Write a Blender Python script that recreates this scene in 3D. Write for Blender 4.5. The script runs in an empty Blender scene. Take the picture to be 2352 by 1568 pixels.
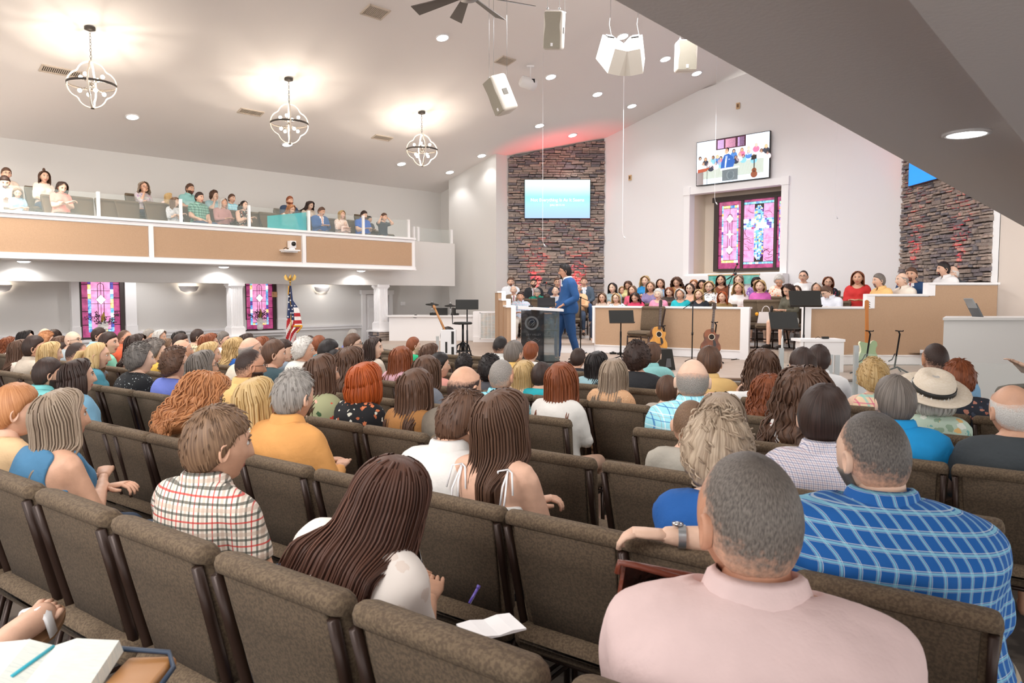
import bpy, bmesh, math, random
import numpy as np
from mathutils import Vector, Matrix
random.seed(7); np.random.seed(7)
R2 = math.sqrt(2)
sc = bpy.context.scene
COL = sc.collection
# ---------------------------------------------------------------- camera, world, exposure
F = 1693.0; TH = math.atan(106/F); CZ = 1.70
cam = bpy.data.cameras.new('camera'); camo = bpy.data.objects.new('camera', cam); COL.objects.link(camo)
cam.sensor_width = 36; cam.lens = 36*F/2352; cam.clip_start = .05; cam.clip_end = 200
camo.location = (0, 0, CZ); camo.rotation_euler = (math.pi/2-TH, 0, 0)
sc.camera = camo
cam.dof.use_dof = True; cam.dof.focus_distance = 11.0; cam.dof.aperture_fstop = 9
sc.view_settings.view_transform = 'Standard'; sc.view_settings.look = 'None'
sc.view_settings.gamma = 1; sc.view_settings.use_curve_mapping = False
sc.view_settings.exposure = 0.58
w = bpy.data.worlds.new('hall_air'); sc.world = w; w.use_nodes = True
w.node_tree.nodes['Background'].inputs[0].default_value = (1.0, .985, .975, 1)
w.node_tree.nodes['Background'].inputs[1].default_value = 1.5
def light(name, kind, loc, power, color=(1,1,1), size=.2, rot=(0,0,0), spot=None, blend=.5):
    l = bpy.data.lights.new(name, kind); l.energy = power; l.color = color
    if kind == 'AREA': l.shape = 'DISK'; l.size = size
    else: l.shadow_soft_size = size
    if spot: l.spot_size = math.radians(spot); l.spot_blend = blend
    o = bpy.data.objects.new(name, l); COL.objects.link(o); o.location = loc; o.rotation_euler = rot
    return o
# broad unseen area lights added to fill hall, stage and rear with light
light('hall_fill', 'AREA', (-4.5, 8.0, 6.0), 240, (1, .96, .93), 4.0)
light('hall_fill', 'AREA', (1.5, 12.5, 6.2), 200, (.97, .98, 1), 3.5)
light('hall_fill', 'AREA', (-9.0, 12.5, 4.6), 120, (1, .9, .8), 2.0)
light('stage_fill', 'AREA', (3.0, 15.8, 5.6), 60, (.98, .97, 1), 2.5)
light('rear_fill', 'AREA', (-3.0, -1.5, 4.5), 180, (1, .97, .95), 3.0, (math.radians(38), 0, 0))

# aisle spots under both balconies, unseen, added to brighten soffit and lower wall
for yy in (9.5, 13.0, 16.5, 20.0): light('aisle_fill', 'SPOT', (yy-24.7, yy, 2.32), 30, (1, .98, .97), .08, (0, 0, 0), 165, .4)
for p_ in ((1.6, -.6, 2.3), (3.6, 2.0, 2.3), (.4, .35, 2.3), (5.3, 4.6, 2.3)): light('aisle_fill', 'SPOT', p_, 24, (1, .98, .97), .08, (0, 0, 0), 160, .5)

def ray(px, py):
    a = (px-1176)/F; b = (784-py)/F; c, s = math.cos(TH), math.sin(TH)
    return Vector((a, c+b*s, -s+b*c))
def at(px, py, Y):
    r = ray(px, py); return r*(Y/r.y)+Vector((0, 0, CZ))
def on_z(px, py, z):
    r = ray(px, py); return r*((z-CZ)/r.z)+Vector((0, 0, CZ))
def on_line(px, n, c):            # ground point on the line n.(x,y)=c seen at picture column px
    t = (px-1176)/F; Y = c/(n[0]*t+n[1]); return t*Y, Y
def zat(px, py, Y): return at(px, py, Y).z
# ---------------------------------------------------------------- materials
MC = {}
def _nt(name):
    m = bpy.data.materials.new(name); m.use_nodes = True
    nt = m.node_tree; b = nt.nodes['Principled BSDF']; return m, nt, b
def N(nt, t, **kw):
    n = nt.nodes.new(t)
    for k, v in kw.items(): setattr(n, k, v)
    return n
def rgb(c): return (c[0], c[1], c[2], 1)
def hx(s):
    s = s.lstrip('#'); v = [int(s[i:i+2], 16)/255 for i in (0, 2, 4)]
    return tuple(((x+.055)/1.055)**2.4 if x > .04 else x/12.92 for x in v)
def mat(name, col, rough=.6, metal=0, col2=None, scale=8, bump=0, bscale=40, stretch=None, emit=0, spec=None, alpha=None, trans=0, thr=(.35, .65), detail=3):
    if name in MC: return MC[name]
    if isinstance(col, str): col = hx(col)
    if isinstance(col2, str): col2 = hx(col2)
    m, nt, b = _nt(name); L = nt.links
    b.inputs['Base Color'].default_value = rgb(col); b.inputs['Roughness'].default_value = rough; b.inputs['Metallic'].default_value = metal
    if spec is not None: b.inputs['Specular IOR Level'].default_value = spec
    if trans: b.inputs['Transmission Weight'].default_value = trans
    if alpha is not None: b.inputs['Alpha'].default_value = alpha
    tc = N(nt, 'ShaderNodeTexCoord')
    src = tc.outputs['Object']
    if stretch:
        mp = N(nt, 'ShaderNodeMapping'); mp.inputs['Scale'].default_value = stretch; L.new(src, mp.inputs[0]); src = mp.outputs[0]
    if col2 is not None:
        n = N(nt, 'ShaderNodeTexNoise'); n.inputs['Scale'].default_value = scale; n.inputs['Detail'].default_value = detail; L.new(src, n.inputs['Vector'])
        r = N(nt, 'ShaderNodeValToRGB'); r.color_ramp.elements[0].position = thr[0]; r.color_ramp.elements[1].position = thr[1]
        r.color_ramp.elements[0].color = rgb(col); r.color_ramp.elements[1].color = rgb(col2)
        L.new(n.outputs[0], r.inputs[0]); L.new(r.outputs[0], b.inputs['Base Color'])
        if emit: L.new(r.outputs[0], b.inputs['Emission Color'])
    if emit:
        b.inputs['Emission Strength'].default_value = emit
        if col2 is None: b.inputs['Emission Color'].default_value = rgb(col)
    if bump:
        n2 = N(nt, 'ShaderNodeTexNoise'); n2.inputs['Scale'].default_value = bscale; n2.inputs['Detail'].default_value = 4; L.new(src, n2.inputs['Vector'])
        bp = N(nt, 'ShaderNodeBump'); bp.inputs['Strength'].default_value = bump; bp.inputs['Distance'].default_value = .02
        L.new(n2.outputs[0], bp.inputs['Height']); L.new(bp.outputs[0], b.inputs['Normal'])
    MC[name] = m; return m
def glass(name, col, alpha):
    if name in MC: return MC[name]
    m, nt, b = _nt(name); b.inputs['Base Color'].default_value = rgb(col); b.inputs['Roughness'].default_value = .03
    b.inputs['Alpha'].default_value = alpha; b.inputs['Specular IOR Level'].default_value = .6
    MC[name] = m; return m
# ---------------------------------------------------------------- mesh builder
class MB:
    def __init__(s): s.v = []; s.f = []; s.m = []; s.sm = []
    def add(s, vs, fs, mi=0, smooth=False):
        o = len(s.v); s.v += [tuple(v) for v in vs]; s.f += [tuple(i+o for i in f) for f in fs]
        s.m += [mi]*len(fs); s.sm += [smooth]*len(fs); return s
    def box(s, c, d, mi=0, rz=0, M=None):
        hx_, hy, hz = d[0]/2, d[1]/2, d[2]/2
        vs = [Vector((x, y, z)) for x in (-hx_, hx_) for y in (-hy, hy) for z in (-hz, hz)]
        if M is None: M = Matrix.Translation(Vector(c)) @ Matrix.Rotation(rz, 4, 'Z')
        else: M = Matrix.Translation(Vector(c)) @ M.to_4x4()
        vs = [M @ v for v in vs]
        return s.add(vs, [(0, 1, 3, 2), (4, 6, 7, 5), (0, 4, 5, 1), (2, 3, 7, 6), (0, 2, 6, 4), (1, 5, 7, 3)], mi)
    def rbox(s, c, d, r, mi=0, M=None, n=3, rz=0):       # rounded in plan (x,z) loft along y, with soft ends
        X, Y, Z = d[0]/2, d[1]/2, d[2]/2; r = min(r, X*.99, Z*.99, Y*.99)
        def ring(y, ins):
            o = []
            for cx, cz, a0 in ((X-r, Z-r, 0), (-X+r, Z-r, 90), (-X+r, -Z+r, 180), (X-r, -Z+r, 270)):
                for i in range(n+1):
                    a = math.radians(a0+90*i/n); rr = r-ins
                    o.append((cx+rr*math.cos(a), y, cz+rr*math.sin(a)))
            return o
        rings = []
        for i in range(n+1):
            a = math.pi/2*(1-i/n); rings.append(ring(-Y+r*(1-math.sin(a)), .98*r*(1-math.cos(a))))
        for i in range(n+1):
            a = math.pi/2*i/n; rings.append(ring(Y-r*(1-math.sin(a)), .98*r*(1-math.cos(a))))
        k = len(rings[0]); vs = [v for q in rings for v in q]; fs = []
        for j in range(len(rings)-1):
            for i in range(k): fs.append((j*k+i, j*k+(i+1) % k, (j+1)*k+(i+1) % k, (j+1)*k+i))
        fs.append(tuple(range(k))[::1]); fs.append(tuple(range(len(vs)-1, len(vs)-1-k, -1)))
        T = Matrix.Translation(Vector(c)) @ (M.to_4x4() if M is not None else Matrix.Rotation(rz, 4, 'Z'))
        return s.add([T @ Vector(v) for v in vs], fs, mi, True)
    def prism(s, pts, z0, z1, mi=0):                    # polygon in plan, extruded in z; z1 may be a list
        n = len(pts); zt = z1 if isinstance(z1, (list, tuple)) else [z1]*n; zb = z0 if isinstance(z0, (list, tuple)) else [z0]*n
        vs = [(p[0], p[1], zb[i]) for i, p in enumerate(pts)]+[(p[0], p[1], zt[i]) for i, p in enumerate(pts)]
        fs = [tuple(range(n-1, -1, -1)), tuple(range(n, 2*n))]+[(i, (i+1) % n, n+(i+1) % n, n+i) for i in range(n)]
        return s.add(vs, fs, mi)
    def poly(s, pts, M, depth, mi=0):                   # polygon in local (x,z), thickness along local y
        n = len(pts); vs = [M @ Vector((p[0], 0, p[1])) for p in pts]+[M @ Vector((p[0], depth, p[1])) for p in pts]
        fs = [tuple(range(n)), tuple(range(2*n-1, n-1, -1))]+[(i, n+i, n+(i+1) % n, (i+1) % n) for i in range(n)]
        return s.add(vs, fs, mi)
    def tube(s, path, r, seg=8, mi=0, caps=True, sx=1.0):
        path = [Vector(p) for p in path]; n = len(path); rs = r if isinstance(r, (list, tuple)) else [r]*n
        t0 = (path[1]-path[0]).normalized(); up = Vector((0, 0, 1)) if abs(t0.z) < .9 else Vector((1, 0, 0))
        u = t0.cross(up).normalized(); vs = []
        for i, p in enumerate(path):
            t = (path[min(i+1, n-1)]-path[max(i-1, 0)]).normalized()
            u = (u-t*u.dot(t)); u = u.normalized() if u.length > 1e-6 else t.orthogonal().normalized(); v = t.cross(u)
            for k in range(seg):
                a = 2*math.pi*k/seg; vs.append(p+u*math.cos(a)*rs[i]*sx+v*math.sin(a)*rs[i])
        fs = [(i*seg+k, i*seg+(k+1) % seg, (i+1)*seg+(k+1) % seg, (i+1)*seg+k) for i in range(n-1) for k in range(seg)]
        if caps: fs += [tuple(range(seg-1, -1, -1)), tuple(range((n-1)*seg, n*seg))]
        return s.add(vs, fs, mi, True)
    def lathe(s, prof, c=(0, 0, 0), seg=20, mi=0, M=None, sy=1.0):
        vs = []; T = Matrix.Translation(Vector(c)) @ (M.to_4x4() if M is not None else Matrix.Identity(4))
        for r, z in prof:
            for k in range(seg):
                a = 2*math.pi*k/seg; vs.append(T @ Vector((r*math.cos(a), r*math.sin(a)*sy, z)))
        n = len(prof)
        fs = [(i*seg+k, i*seg+(k+1) % seg, (i+1)*seg+(k+1) % seg, (i+1)*seg+k) for i in range(n-1) for k in range(seg)]
        fs += [tuple(range(seg-1, -1, -1)), tuple(range((n-1)*seg, n*seg))]
        return s.add(vs, fs, mi, True)
    def ball(s, c, r, mi=0, seg=10, rings=7, M=None):
        r = r if isinstance(r, (tuple, list)) else (r, r, r); vs = []; T = Matrix.Translation(Vector(c)) @ (M.to_4x4() if M is not None else Matrix.Identity(4))
        for j in range(rings+1):
            p = math.pi*(j+.001)/(rings+.002)
            for k in range(seg):
                a = 2*math.pi*k/seg; vs.append(T @ Vector((r[0]*math.sin(p)*math.cos(a), r[1]*math.sin(p)*math.sin(a), r[2]*math.cos(p))))
        fs = [(j*seg+k, (j+1)*seg+k, (j+1)*seg+(k+1) % seg, j*seg+(k+1) % seg) for j in range(rings) for k in range(seg)]
        return s.add(vs, fs, mi, True)
    def mesh(s, name):
        me = bpy.data.meshes.new(name); me.from_pydata(s.v, [], s.f)
        me.polygons.foreach_set('material_index', s.m); me.polygons.foreach_set('use_smooth', s.sm); me.update(); return me
    def build(s, name, mats, parent=None, **kw):
        me = s.mesh(name)
        for m in (mats if isinstance(mats, (list, tuple)) else [mats]): me.materials.append(m)
        return link(name, me, parent, **kw)
def link(name, me, parent=None, label=None, cat=None, group=None, kind=None, loc=None, rz=None):
    o = bpy.data.objects.new(name, me); COL.objects.link(o)
    if parent is not None: o.parent = parent
    if label: o['label'] = label
    if cat: o['category'] = cat
    if group: o['group'] = group
    if kind: o['kind'] = kind
    if loc is not None: o.location = loc
    if rz is not None: o.rotation_euler = (0, 0, rz)
    return o
def thing(name, label, cat, loc=(0, 0, 0), rz=0, group=None, scale=None):
    o = link(name, None, None, label, cat, group, None, loc, rz)
    if scale: o.scale = (scale,)*3 if not isinstance(scale, (tuple, list)) else scale
    return o
def copy_tree(o, parent=None, depth=0):
    c = o.copy(); COL.objects.link(c); c.parent = parent
    for ch in o.children: copy_tree(ch, c, depth+1)
    return c
def struct(mb, name, m, parent=None):
    return mb.build(name, m, parent, kind='structure' if parent is None else None)
def facing(p0, p1, z=0):          # local frame on a vertical plane: x runs p0->p1, y points away from the camera side, z up
    d = Vector((p1[0]-p0[0], p1[1]-p0[1], 0)).normalized(); n = Vector((-d.y, d.x, 0))
    M = Matrix(((d.x, n.x, 0, p0[0]), (d.y, n.y, 0, p0[1]), (0, 0, 1, z), (0, 0, 0, 1))); return M
def text_mesh(txt, size, ext=.002, align='CENTER'):
    cu = bpy.data.curves.new('txt', 'FONT'); cu.body = txt; cu.size = size; cu.extrude = ext; cu.align_x = align; cu.align_y = 'CENTER'; cu.resolution_u = 3
    o = bpy.data.objects.new('txt', cu); COL.objects.link(o)
    dg = bpy.context.evaluated_depsgraph_get(); me = bpy.data.meshes.new_from_object(o.evaluated_get(dg)); bpy.data.objects.remove(o); me.materials.clear(); return me
# ================================================================ the setting
WALL = mat('wall_paint', '#dbd8d4', .85, bump=.03, bscale=60)
WALLW = mat('white_paint', '#eceaea', .6)
CEIL = mat('ceiling_paint', '#efe9e5', .95, bump=.06, bscale=90)
SOFF = mat('soffit_paint', '#eee8e4', .95, bump=.08, bscale=70)
TAN = mat('tan_fabric_panel', '#bd9d80', .95, col2='#b39478', scale=90, bump=.1, bscale=150)
TRIM = mat('white_trim', '#f2f0f0', .45)
CREAM = mat('cream_paint', '#e3d5c4', .8)
CARPET = mat('carpet', '#4a423c', 1.0, col2='#6b6056', scale=5, bump=.3, bscale=200, thr=(.45, .55))
STAGEW = mat('stage_plank_floor', '#b7a79a', .5, col2='#a39183', scale=3, stretch=(1, 9, 1), bump=.03)
NOSE = mat('stage_nosing_wood', '#7d6452', .5)
METAL = mat('dark_bronze_metal', '#2a211d', .4, .6)
BLACK = mat('matt_black', '#15140f', .55)
BLACKM = mat('black_metal', '#1a1a1c', .35, .5)
CHROME = mat('chrome', '#c8c8ca', .2, 1.0)
STEEL = mat('brushed_steel', '#a9abad', .35, .8)
GLASSR = glass('rail_glass', (.72, .84, .80), .08)
# floor of the hall: sheet of carpet
m = MB(); m.prism([(-30, -4), (12, -4), (16, 30), (-30, 30)], -.1, 0); struct(m, 'floor', CARPET)
def zc(x, y): d = (x-y+26)/R2; return 4.95+.252*d if d < 9.7 else 4.95+.252*(19.4-d)
# ceiling (two slopes meeting at the ridge)
m = MB()
def dpt(d, u): # d across from left wall, u along the building axis
    return ((u+d)/R2-13, (u-d)/R2+13)
def cpt(d, u): x, y = dpt(d, u); return x, y, zc(x, y)
for d0, d1 in ((-.3, 9.7), (9.7, 17.3)):
    p = [dpt(d0, -8), dpt(d0, 26), dpt(d1, 26), dpt(d1, -8)]
    z = [zc(*q) if i not in () else 0 for i, q in enumerate(p)]
    z = [4.95+.252*(d0 if d0 < 9.7 else 19.4-d0)]*2+[4.95+.252*(d1 if d1 <= 9.7 else 19.4-d1)]*2
    m.prism(p, z, [a+.15 for a in z])
ceiling = struct(m, 'ceiling', CEIL)
def wall(name, p0, p1, z0, z1, mt=WALL, th=.15):
    M = facing(p0, p1); L = (Vector(p1)-Vector(p0)).length
    zz = z1 if isinstance(z1, tuple) else (z1, z1)
    q = [M @ Vector(v) for v in ((0, 0, 0), (L, 0, 0), (L, th, 0), (0, th, 0))]
    m = MB(); m.prism([(a.x, a.y) for a in q], z0, [zz[0], zz[1], zz[1], zz[0]]); return struct(m, name, mt)
LW = lambda Y: (Y-26, Y)
wall('wall_left', LW(3), LW(23.74), 0, 4.97)
P1 = (-.452, 21.25); P2 = (-.1, 21.6); K = (-1.93, 22.73); Q = (2.665, 21.6); RR = (8.37, 15.9); T = (8.37, 12.93)
wall('wall_front_left', LW(23.74), (-.5, 21.98), 0, (4.97, 5.8))
m = MB(); m.prism([K, P1, (P1[0]+.4, P1[1]+.4), (K[0]+.4, K[1]+.4)], 0, [zc(*K)+.02, zc(*P1)+.02, zc(*P1)+.1, zc(*K)+.1]); struct(m, 'wall_stage_left', WALL)
wall('wall_stage_left_return', P1, P2, 0, (zc(*P1)+.03, zc(*P2)+.03))
wall('wall_stone_left_backing', (P2[0], P2[1]+.12), (Q[0]+.1, Q[1]+.12), 0, (zc(*P2)+.03, zc(*Q)+.03), WALLW)
# centre wall with the baptistery opening
Cn = (1/R2, 1/R2); CC = Q[0]+Q[1]
CW = facing(Q, RR); CWL = (Vector(RR)-Vector(Q)).length
def cw(px, py, c=CC):   # centre wall local x,z
    x, y = on_line(px, (1, 1), c); return ((x-Q[0])**2+(y-Q[1])**2)**.5, zat(px, py, y)
ox0, oz1 = cw(1582, 447); ox1, _ = cw(1790, 420); _, oz0 = cw(1582, 629); _, oz1b = cw(1790, 424)
oz1 = (oz1+oz1b)/2
m = MB()
def cpoly(x0, x1, z0, z1l, z1r):
    q = [CW @ Vector(v) for v in ((x0, 0, 0), (x1, 0, 0), (x1, .2, 0), (x0, .2, 0))]
    m.prism([(a.x, a.y) for a in q], z0, [z1l, z1r, z1r, z1l])
zr = lambda x: 4.95+.252*(5.0+x) if 5.0+x < 9.7 else 4.95+.252*(19.4-5.0-x)
rx = 4.7
cpoly(0, ox0, 0, zr(0)+.03, zr(ox0)+.03); cpoly(ox0, ox1, 0, oz0, oz0); cpoly(ox0, ox1, oz1, zr(ox0)+.03, zr(ox1)+.03)
cpoly(ox1, CWL, 0, zr(ox1)+.05, zr(CWL)+.05)
struct(m, 'wall_centre', WALLW)
wall('wall_stone_right_backing', (RR[0]+.12, RR[1]), (T[0]+.12, T[1]), 0, (6.3, 6.0), WALLW)
m = MB(); m.prism([(8.37, 12.93), (8.50, 12.93), (8.62, 13.2), (8.49, 13.2)], 0, 6); struct(m, 'trim_1', WALLW)
m = MB(); m.prism([(8.50, 12.93), (12.0, 9.4), (12.2, 9.6), (8.62, 13.1)], 0, 5.5); struct(m, 'wall_stage_right', mat('beige_wall_paint', '#dccfc4', .85))
# alcove of the baptistery
m = MB(); d_ = .75
a0, a1 = ox0, ox1
def al(pts, z0, z1): q = [CW @ Vector((p[0], p[1], 0)) for p in pts]; m.prism([(a.x, a.y) for a in q], z0, z1)
al([(a0-.15, .2), (a0, .2), (a0, d_), (a0-.15, d_)], oz0-.1, oz1+.2); al([(a1, .2), (a1+.15, .2), (a1+.15, d_), (a1, d_)], oz0-.1, oz1+.2)
al([(a0-.15, d_), (a1+.15, d_), (a1+.15, d_+.12), (a0-.15, d_+.12)], oz0-.1, oz1+.25)
al([(a0-.15, .2), (a1+.15, .2), (a1+.15, d_), (a0-.15, d_)], oz1+.1, oz1+.2); al([(a0-.15, .2), (a1+.15, .2), (a1+.15, d_), (a0-.15, d_)], oz0-.12, oz0-.02)
struct(m, 'wall_baptistery_alcove', CREAM)
# white casing round the opening
m = MB(); t = .17
for (x, z, wd, h) in ((a0-t/2, (oz0+oz1)/2, t, oz1-oz0), (a1+t/2, (oz0+oz1)/2, t, oz1-oz0), ((a0+a1)/2, oz1+t/2, a1-a0+2*t, t), ((a0+a1)/2, oz0-.04, a1-a0+2*t, .08)):
    m.box(CW @ Vector((x, -.02, z)), (wd, .06, h), rz=-math.pi/4)
for x in (a0-t/2, a1+t/2): m.box(CW @ Vector((x, -.03, oz1+t/2)), (t+.03, .08, t+.03), rz=-math.pi/4)
struct(m, 'trim_2', TRIM)
# right aisle under the near balcony: soffit and its drop
e0 = (.18, 1.62); e1 = (5.07, 7.3); ed = Vector((e1[0]-e0[0], e1[1]-e0[1])).normalized(); en = Vector((ed.y, -ed.x))
m = MB()
A = Vector(e0)-ed*8; B = Vector(e1)+ed*4.2
m.prism([tuple(A), tuple(A+en*5.5), tuple(B+en*5.5), tuple(B)], 2.352, 2.60); struct(m, 'ceiling_near_balcony', SOFF)
m = MB(); A2 = Vector((2.08, 2.99))-ed*7-en*.0; B2 = Vector((2.08, 2.99))+ed*9
m.prism([tuple(A2), tuple(A2+en*4), tuple(B2+en*4), tuple(B2)], 2.27, 2.36); struct(m, 'trim_3', SOFF)
# left balcony: beam, slab, parapet
BEAM = 23.3; FACE = 22.2
def diag(b0, b1, Y0, Y1, z0, z1, m, mi=0):      # box between the planes x-y=-b0 and x-y=-b1
    def pt(b, Y0, bb):   # start from point on plane FACE-like at Y, move perpendicular to plane
        k = (bb-b)/2; return (Y0-b-k+0, Y0+k)
    p = [(Y0-b0, Y0), (Y1-b0, Y1), pt(b0, Y1, b1), pt(b0, Y0, b1)]
    m.prism([(a[0], a[1]) for a in p], z0, z1, mi)
m = MB(); diag(BEAM, BEAM+.3, 5, 21.63, 1.97, 3.2, m); struct(m, 'trim_4', WALL)
m = MB(); diag(FACE+.1, 25.98, 6, 19.55, 2.36, 2.74, m); diag(FACE+2.0, 25.98, 6, 19.5, 2.74, 3.0, m); diag(BEAM+.2, 25.98, 19.5, 21.4, 2.36, 2.74, m); struct(m, 'balcony_floor', WALL)
m = MB(); diag(FACE, FACE+.25, 6, 19.6, 2.35, 3.2, m); struct(m, 'balcony_parapet', TRIM)
# trims and tan panels on the parapet face
FM = facing((6-FACE, 6), (19.6-FACE, 19.6))
def fx(px): Y = FACE/(1-(px-1176)/F); return (Y-6)*R2
par = [o for o in COL.objects if o.name == 'balcony_parapet'][0]
edges = [fx(p) for p in (-260, 342, 352, 352, 692, 702, 702, 945)]
for x0, x1 in ((fx(-260), fx(345)), (fx(358), fx(694)), (fx(706), fx(946))):
    m = MB(); m.box(FM @ Vector(((x0+x1)/2, -.006, 2.775)), (x1-x0, .03, .60), rz=math.pi/4); m.build('fabric_panel', TAN, par)
m = MB(); L = (19.6-6)*R2
for z, h, t_ in ((3.185, .05, .07), (3.12, .07, .03), (2.40, .10, .05), (2.368, .02, .09)):
    m.box(FM @ Vector((L/2, -t_/2, z)), (L+.05, t_, h), rz=math.pi/4)
for px in (351.5, 700, 949): m.box(FM @ Vector((fx(px), -.02, 2.775)), (.09, .045, .66), rz=math.pi/4)
m.build('moulding', TRIM, par)
# stage floor and loft platform
A_ = (.1110*15.5, 15.5); B_ = (.3213*13.75, 13.75)      # loft front wall ends
Cc = (.3963*12.75, 12.75); D_ = (8.37, 12.75)
ZS = .495; ZP = .70
pts = [on_z(px, py, ZS) for px, py in ((880, 800), (1020, 824), (1150, 838), (1300, 852), (1500, 863), (1720, 868), (1900, 872), (2060, 866), (2352, 850))]
sp = [(p.x, p.y) for p in pts]+[(12, 9.6), (9.5, 12.9), (8.4, 17), (2.7, 22.0), (-.4, 22), (-4.2, 22)]
m = MB(); m.prism(sp, ZS-.03, ZS, 0); struct(m, 'floor_stage', STAGEW)
m = MB()
n = 9
m.prism([(p[0]+.0, p[1]+.04) for p in sp[:n]]+[(12, 13.5), (-4, 20)], 0.0, ZS-.03); struct(m, 'stage_riser', WALLW)
m = MB(); m.tube([(p[0], p[1]-.005, ZS-.02) for p in sp[:n]], .022, 6); struct(m, 'trim_5', NOSE)
# lower step in front of the stage on the right
q = [on_z(px, py, .28) for px, py in ((1950, 878), (2060, 876), (2352, 862))]
m = MB(); m.prism([(a.x, a.y) for a in q]+[(9, 10.8), (4.8, 10.8)], 0, .28); struct(m, 'stage_lower_step', WALLW)
# loft platforms (rows of seats step up)
LN = (.643, .766)
def lline(c): return on_line(1150, LN, c), on_line(2300, LN, c)
def slab(c0, c1, z):
    m = MB(); a, b = lline(c0); c, d = lline(c1)
    a = on_line(1168, LN, c0); b = on_line(1800 if c0 < 13.4 else 2290, LN, c0)
    m.prism([a, b, on_line(2265, LN, c1) if c0 >= 13.4 else on_line(1900, LN, c1), on_line(1175, LN, c1)], ZS-.02, z); return m
m = MB(); q0 = on_line(1185, LN, 14.35); q1 = on_line(2240, LN, 14.35)
m.prism([(A_[0], A_[1]+.1), (B_[0], B_[1]+.1), (4.6, 13.45), (5.1, 12.88), (8.3, 12.88), (min(q1[0], 8.3), q1[1]), q0, (.1, 16.0)], ZS-.02, ZP)
struct(m, 'choir_platform', [STAGEW])
for c0, c1, z in ((14.3, 15.2, .76), (15.2, 16.1, .92), (16.1, 17.3, 1.06)):
    m = MB(); a = on_line(1180, LN, c0); b = (min(on_line(2262, LN, c0)[0], 8.2), 0); b = on_line(2230, LN, c0); d = on_line(2180, LN, c1)
    m.prism([a, b, d, on_line(1190, LN, c1)], ZS, z); m.m = [0, 0]+[1]*(len(m.f)-2); struct(m, 'choir_riser', [STAGEW, WALLW])
# rounded step nose of the platform seen in the gap by the guitar wall
m = MB(); gp = [on_z(px, py, ZP) for px, py in ((1716, 796), (1760, 797), (1800, 801), (1835, 808), (1850, 812))]
m.prism([(p.x, p.y) for p in gp]+[(5.6, 13.6), (4.5, 14.3)], ZS, ZP-.03, 1)
m.prism([(p.x, p.y-.03) for p in gp]+[(5.6, 13.6), (4.5, 14.3)], ZP-.03, ZP+.005, 0); m.build('platform_step', [STAGEW, WALLW], kind='structure')
gp = [on_z(px, py, ZP) for px, py in ((1187, 786), (1250, 787), (1310, 788), (1364, 788))]
m = MB(); m.prism([(p.x, p.y) for p in gp]+[(1.9, 16.2), (.1, 16.4)], ZS, ZP-.03, 1); m.prism([(p.x, p.y-.03) for p in gp]+[(1.9, 16.2), (.1, 16.4)], ZP-.03, ZP+.005, 0)
m.build('platform_step', [STAGEW, WALLW], kind='structure')
def panelwall(name, p0, p1, z0, ztop, tops=None):
    """low partition: tan panel, white base, cap and end posts"""
    M = facing(p0, p1); L = (Vector(p1)-Vector(p0)).length; rz = math.atan2(p1[1]-p0[1], p1[0]-p0[0])
    segs = tops or [(0, L, ztop)]
    core = MB(); tan = MB(); tr = MB()
    for x0, x1, zt in segs:
        core.box(M @ Vector(((x0+x1)/2, .06, (z0+zt)/2)), (x1-x0, .12, zt-z0), rz=rz)
        tan.box(M @ Vector(((x0+x1)/2, -.005, (z0+.17+zt-.03)/2)), (x1-x0-.0, .02, zt-.03-z0-.17), rz=rz)
        tr.box(M @ Vector(((x0+x1)/2, .05, zt)), (x1-x0+.05, .18, .035), rz=rz)
    tr.box(M @ Vector((L/2, -.01, z0+.085)), (L, .03, .15), rz=rz); tr.box(M @ Vector((L/2, -.02, z0+.165)), (L, .035, .02), rz=rz)
    w_ = struct(core, name, WALLW); tan.build('fabric_panel', TAN, w_); tr.build('moulding', TRIM, w_)
    return w_, M, rz
wl, M_, rz_ = panelwall('choir_front_wall', A_, B_, ZS, 1.465)
LAB = (Vector(B_)-Vector(A_)).length
m = MB(); m.box(M_ @ Vector((LAB-.06, -.01, (ZS+1.465)/2)), (.16, .1, .97), rz=rz_); m.build('end_post', TRIM, wl)
m = MB(); m.box(M_ @ Vector((.02, .03, (ZS+1.465)/2)), (.05, .18, .97), rz=rz_); m.build('end_post', TRIM, wl)
xs1 = at(1995, 706, 12.75).x-Cc[0]; xs2 = at(2133, 700, 12.75).x-Cc[0]; LR = D_[0]-Cc[0]
z1_ = zat(1900, 706, 12.75); z2_ = zat(2050, 677, 12.75); z3_ = zat(2200, 651, 12.75)
wr, MR, rzr = panelwall('choir_side_wall_right', Cc, D_, ZS, z1_, [(0, xs1, z1_), (xs1, xs2, z2_), (xs2, LR, z3_)])
m = MB()
m.box((Cc[0]+.03, 12.73, (ZS+z1_)/2), (.13, .1, z1_-ZS)); m.build('end_post', TRIM, wr)
for x, za, zb in ((xs1, z1_, z2_), (xs2, z2_, z3_)):
    m = MB(); m.box((Cc[0]+x+.02, 12.79, (za+zb)/2), (.14, .14, zb-za+.03)); m.build('newel', TRIM, wr)
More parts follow.
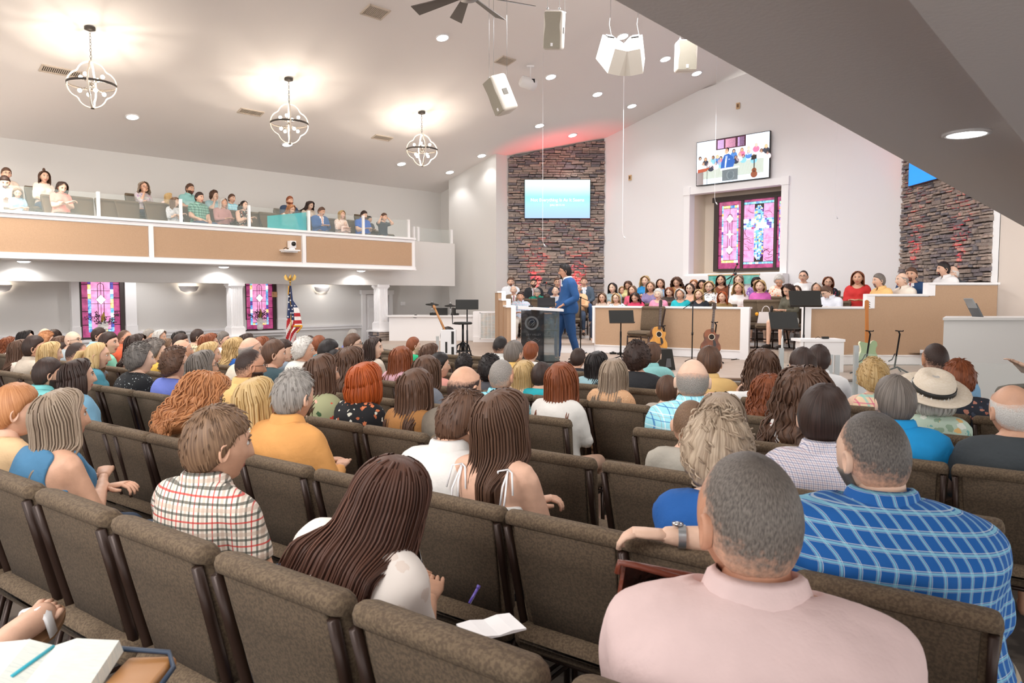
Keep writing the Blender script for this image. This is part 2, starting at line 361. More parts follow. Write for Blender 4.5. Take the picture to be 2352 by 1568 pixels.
# left stepped side wall, seen nearly edge on
wlf = None
m = MB(); a = at(1179, 706, 15.0); b = at(1147, 690, 18.3)
pL = [(at(1185, 0, 15).x, 15.0), (at(1185, 0, 15).x-.0, 15.1)]
segs = [(15.0, 16.1, 706, 1180), (16.1, 17.2, 690, 1169), (17.2, 18.4, 672, 1158)]
core = MB(); cap = MB()
for y0, y1, py, px in segs:
    x0 = (1173-1176)/F*15.0-.01*(y0-15)*8; zt = zat(px, py, y0)
    xa = (px-1176-4)/F*y0; xb = (px-1176-10)/F*y1
    core.prism([(xa-.1, y0), (xa+.05, y0), (xb+.05, y1), (xb-.12, y1)], ZS, zt)
    cap.prism([(xa-.12, y0-.03), (xa+.08, y0-.03), (xb+.08, y1), (xb-.14, y1)], zt, zt+.035)
    cap.prism([(xa-.02, y0-.05), (xa+.08, y0-.05), (xa+.08, y0+.05), (xa-.02, y0+.05)], ZS if y0 == 15.0 else zt-.17, zt)
wlf = struct(core, 'choir_side_wall_left', TAN); cap.build('moulding', TRIM, wlf)
# low box wall with return air grille, drum booth wall
gx0, gx1 = at(1084, 0, 19).x, at(1150, 0, 18.9).x
m = MB(); m.box(((gx0+gx1)/2, 19.3, (ZS+1.28)/2), (gx1-gx0, .6, 1.28-ZS)); m.box(((gx0+gx1)/2, 18.985, ZS+.07), (gx1-gx0, .04, .14)); gw = struct(m, 'wall_grille_box', WALLW)
bx0, bx1 = at(885, 0, 19.5).x, at(1084, 0, 19.5).x
m = MB(); m.box(((bx0+bx1)/2, 19.9, (0+1.135)/2), (bx1-bx0, .7, 1.135)); m.box(((bx0+bx1)/2, 19.88, 1.15), (bx1-bx0+.08, .82, .035)); struct(m, 'wall_drum_booth', WALLW)
# right white desk wall
rx0 = at(2168, 733, 10.6).x
m = MB(); zt = zat(2250, 735, 10.6); rb = rx0/10.6*11.45+.03; m.prism([(rx0, 10.6), (rx0+3.2, 10.6), (rb+3.2, 11.45), (rb, 11.45)], 0, zt); m.prism([(rx0-.04, 10.56), (rx0+3.2, 10.56), (rb+3.2, 11.45), (rb, 11.45)], zt, zt+.035); struct(m, 'wall_desk_right', WALL)
# chair rail along the left wall
m = MB(); MLW = facing(LW(3), LW(23.74))
def lx(px, b=26): Y = b/(1-(px-1176)/F); return (Y-3)*R2
for x0, x1 in ((lx(-300), lx(178)), (lx(296), lx(560)), (lx(648), lx(832))):
    m.box(MLW @ Vector(((x0+x1)/2, -.03, .84)), (x1-x0, .06, .05), rz=math.pi/4); m.box(MLW @ Vector(((x0+x1)/2, -.018, .78)), (x1-x0, .035, .07), rz=math.pi/4)
struct(m, 'trim_6', TRIM)
m = MB(); m.box(MLW @ Vector((lx(600), -.01, .10)), (lx(832)-lx(-300), .02, .16), rz=math.pi/4); struct(m, 'baseboard_left', TRIM)
# ================================================================ stone walls
stones = [mat('stone_%d' % i, a, .9, col2=b, scale=14, bump=.5, bscale=30) for i, (a, b) in enumerate((('#a89a90', '#867a74'), ('#93888a', '#766d6d'), ('#b5a397', '#94857b'), ('#858083', '#6c676a'), ('#9f8e84', '#bba99c')))]
MORTAR = mat('dark_joint', '#3a3330', 1)
SB = []
for k in range(6):        # rough split-faced stone, unit size: x 0..1, z 0..1, y is proud toward -y
    rs = random.Random(k); m = MB(); nx = 4
    top = []; 
    for (yy, ins) in ((0, 0), (-.7, .02), (-1, .12)):
        r = []
        for i in range(nx+1): r.append((ins*.4+(1-ins*.8)*i/nx, yy*(1 if ins < .1 else rs.uniform(.75, 1.1)), ins*.8+rs.uniform(-.02, .1)))
        for i in range(nx, -1, -1): r.append((ins*.4+(1-ins*.8)*i/nx, yy*(1 if ins < .1 else rs.uniform(.6, 1)), 1-ins*.8-rs.uniform(-.02, .1)))
        top.append(r)
    kk = len(top[0]); vs = [v for r in top for v in r]
    fs = [(j*kk+i, j*kk+(i+1) % kk, (j+1)*kk+(i+1) % kk, (j+1)*kk+i) for j in range(2) for i in range(kk)]
    fs += [(2*kk+i, 2*kk+i+1, 2*kk+kk-2-i, 2*kk+kk-1-i) for i in range(nx)]
    m.add(vs, fs); SB.append(m.mesh('stone'))
def stone_wall(name, label, p0, p1, z0, ztop, seed, skip=None, rh=(.055, .10), rl=(.16, .42), maxn=300, depth=.07):
    rnd = random.Random(seed); M = facing(p0, p1); L = (Vector(p1)-Vector(p0)).length; rz = math.atan2(p1[1]-p0[1], p1[0]-p0[0])
    m = MB(); zt0, zt1 = ztop
    a = [M @ Vector(v) for v in ((0.01, 0, 0), (L-.01, 0, 0), (L-.01, .1, 0), (.01, .1, 0))]
    m.prism([(v.x, v.y) for v in a], z0, [zt0-.02, zt1-.02, zt1-.02, zt0-.02]); root = m.build(name, MORTAR); root['label'] = label; root['category'] = 'stone wall'
    lst = []; z = z0
    while z < max(zt0, zt1):
        h = rnd.uniform(*rh); x = -rnd.uniform(0, .03)
        while x < L-.03:
            l = rnd.uniform(*rl)
            if x+l > L-.1: l = L-x+rnd.uniform(0, .03)
            zz = zt0+(zt1-zt0)*(x+l/2)/L
            if rnd.random() < .22 and h > .075:
                for q in (0, 1): lst.append((x, z+q*h/2, l, h/2-.004))
            elif rnd.random() < .10: lst.append((x, z-.004, l, h*1.35))
            else: lst.append((x, z+rnd.uniform(-.012, .012), l, h-.004))
            if lst[-1][1]+h*.6 > zz: lst.pop()
            x += l+.006
        z += h
    lst = [q for q in lst if not (skip and skip(M @ Vector((q[0]+q[2]/2, 0, q[1]))))]
    order = sorted(range(len(lst)), key=lambda i: -lst[i][2]*lst[i][3]); big = set(order[:maxn]); rest = MB()
    for i, (x, z, l, h) in enumerate(lst):
        sb = rnd.choice(SB); mi = rnd.choice((0, 0, 1, 2, 3, 4)); dp = depth*rnd.uniform(.55, 1.25)
        if i in big:
            me = SBM[(SB.index(sb), mi)] if (SB.index(sb), mi) in SBM else None
            if me is None:
                me = sb.copy(); me.materials.append(stones[mi]); SBM[(SB.index(sb), mi)] = me
            o = link('stone', me, root); p = M @ Vector((x, 0, z)); o.location = p; o.rotation_euler = (0, rnd.uniform(-.045, .045), rz); o.scale = (l, dp, h)
        else:
            R_ = Matrix.Translation(M @ Vector((x, 0, z))) @ Matrix.Rotation(rz, 4, 'Z') @ Matrix.Diagonal((l, dp, h, 1))
            rest.add([R_ @ v.co for v in sb.vertices], [tuple(pp.vertices) for pp in sb.polygons], mi)
    if rest.v: rest.build('small_stones', stones, root, kind='stuff')
    return root
SBM = {}
stone_wall('stone_feature_wall', 'tall grey stacked stone wall behind the preacher, slide screen hung on it', P2, Q, .9, (zc(*P2)-.03, zc(*Q)-.03), 3, rh=(.050, .095), rl=(.12, .40))
stone_wall('stone_feature_wall', 'stacked stone wall at the right of the stage, blue screen on it', RR, T, .9, (5.9, 5.2), 5, rh=(.045, .085), rl=(.10, .32))
# red uplighters washing the stone walls from their foot
for px, Y, nx, ny in ((1232, 21.25, 0, 1), (1330, 21.25, 0, 1)):
    p = at(px, 700, Y); light('red_uplight', 'SPOT', (p.x, 21.42, 1.72), 210, (1, .02, .04), .02, (math.radians(175), 0, 0), 46, .8)
for Y in (15.3, 13.75):
    light('red_uplight', 'SPOT', (8.19, Y, 1.9), 160, (1, .02, .04), .02, (0, math.radians(175), 0), 46, .8)
light('red_wash', 'SPOT', (1.3, 21.0, 4.6), 11, (1, .12, .12), .05, (math.radians(172), 0, 0), 95, .8)
# ================================================================ screens
def screen(label, cx, cz, M, wd, h, paint, cname):
    root = thing('wall_screen', label, 'screen'); rz = math.atan2(M[1][0], M[0][0])
    m = MB(); m.box(M @ Vector((cx, -.10, cz)), (wd+.03, .05, h+.03), rz=rz); m.build('bezel', BLACK, root)
    m = MB(); m.box(M @ Vector((cx, -.04, cz)), (wd*.4, .12, h*.4), rz=rz); m.build('wall_bracket', BLACK, root)
    paint(root, M, cx, cz, wd, h, rz); return root
def grad_mat(name, stops, z0, z1, strength=1.0):
    m, nt, b = _nt(name); L = nt.links; tc = N(nt, 'ShaderNodeTexCoord'); sp_ = N(nt, 'ShaderNodeSeparateXYZ'); L.new(tc.outputs['Object'], sp_.inputs[0])
    mr = N(nt, 'ShaderNodeMapRange'); mr.inputs[1].default_value = z0; mr.inputs[2].default_value = z1; L.new(sp_.outputs[2], mr.inputs[0])
    r = N(nt, 'ShaderNodeValToRGB'); e = r.color_ramp.elements
    for i, (p, c) in enumerate(stops):
        if i < 2: e[i].position = p; e[i].color = rgb(hx(c))
        else: q = e.new(p); q.color = rgb(hx(c))
    L.new(mr.outputs[0], r.inputs[0]); b.inputs['Base Color'].default_value = (0, 0, 0, 1); b.inputs['Roughness'].default_value = .2
    L.new(r.outputs[0], b.inputs['Emission Color']); b.inputs['Emission Strength'].default_value = strength; return m
def E_(name, c, s=.66): return mat('screen_'+name, c, .3, emit=s)
SM = facing(P2, Q)
def tvpos(px0, px1, py0, py1, n, c):
    a = on_line(px0, n, c); b = on_line(px1, n, c); return a, b
Yf = 21.5; xa = at(1206, 0, Yf).x; xb = at(1358, 0, Yf).x; za = zat(1282, 501, Yf); zb = zat(1282, 413, Yf)
def paint_slide(root, M, cx, cz, wd, h, rz):
    g = grad_mat('slide_glow', [(0, '#a9c9ff'), (1, '#e9fffe'), (.35, '#a8dcff'), (.55, '#8fe3ee'), (.75, '#c8fbff')], cz-h/2, cz+h/2, .85)
    m = MB(); m.box(M @ Vector((cx, -.128, cz)), (wd, .004, h), rz=rz); m.build('lit_panel', g, root)
    for txt, sz, dz in (('Not Everything Is As It Seems', .128, -.03*h), ('John 20:11-16', .075, -.16*h)):
        for nm, c, off, dd in (('text_shadow', '#4fa6c8', .006, .133), ('slide_text', '#ffffff', 0, .136)):
            me = text_mesh(txt, sz, .001); me.materials.append(E_(nm, c, 1.0 if nm == 'slide_text' else .7)); o = link(nm, me, root)
            o.matrix_world = M @ Matrix.Translation((cx+off, -dd, cz+dz-off)) @ Matrix.Rotation(math.pi/2, 4, 'X')
screen('wall screen showing a pale blue sermon title slide on the stone wall', (xa+xb)/2-P2[0], (za+zb)/2, SM, xb-xa, zb-za, paint_slide, 'a')
# centre screen: live picture of the preacher and choir
def paint_live(root, M, cx, cz, wd, h, rz):
    def P(u, v): return (cx-wd/2+u*wd, cz-h/2+v*h)
    def lay(name, d, items, colors):
        m = MB()
        for pts, ci in items: m.poly([P(*q) for q in pts], M @ Matrix.Translation((0, -d, 0)), .002, ci)
        m.build(name, [E_(name+str(i), c) for i, c in enumerate(colors)], root)
    R4 = lambda a, b, c, d: [(a, b), (c, b), (c, d), (a, d)]
    def ell(u, v, a, b, n=12): return [(u+a*math.cos(2*math.pi*i/n), v+b*math.sin(2*math.pi*i/n)) for i in range(n)]
    lay('picture_background', .127, [(R4(0, 0, 1, 1), 0), (R4(.1, .0, .93, .12), 2), (R4(.1, .12, .93, .44), 1), (R4(0, .0, .1, .3), 3)], ['#dbe6f5', '#a2a897', '#d2e2ee', '#6b5040'])
    lay('picture_window', .130, [(R4(.28, .76, .69, 1), 0), (R4(.30, .78, .39, .98), 1), (R4(.41, .78, .55, .98), 2), (R4(.58, .78, .67, .98), 1)], ['#43202e', '#d7b6e8', '#e6a9c6'])
    rr = random.Random(4); it = []
    pal = ['#2e221e', '#5b3c2c', '#8a6a4c', '#c9a97c', '#bdb6b0', '#e7bfa4', '#f2f2f6', '#d86f93', '#4577b9', '#7ab6d4', '#e7cdd2', '#2b3040']
    hs = [(.05, .62), (.13, .58), (.19, .53), (.24, .60), (.30, .60), (.35, .56), (.10, .48), (.21, .44), (.28, .47), (.33, .5), (.53, .68), (.64, .68), (.73, .70), (.56, .54), (.61, .58), (.66, .54), (.73, .62), (.83, .74), (.90, .60), (.96, .68), (.98, .55), (.8, .5)]
    for i, (u, v) in enumerate(hs):
        it += [(ell(u, v-.085, .045, .07), 6+i*5 % 6), (ell(u, v, .023, .05), i*7 % 5), (ell(u, v-.005, .014, .034), 5)]
    lay('picture_choir', .133, it, pal)
    lay('picture_preacher', .136, [([(.35, .30), (.36, .47), (.40, .62), (.46, .64), (.52, .56), (.55, .45), (.52, .32)], 0), ([(.405, .33), (.425, .33), (.445, .60), (.415, .60)], 1), (ell(.43, .70, .025, .065), 2), ([(.42, .72), (.42, .77), (.44, .79), (.465, .76), (.46, .68), (.45, .70)], 3), (R4(.455, .505, .48, .52), 1)], ['#2456a0', '#eef0f8', '#d5a58a', '#1d1716'])
    lay('picture_pulpit', .139, [([(.35, .27), (.35, .32), (.60, .33), (.61, .31)], 0), (R4(.375, .03, .59, .28), 1), (ell(.49, .15, .055, .11, 20), 2), (ell(.49, .15, .04, .085, 20), 1)], ['#f4f6fa', '#5c666b', '#7d878c'])
    lay('picture_guitar', .142, [(ell(.81, .10, .045, .075), 0), (ell(.81, .19, .032, .055), 0), (ell(.81, .17, .012, .02), 1), (R4(.803, .2, .815, .46), 1), ([(.77, .42), (.84, .44), (.84, .53), (.77, .52)], 1), ([(.02, .28), (.14, .30), (.19, .36), (.18, .38), (.02, .36)], 2), (R4(.155, .0, .16, .5), 1)], ['#7b4024', '#1f1a18', '#9c4a33'])
lx0, _ = cw(1600, 326, CC); lx1, _ = cw(1765, 304, CC)
_, t0 = cw(1600, 328, CC); _, b0 = cw(1600, 425, CC); _, t1 = cw(1765, 305, CC); _, b1 = cw(1765, 410, CC)
screen('wall screen with the live picture of the preacher, above the stained glass', (lx0+lx1)/2, (t0+b0+t1+b1)/4, CW, lx1-lx0-.02, (t0-b0+t1-b1)/2, paint_live, 'b')
# right screen, plain blue
RM = facing(RR, T); yA = 8.3/((2082-1176)/F); zlo = zat(2082, 429, yA)
def paint_blue(root, M, cx, cz, wd, h, rz):
    m = MB(); m.box(M @ Vector((cx, -.128, cz)), (wd, .004, h), rz=rz); m.build('lit_panel', mat('blue_screen', '#1180f2', .3, emit=.8), root)
screen('plain bright blue wall screen on the right stone wall', RR[1]-yA+.99, zlo+.56, RM, 1.95, 1.1, paint_blue, 'c')
# ================================================================ stained glass
LEAD = mat('lead_came', '#2b1a22', .6); WFR = mat('window_frame_brown', '#3b302c', .5)
SG = [mat('stained_'+n_, a, .25, col2=b, scale=sc_, emit=e_) for n_, a, b, sc_, e_ in (('pink', '#c777a6', '#e39bc4', 9, .8), ('plum', '#7a2a55', '#a54673', 7, .75), ('blue', '#2466b5', '#8fc4ea', 14, .8), ('gold', '#d8a13c', '#efe3a2', 14, .8), ('white', '#f2f6ff', '#ffffff', 9, 1.2), ('aqua', '#8fd6e0', '#4f97c6', 14, .8), ('violet', '#5a2f7e', '#3a55a8', 12, .7))]
def stained(root, M, x0, x1, z0, z1, kind, y=-.02, rz=0):
    """one leaded light: coloured pieces set between lead cames"""
    rnd = random.Random(int(x0*100)+len(kind)); W = x1-x0; H = z1-z0; TM = M @ Matrix.Translation((0, y, 0))
    def piece(name, pts, mi, d=.012, off=0):
        m = MB(); m.poly(pts, TM @ Matrix.Translation((0, -off, 0)), d); return m.build(name, SG[mi], root)
    def R(a, b, c, d): return [(a, b), (c, b), (c, d), (a, d)]
    came = MB()
    def line(*pts, r=.006):
        for a, b in zip(pts, pts[1:]):
            came.tube([TM @ Vector((a[0], -.008, a[1])), TM @ Vector((b[0], -.008, b[1]))], r, 5, caps=False)
    bw = W*.16 if kind != 'cross' else 0; m_ = .05*W
    mos = MB()
    if kind in ('side', 'aisle'):
        bw = .13*W if kind == 'side' else .17*W; ib = .07*W if kind == 'side' else .085*W
        for a, b, c, d in ((x0, z0, x0+bw, z1), (x1-bw, z0, x1, z1)):
            n_ = 5
            for i in range(n_): piece('glass_pane', R(a, b+(d-b)*i/n_, c, b+(d-b)*(i+1)/n_-.01), 1); line((a, b+(d-b)*i/n_), (c, b+(d-b)*i/n_))
        piece('glass_pane', R(x0+bw, z1-.06*H, x1-bw, z1), 1); piece('glass_pane', R(x0+bw, z0, x1-bw, z0+.09*H), 1)
        for xx in (x0+bw, x1-bw-ib):
            n_ = 22 if kind == 'side' else 12; zz0 = z0+.09*H; zz1 = z1-.06*H
            for i in range(n_):
                a = zz0+(zz1-zz0)*i/n_; mos.poly(R(xx+.003, a+.003, xx+ib-.003, a+(zz1-zz0)/n_-.003), TM, .01, rnd.choice((2, 2, 5, 3, 4, 6)))
        n_ = 6; xx0 = x0+bw+ib; xx1 = x1-bw-ib
        for i in range(n_):
            a = xx0+(xx1-xx0)*i/n_
            for zz in (z0+.09*H, z1-.06*H-.04*H): mos.poly(R(a+.003, zz, a+(xx1-xx0)/n_-.003, zz+.035*H), TM, .01, rnd.choice((3, 3, 4, 2)))
        zb = z0+.13*H; ztp = z1-.105*H; xc = (xx0+xx1)/2; cc = (.5,) if kind == 'aisle' else (.2, .5, .8)
        nb = 4
        for i in range(nb):
            for a, b in ((xx0, xc-.16*(xx1-xx0)), (xc-.16*(xx1-xx0), xc), (xc, xc+.16*(xx1-xx0)), (xc+.16*(xx1-xx0), xx1)):
                piece('glass_pane', R(a+.002, zb+(ztp-zb)*i/nb, b-.002, zb+(ztp-zb)*(i+1)/nb-.004), 0); 
            line((xx0, zb+(ztp-zb)*i/nb), (xx1, zb+(ztp-zb)*i/nb), r=.005)
        hw = .16*(xx1-xx0)
        arc = [(xc+hw*math.cos(t_), ztp-.12*H+hw*math.sin(t_)) for t_ in np.linspace(0, math.pi, 9)]; line(*([(xc+hw, zb+.12*H)]+arc+[(xc-hw, zb+.12*H)]), r=.006)
        arc = [(xc+hw*math.cos(t_), zb+.12*H-hw*math.sin(t_)) for t_ in np.linspace(0, math.pi, 9)]; line(*arc, r=.006); line((xc, zb), (xc, ztp), r=.005)
        for q_ in cc:
            zq = zb+(ztp-zb)*(q_ if kind == 'side' else .58); s_ = .30*(xx1-xx0) if kind == 'side' else .28*(xx1-xx0)
            if kind == 'side' and q_ == .5: pts = [(xc, zq-s_*1.1), (xc+.3*s_, zq-.3*s_), (xc+s_*1.2, zq), (xc+.3*s_, zq+.3*s_), (xc, zq+s_*1.1), (xc-.3*s_, zq+.3*s_), (xc-s_*1.2, zq), (xc-.3*s_, zq-.3*s_)]
            else: pts = [(xc, zq-s_), (xc+s_*.95, zq), (xc, zq+s_), (xc-s_*.95, zq)]
            piece('glass_diamond', pts, 4, .02, .012); line(*(pts+[pts[0]]), r=.005)
    else:
        piece('glass_pane', R(x0, z1-.035*H, x1, z1), 1); piece('glass_pane', R(x0, z0, x1, z0+.06*H), 1)
        for i in range(10):
            a = x0+W*i/10; mos.poly(R(a+.004, z1-.07*H, a+W/10-.004, z1-.038*H), TM, .01, rnd.choice((2, 5, 5))); mos.poly(R(a+.004, z0+.062*H, a+W/10-.004, z0+.09*H), TM, .01, rnd.choice((2, 5, 4)))
        zb = z0+.095*H; zt_ = z1-.075*H; hh = zt_-zb; xc = x0+W*.5; cw_ = W*.15; ax = zb+hh*.66
        nz = 5
        for i in range(nz):
            for a, b in ((x0, x0+W*.18), (x0+W*.18, xc-cw_), (xc+cw_, x1-W*.17), (x1-W*.17, x1)):
                piece('glass_pane', R(a+.003, zb+hh*i/nz+.003, b-.003, zb+hh*(i+1)/nz-.003), 0)
        rr = random.Random(11)
        for sx in (0, 1):
            for i in range(13):
                zz = zb+hh*rr.random(); xx = rr.uniform(x0, xc-cw_) if sx == 0 else rr.uniform(xc+cw_, x1); r_ = rr.uniform(.12, .3)*W; t0_ = rr.uniform(0, 6)
                pts = [(xx+r_*math.cos(t_), zz+r_*math.sin(t_)) for t_ in np.linspace(t0_, t0_+1.6, 6)]
                pts = [q for q in pts if zb < q[1] < zt_ and ((x0 < q[0] < xc-cw_) if sx == 0 else (xc+cw_ < q[0] < x1))]
                if len(pts) > 1: line(*pts, r=.005)
        nrow = 40
        for i in range(nrow):      # mosaic of the upright
            a = zb+.03*hh+(hh*.95)*i/nrow; tap = min(1, .35+min(i, nrow-1-i)*.22)
            for j in range(6):
                u0 = xc-cw_*tap+2*cw_*tap*j/6; mos.poly(R(u0+.002, a+.002, u0+2*cw_*tap/6-.002, a+hh*.95/nrow-.002), TM @ Matrix.Translation((0, -.012, 0)), .01, rnd.choice((2, 2, 5, 2, 5, 4, 3, 6)))
        for i in range(5):
            a = ax-.09*hh+.18*hh*i/5
            for j in range(12):
                u0 = x0+W*j/12
                if abs(u0+W/24-xc) > cw_: mos.poly(R(u0+.002, a+.002, u0+W/12-.002, a+.18*hh/5-.002), TM @ Matrix.Translation((0, -.012, 0)), .01, rnd.choice((2, 5, 6, 4, 4, 1 if u0 < xc else 5)))
        # dove
        D = lambda q: [(xc+W*u, ax+W*v) for u, v in q]
        piece('dove', D([(-.14, -.17), (-.02, -.06), (-.18, .14), (-.02, .03), (.06, .02), (.10, .10), (.16, .16), (.20, .14), (.18, .08), (.15, 0), (.36, -.10), (.14, -.15), (.02, -.14), (-.04, -.20)]), 4, .02, .03)
        arc = [(xc+W*(.17+.1*math.cos(t_)), ax+W*(.13+.1*math.sin(t_))) for t_ in np.linspace(0, 6.283, 14)]; line(*arc, r=.006)
    mos.build('mosaic_border', SG, root, kind='stuff'); came.build('lead_lines', LEAD, root)
# baptistery window: three lights in a brown frame
AM = CW @ Matrix.Translation((0, .62, 0)); cA = CC+.62*R2
fx0 = cw(1634, 460, cA)[0]; _, ft = cw(1634, 457, cA); _, fb = cw(1634, 627, cA); fx1 = cw(1668, 0, cA)[0]
def cx_(px): return cw(px, 500, cA)[0]
zT = (cw(1700, 455, cA)[1]+cw(1640, 460, cA)[1])/2; zB = cw(1700, 622, cA)[1]
m = MB(); xL, xR = cx_(1634), cx_(1812)
root = m.box(AM @ Vector(((xL+xR)/2, .03, (zT+zB)/2)), (xR-xL, .05, zT-zB), rz=-math.pi/4).build('window_1', WFR, kind='structure')
m = MB()
for a, b in ((cx_(1634), cx_(1644)), (cx_(1695.5), cx_(1701.5)), (cx_(1771.5), cx_(1778)), (cx_(1808), cx_(1814))):
    m.box(AM @ Vector(((a+b)/2, -.03, (zT+zB)/2)), (b-a, .07, zT-zB), rz=-math.pi/4)
m.box(AM @ Vector(((xL+xR)/2, -.04, zT)), (xR-xL+.08, .10, .13), rz=-math.pi/4); m.box(AM @ Vector(((xL+xR)/2, -.03, zB+.03)), (xR-xL, .07, .07), rz=-math.pi/4)
m.build('window_frame', WFR, root)
stained(root, AM, cx_(1644), cx_(1695.5), zB+.06, zT-.06, 'side'); stained(root, AM, cx_(1701.5), cx_(1771.5), zB+.06, zT-.06, 'cross'); stained(root, AM, cx_(1778), cx_(1808), zB+.06, zT-.06, 'side')
# low white shelf wall and teal banner under the opening
_, sz = cw(1650, 640, CC-.5)
def cbox(px0, px1, py0, py1, c, dpth, m, mi=0):
    a = on_line(px0, (1, 1), c); b = on_line(px1, (1, 1), c); mid = (a[1]+b[1])/2; z0 = zat(0, py1, mid); z1 = zat(0, py0, mid)
    m.box(((a[0]+b[0])/2, (a[1]+b[1])/2, (z0+z1)/2), (math.hypot(b[0]-a[0], b[1]-a[1]), dpth, z1-z0), mi, rz=-math.pi/4)
m = MB(); cbox(1566, 1632, 634, 690, CC-.25, .3, m); cbox(1742, 1802, 628, 690, CC-.25, .3, m); cbox(1566, 1806, 655, 700, CC-.2, .25, m); struct(m, 'trim_7', TRIM)
m = MB(); cbox(1628, 1742, 632, 652, CC-.45, .05, m); bn = m.build('banner', mat('teal_print', '#3fa99d', .5, col2='#8ad2c6', scale=6)); bn['label'] = 'teal printed banner strip below the baptistery window'; bn['category'] = 'banner'
m = MB(); cbox(1626, 1744, 629.5, 632, CC-.45, .09, m); m.build('top_rail', mat('pale_wood', '#d9b98a', .5), bn)
# aisle windows on the left wall
def aisle_window(idx, px0, px1, pytop, pybot, jam):
    a = lx(px0); b = lx(px1); ym = 26/(1-((px0+px1)/2-1176)/F); zb_ = zat(px0, pybot, ym); zt_ = 2.25
    m = MB(); r = m.box(MLW @ Vector(((a+b)/2, .0, (zb_+zt_)/2)), (b-a+.08, .04, zt_-zb_), rz=math.pi/4).build('window_%d' % idx, WFR, kind='structure')
    m = MB()
    for x in (a-.02, b+.03): m.box(MLW @ Vector((x, -.05, (zb_+zt_)/2)), (.05 if x < b else .09, .08, zt_-zb_), rz=math.pi/4)
    m.box(MLW @ Vector(((a+b)/2, -.05, zb_)), (b-a, .08, .05), rz=math.pi/4); m.build('window_frame', WFR, r)
    m = MB()
    for x, w_ in ((a-.13, .16), (b+.2, .24)):
        m.box(MLW @ Vector((x, -.07, (zb_+zt_)/2)), (w_, .14, zt_-zb_), rz=math.pi/4); m.box(MLW @ Vector((x, -.08, zb_+.14)), (w_+.02, .16, .26), rz=math.pi/4)
    m.box(MLW @ Vector(((a+b)/2, -.1, zb_-.05)), (b-a+.75, .22, .06), rz=math.pi/4); m.box(MLW @ Vector(((a+b)/2, -.06, zb_-.12)), (b-a+.6, .1, .08), rz=math.pi/4)
    m.build('window_sill', TRIM, r)
    stained(r, MLW, a, b, zb_, zt_, 'aisle', y=-.04); return (a+b)/2, zb_
w2 = aisle_window(2, 186, 276, 648, 776, 0); w3 = aisle_window(3, 563, 626, 650, 757, 0)
# ================================================================ columns
def column(px, label, capz=2.0):
    x, y = on_line(px, (1, -1), -BEAM-.15); r = thing('column', label, 'column', (x, y, 0), math.pi/4)
    wd = .30
    m = MB(); m.box((0, 0, 1.44), (wd*.86, wd*.86, 1.04))
    for i in range(6):
        u = -wd*.36+i*wd*.144
        for sx, sy in ((u, -wd*.44), (u, wd*.44)): m.box((sx, sy, 1.44), (.022, .02, 1.0))
        for sx, sy in ((wd*.44, u), (-wd*.44, u)): m.box((sx, sy, 1.44), (.02, .022, 1.0))
    m.build('fluted_shaft', TRIM, r)
    m = MB(); m.box((0, 0, .86), (wd*1.12, wd*1.12, .2)); m.box((0, 0, .97), (wd, wd, .04)); m.build('base_block', TRIM, r)
    m = MB(); m.box((0, 0, 1.95), (wd*1.15, wd*1.15, .07)); m.box((0, 0, 1.90), (wd, wd, .04)); m.build('capital', TRIM, r)
    m = MB(); m.box((0, 0, .745), (.56, .56, .04)); m.build('plinth_cap', TRIM, r)
    m = MB(); m.box((0, 0, .36), (.44, .44, .72)); core = m.build('plinth', MORTAR, r)
    rr = random.Random(px)
    for side in range(4):
        z = 0
        while z < .70:
            h = rr.uniform(.06, .10); h = min(h, .725-z); x_ = -.24
            while x_ < .22:
                l = rr.uniform(.12, .26); l = min(l, .25-x_)
                if h > .03 and l > .04:
                    ky = (rr.randrange(6), rr.randrange(5))
                    if ky not in SBM: me = SB[ky[0]].copy(); me.materials.append(stones[ky[1]]); SBM[ky] = me
                    o = link('stone', SBM[ky], core); T_ = Matrix.Rotation(side*math.pi/2, 4, 'Z') @ Matrix.Translation((x_, -.22, z)); o.location = T_.translation; o.rotation_euler = (0, 0, side*math.pi/2); o.scale = (l-.006, .035, h-.006)
                x_ += l
            z += h
    return r
column(540, 'fluted white column between the two aisle windows'); column(875, 'fluted white column on a stone plinth beside the panelled door')
# sconces
for i, (px, py) in enumerate(((0, 652), (435, 655), (740, 657))):
    x, y = on_line(px, (1, -1), -25.93); z = zat(px, py+2, y); r = thing('wall_sconce', ('half bowl wall sconce at the far left edge', 'half bowl wall sconce between the first aisle window and the column', 'half bowl wall sconce to the right of the flag')[i], 'wall lamp', (x, y, z), math.pi/4, 'half bowl sconces')
    m = MB(); prof = [(.02, -.16), (.10, -.15), (.19, -.11), (.235, -.03), (.24, 0), (.225, 0), (.17, -.08), (.02, -.12)]
    vs = []; sg = 14
    for rr_, zz in prof:
        for k in range(sg): a = math.pi+math.pi*k/(sg-1); vs.append((rr_*math.cos(a), rr_*math.sin(a)*.7, zz))
    m.add(vs, [(j*sg+k, j*sg+k+1, (j+1)*sg+k+1, (j+1)*sg+k) for j in range(len(prof)-1) for k in range(sg-1)], 0, True); m.build('bowl', WALLW, r)
    m = MB(); m.box((0, -.06, -.07), (.16, .03, .02)); m.build('lamp_tube', mat('sconce_lamp', '#fff0d8', .3, emit=14), r)
    o = light('sconce_light', 'POINT', (0, -.1, .02), 2.5, (1, .87, .72), .04); o.parent = r
    o = light('sconce_light', 'POINT', (0, -.10, -.24), .35, (1, .9, .8), .02); o.parent = r
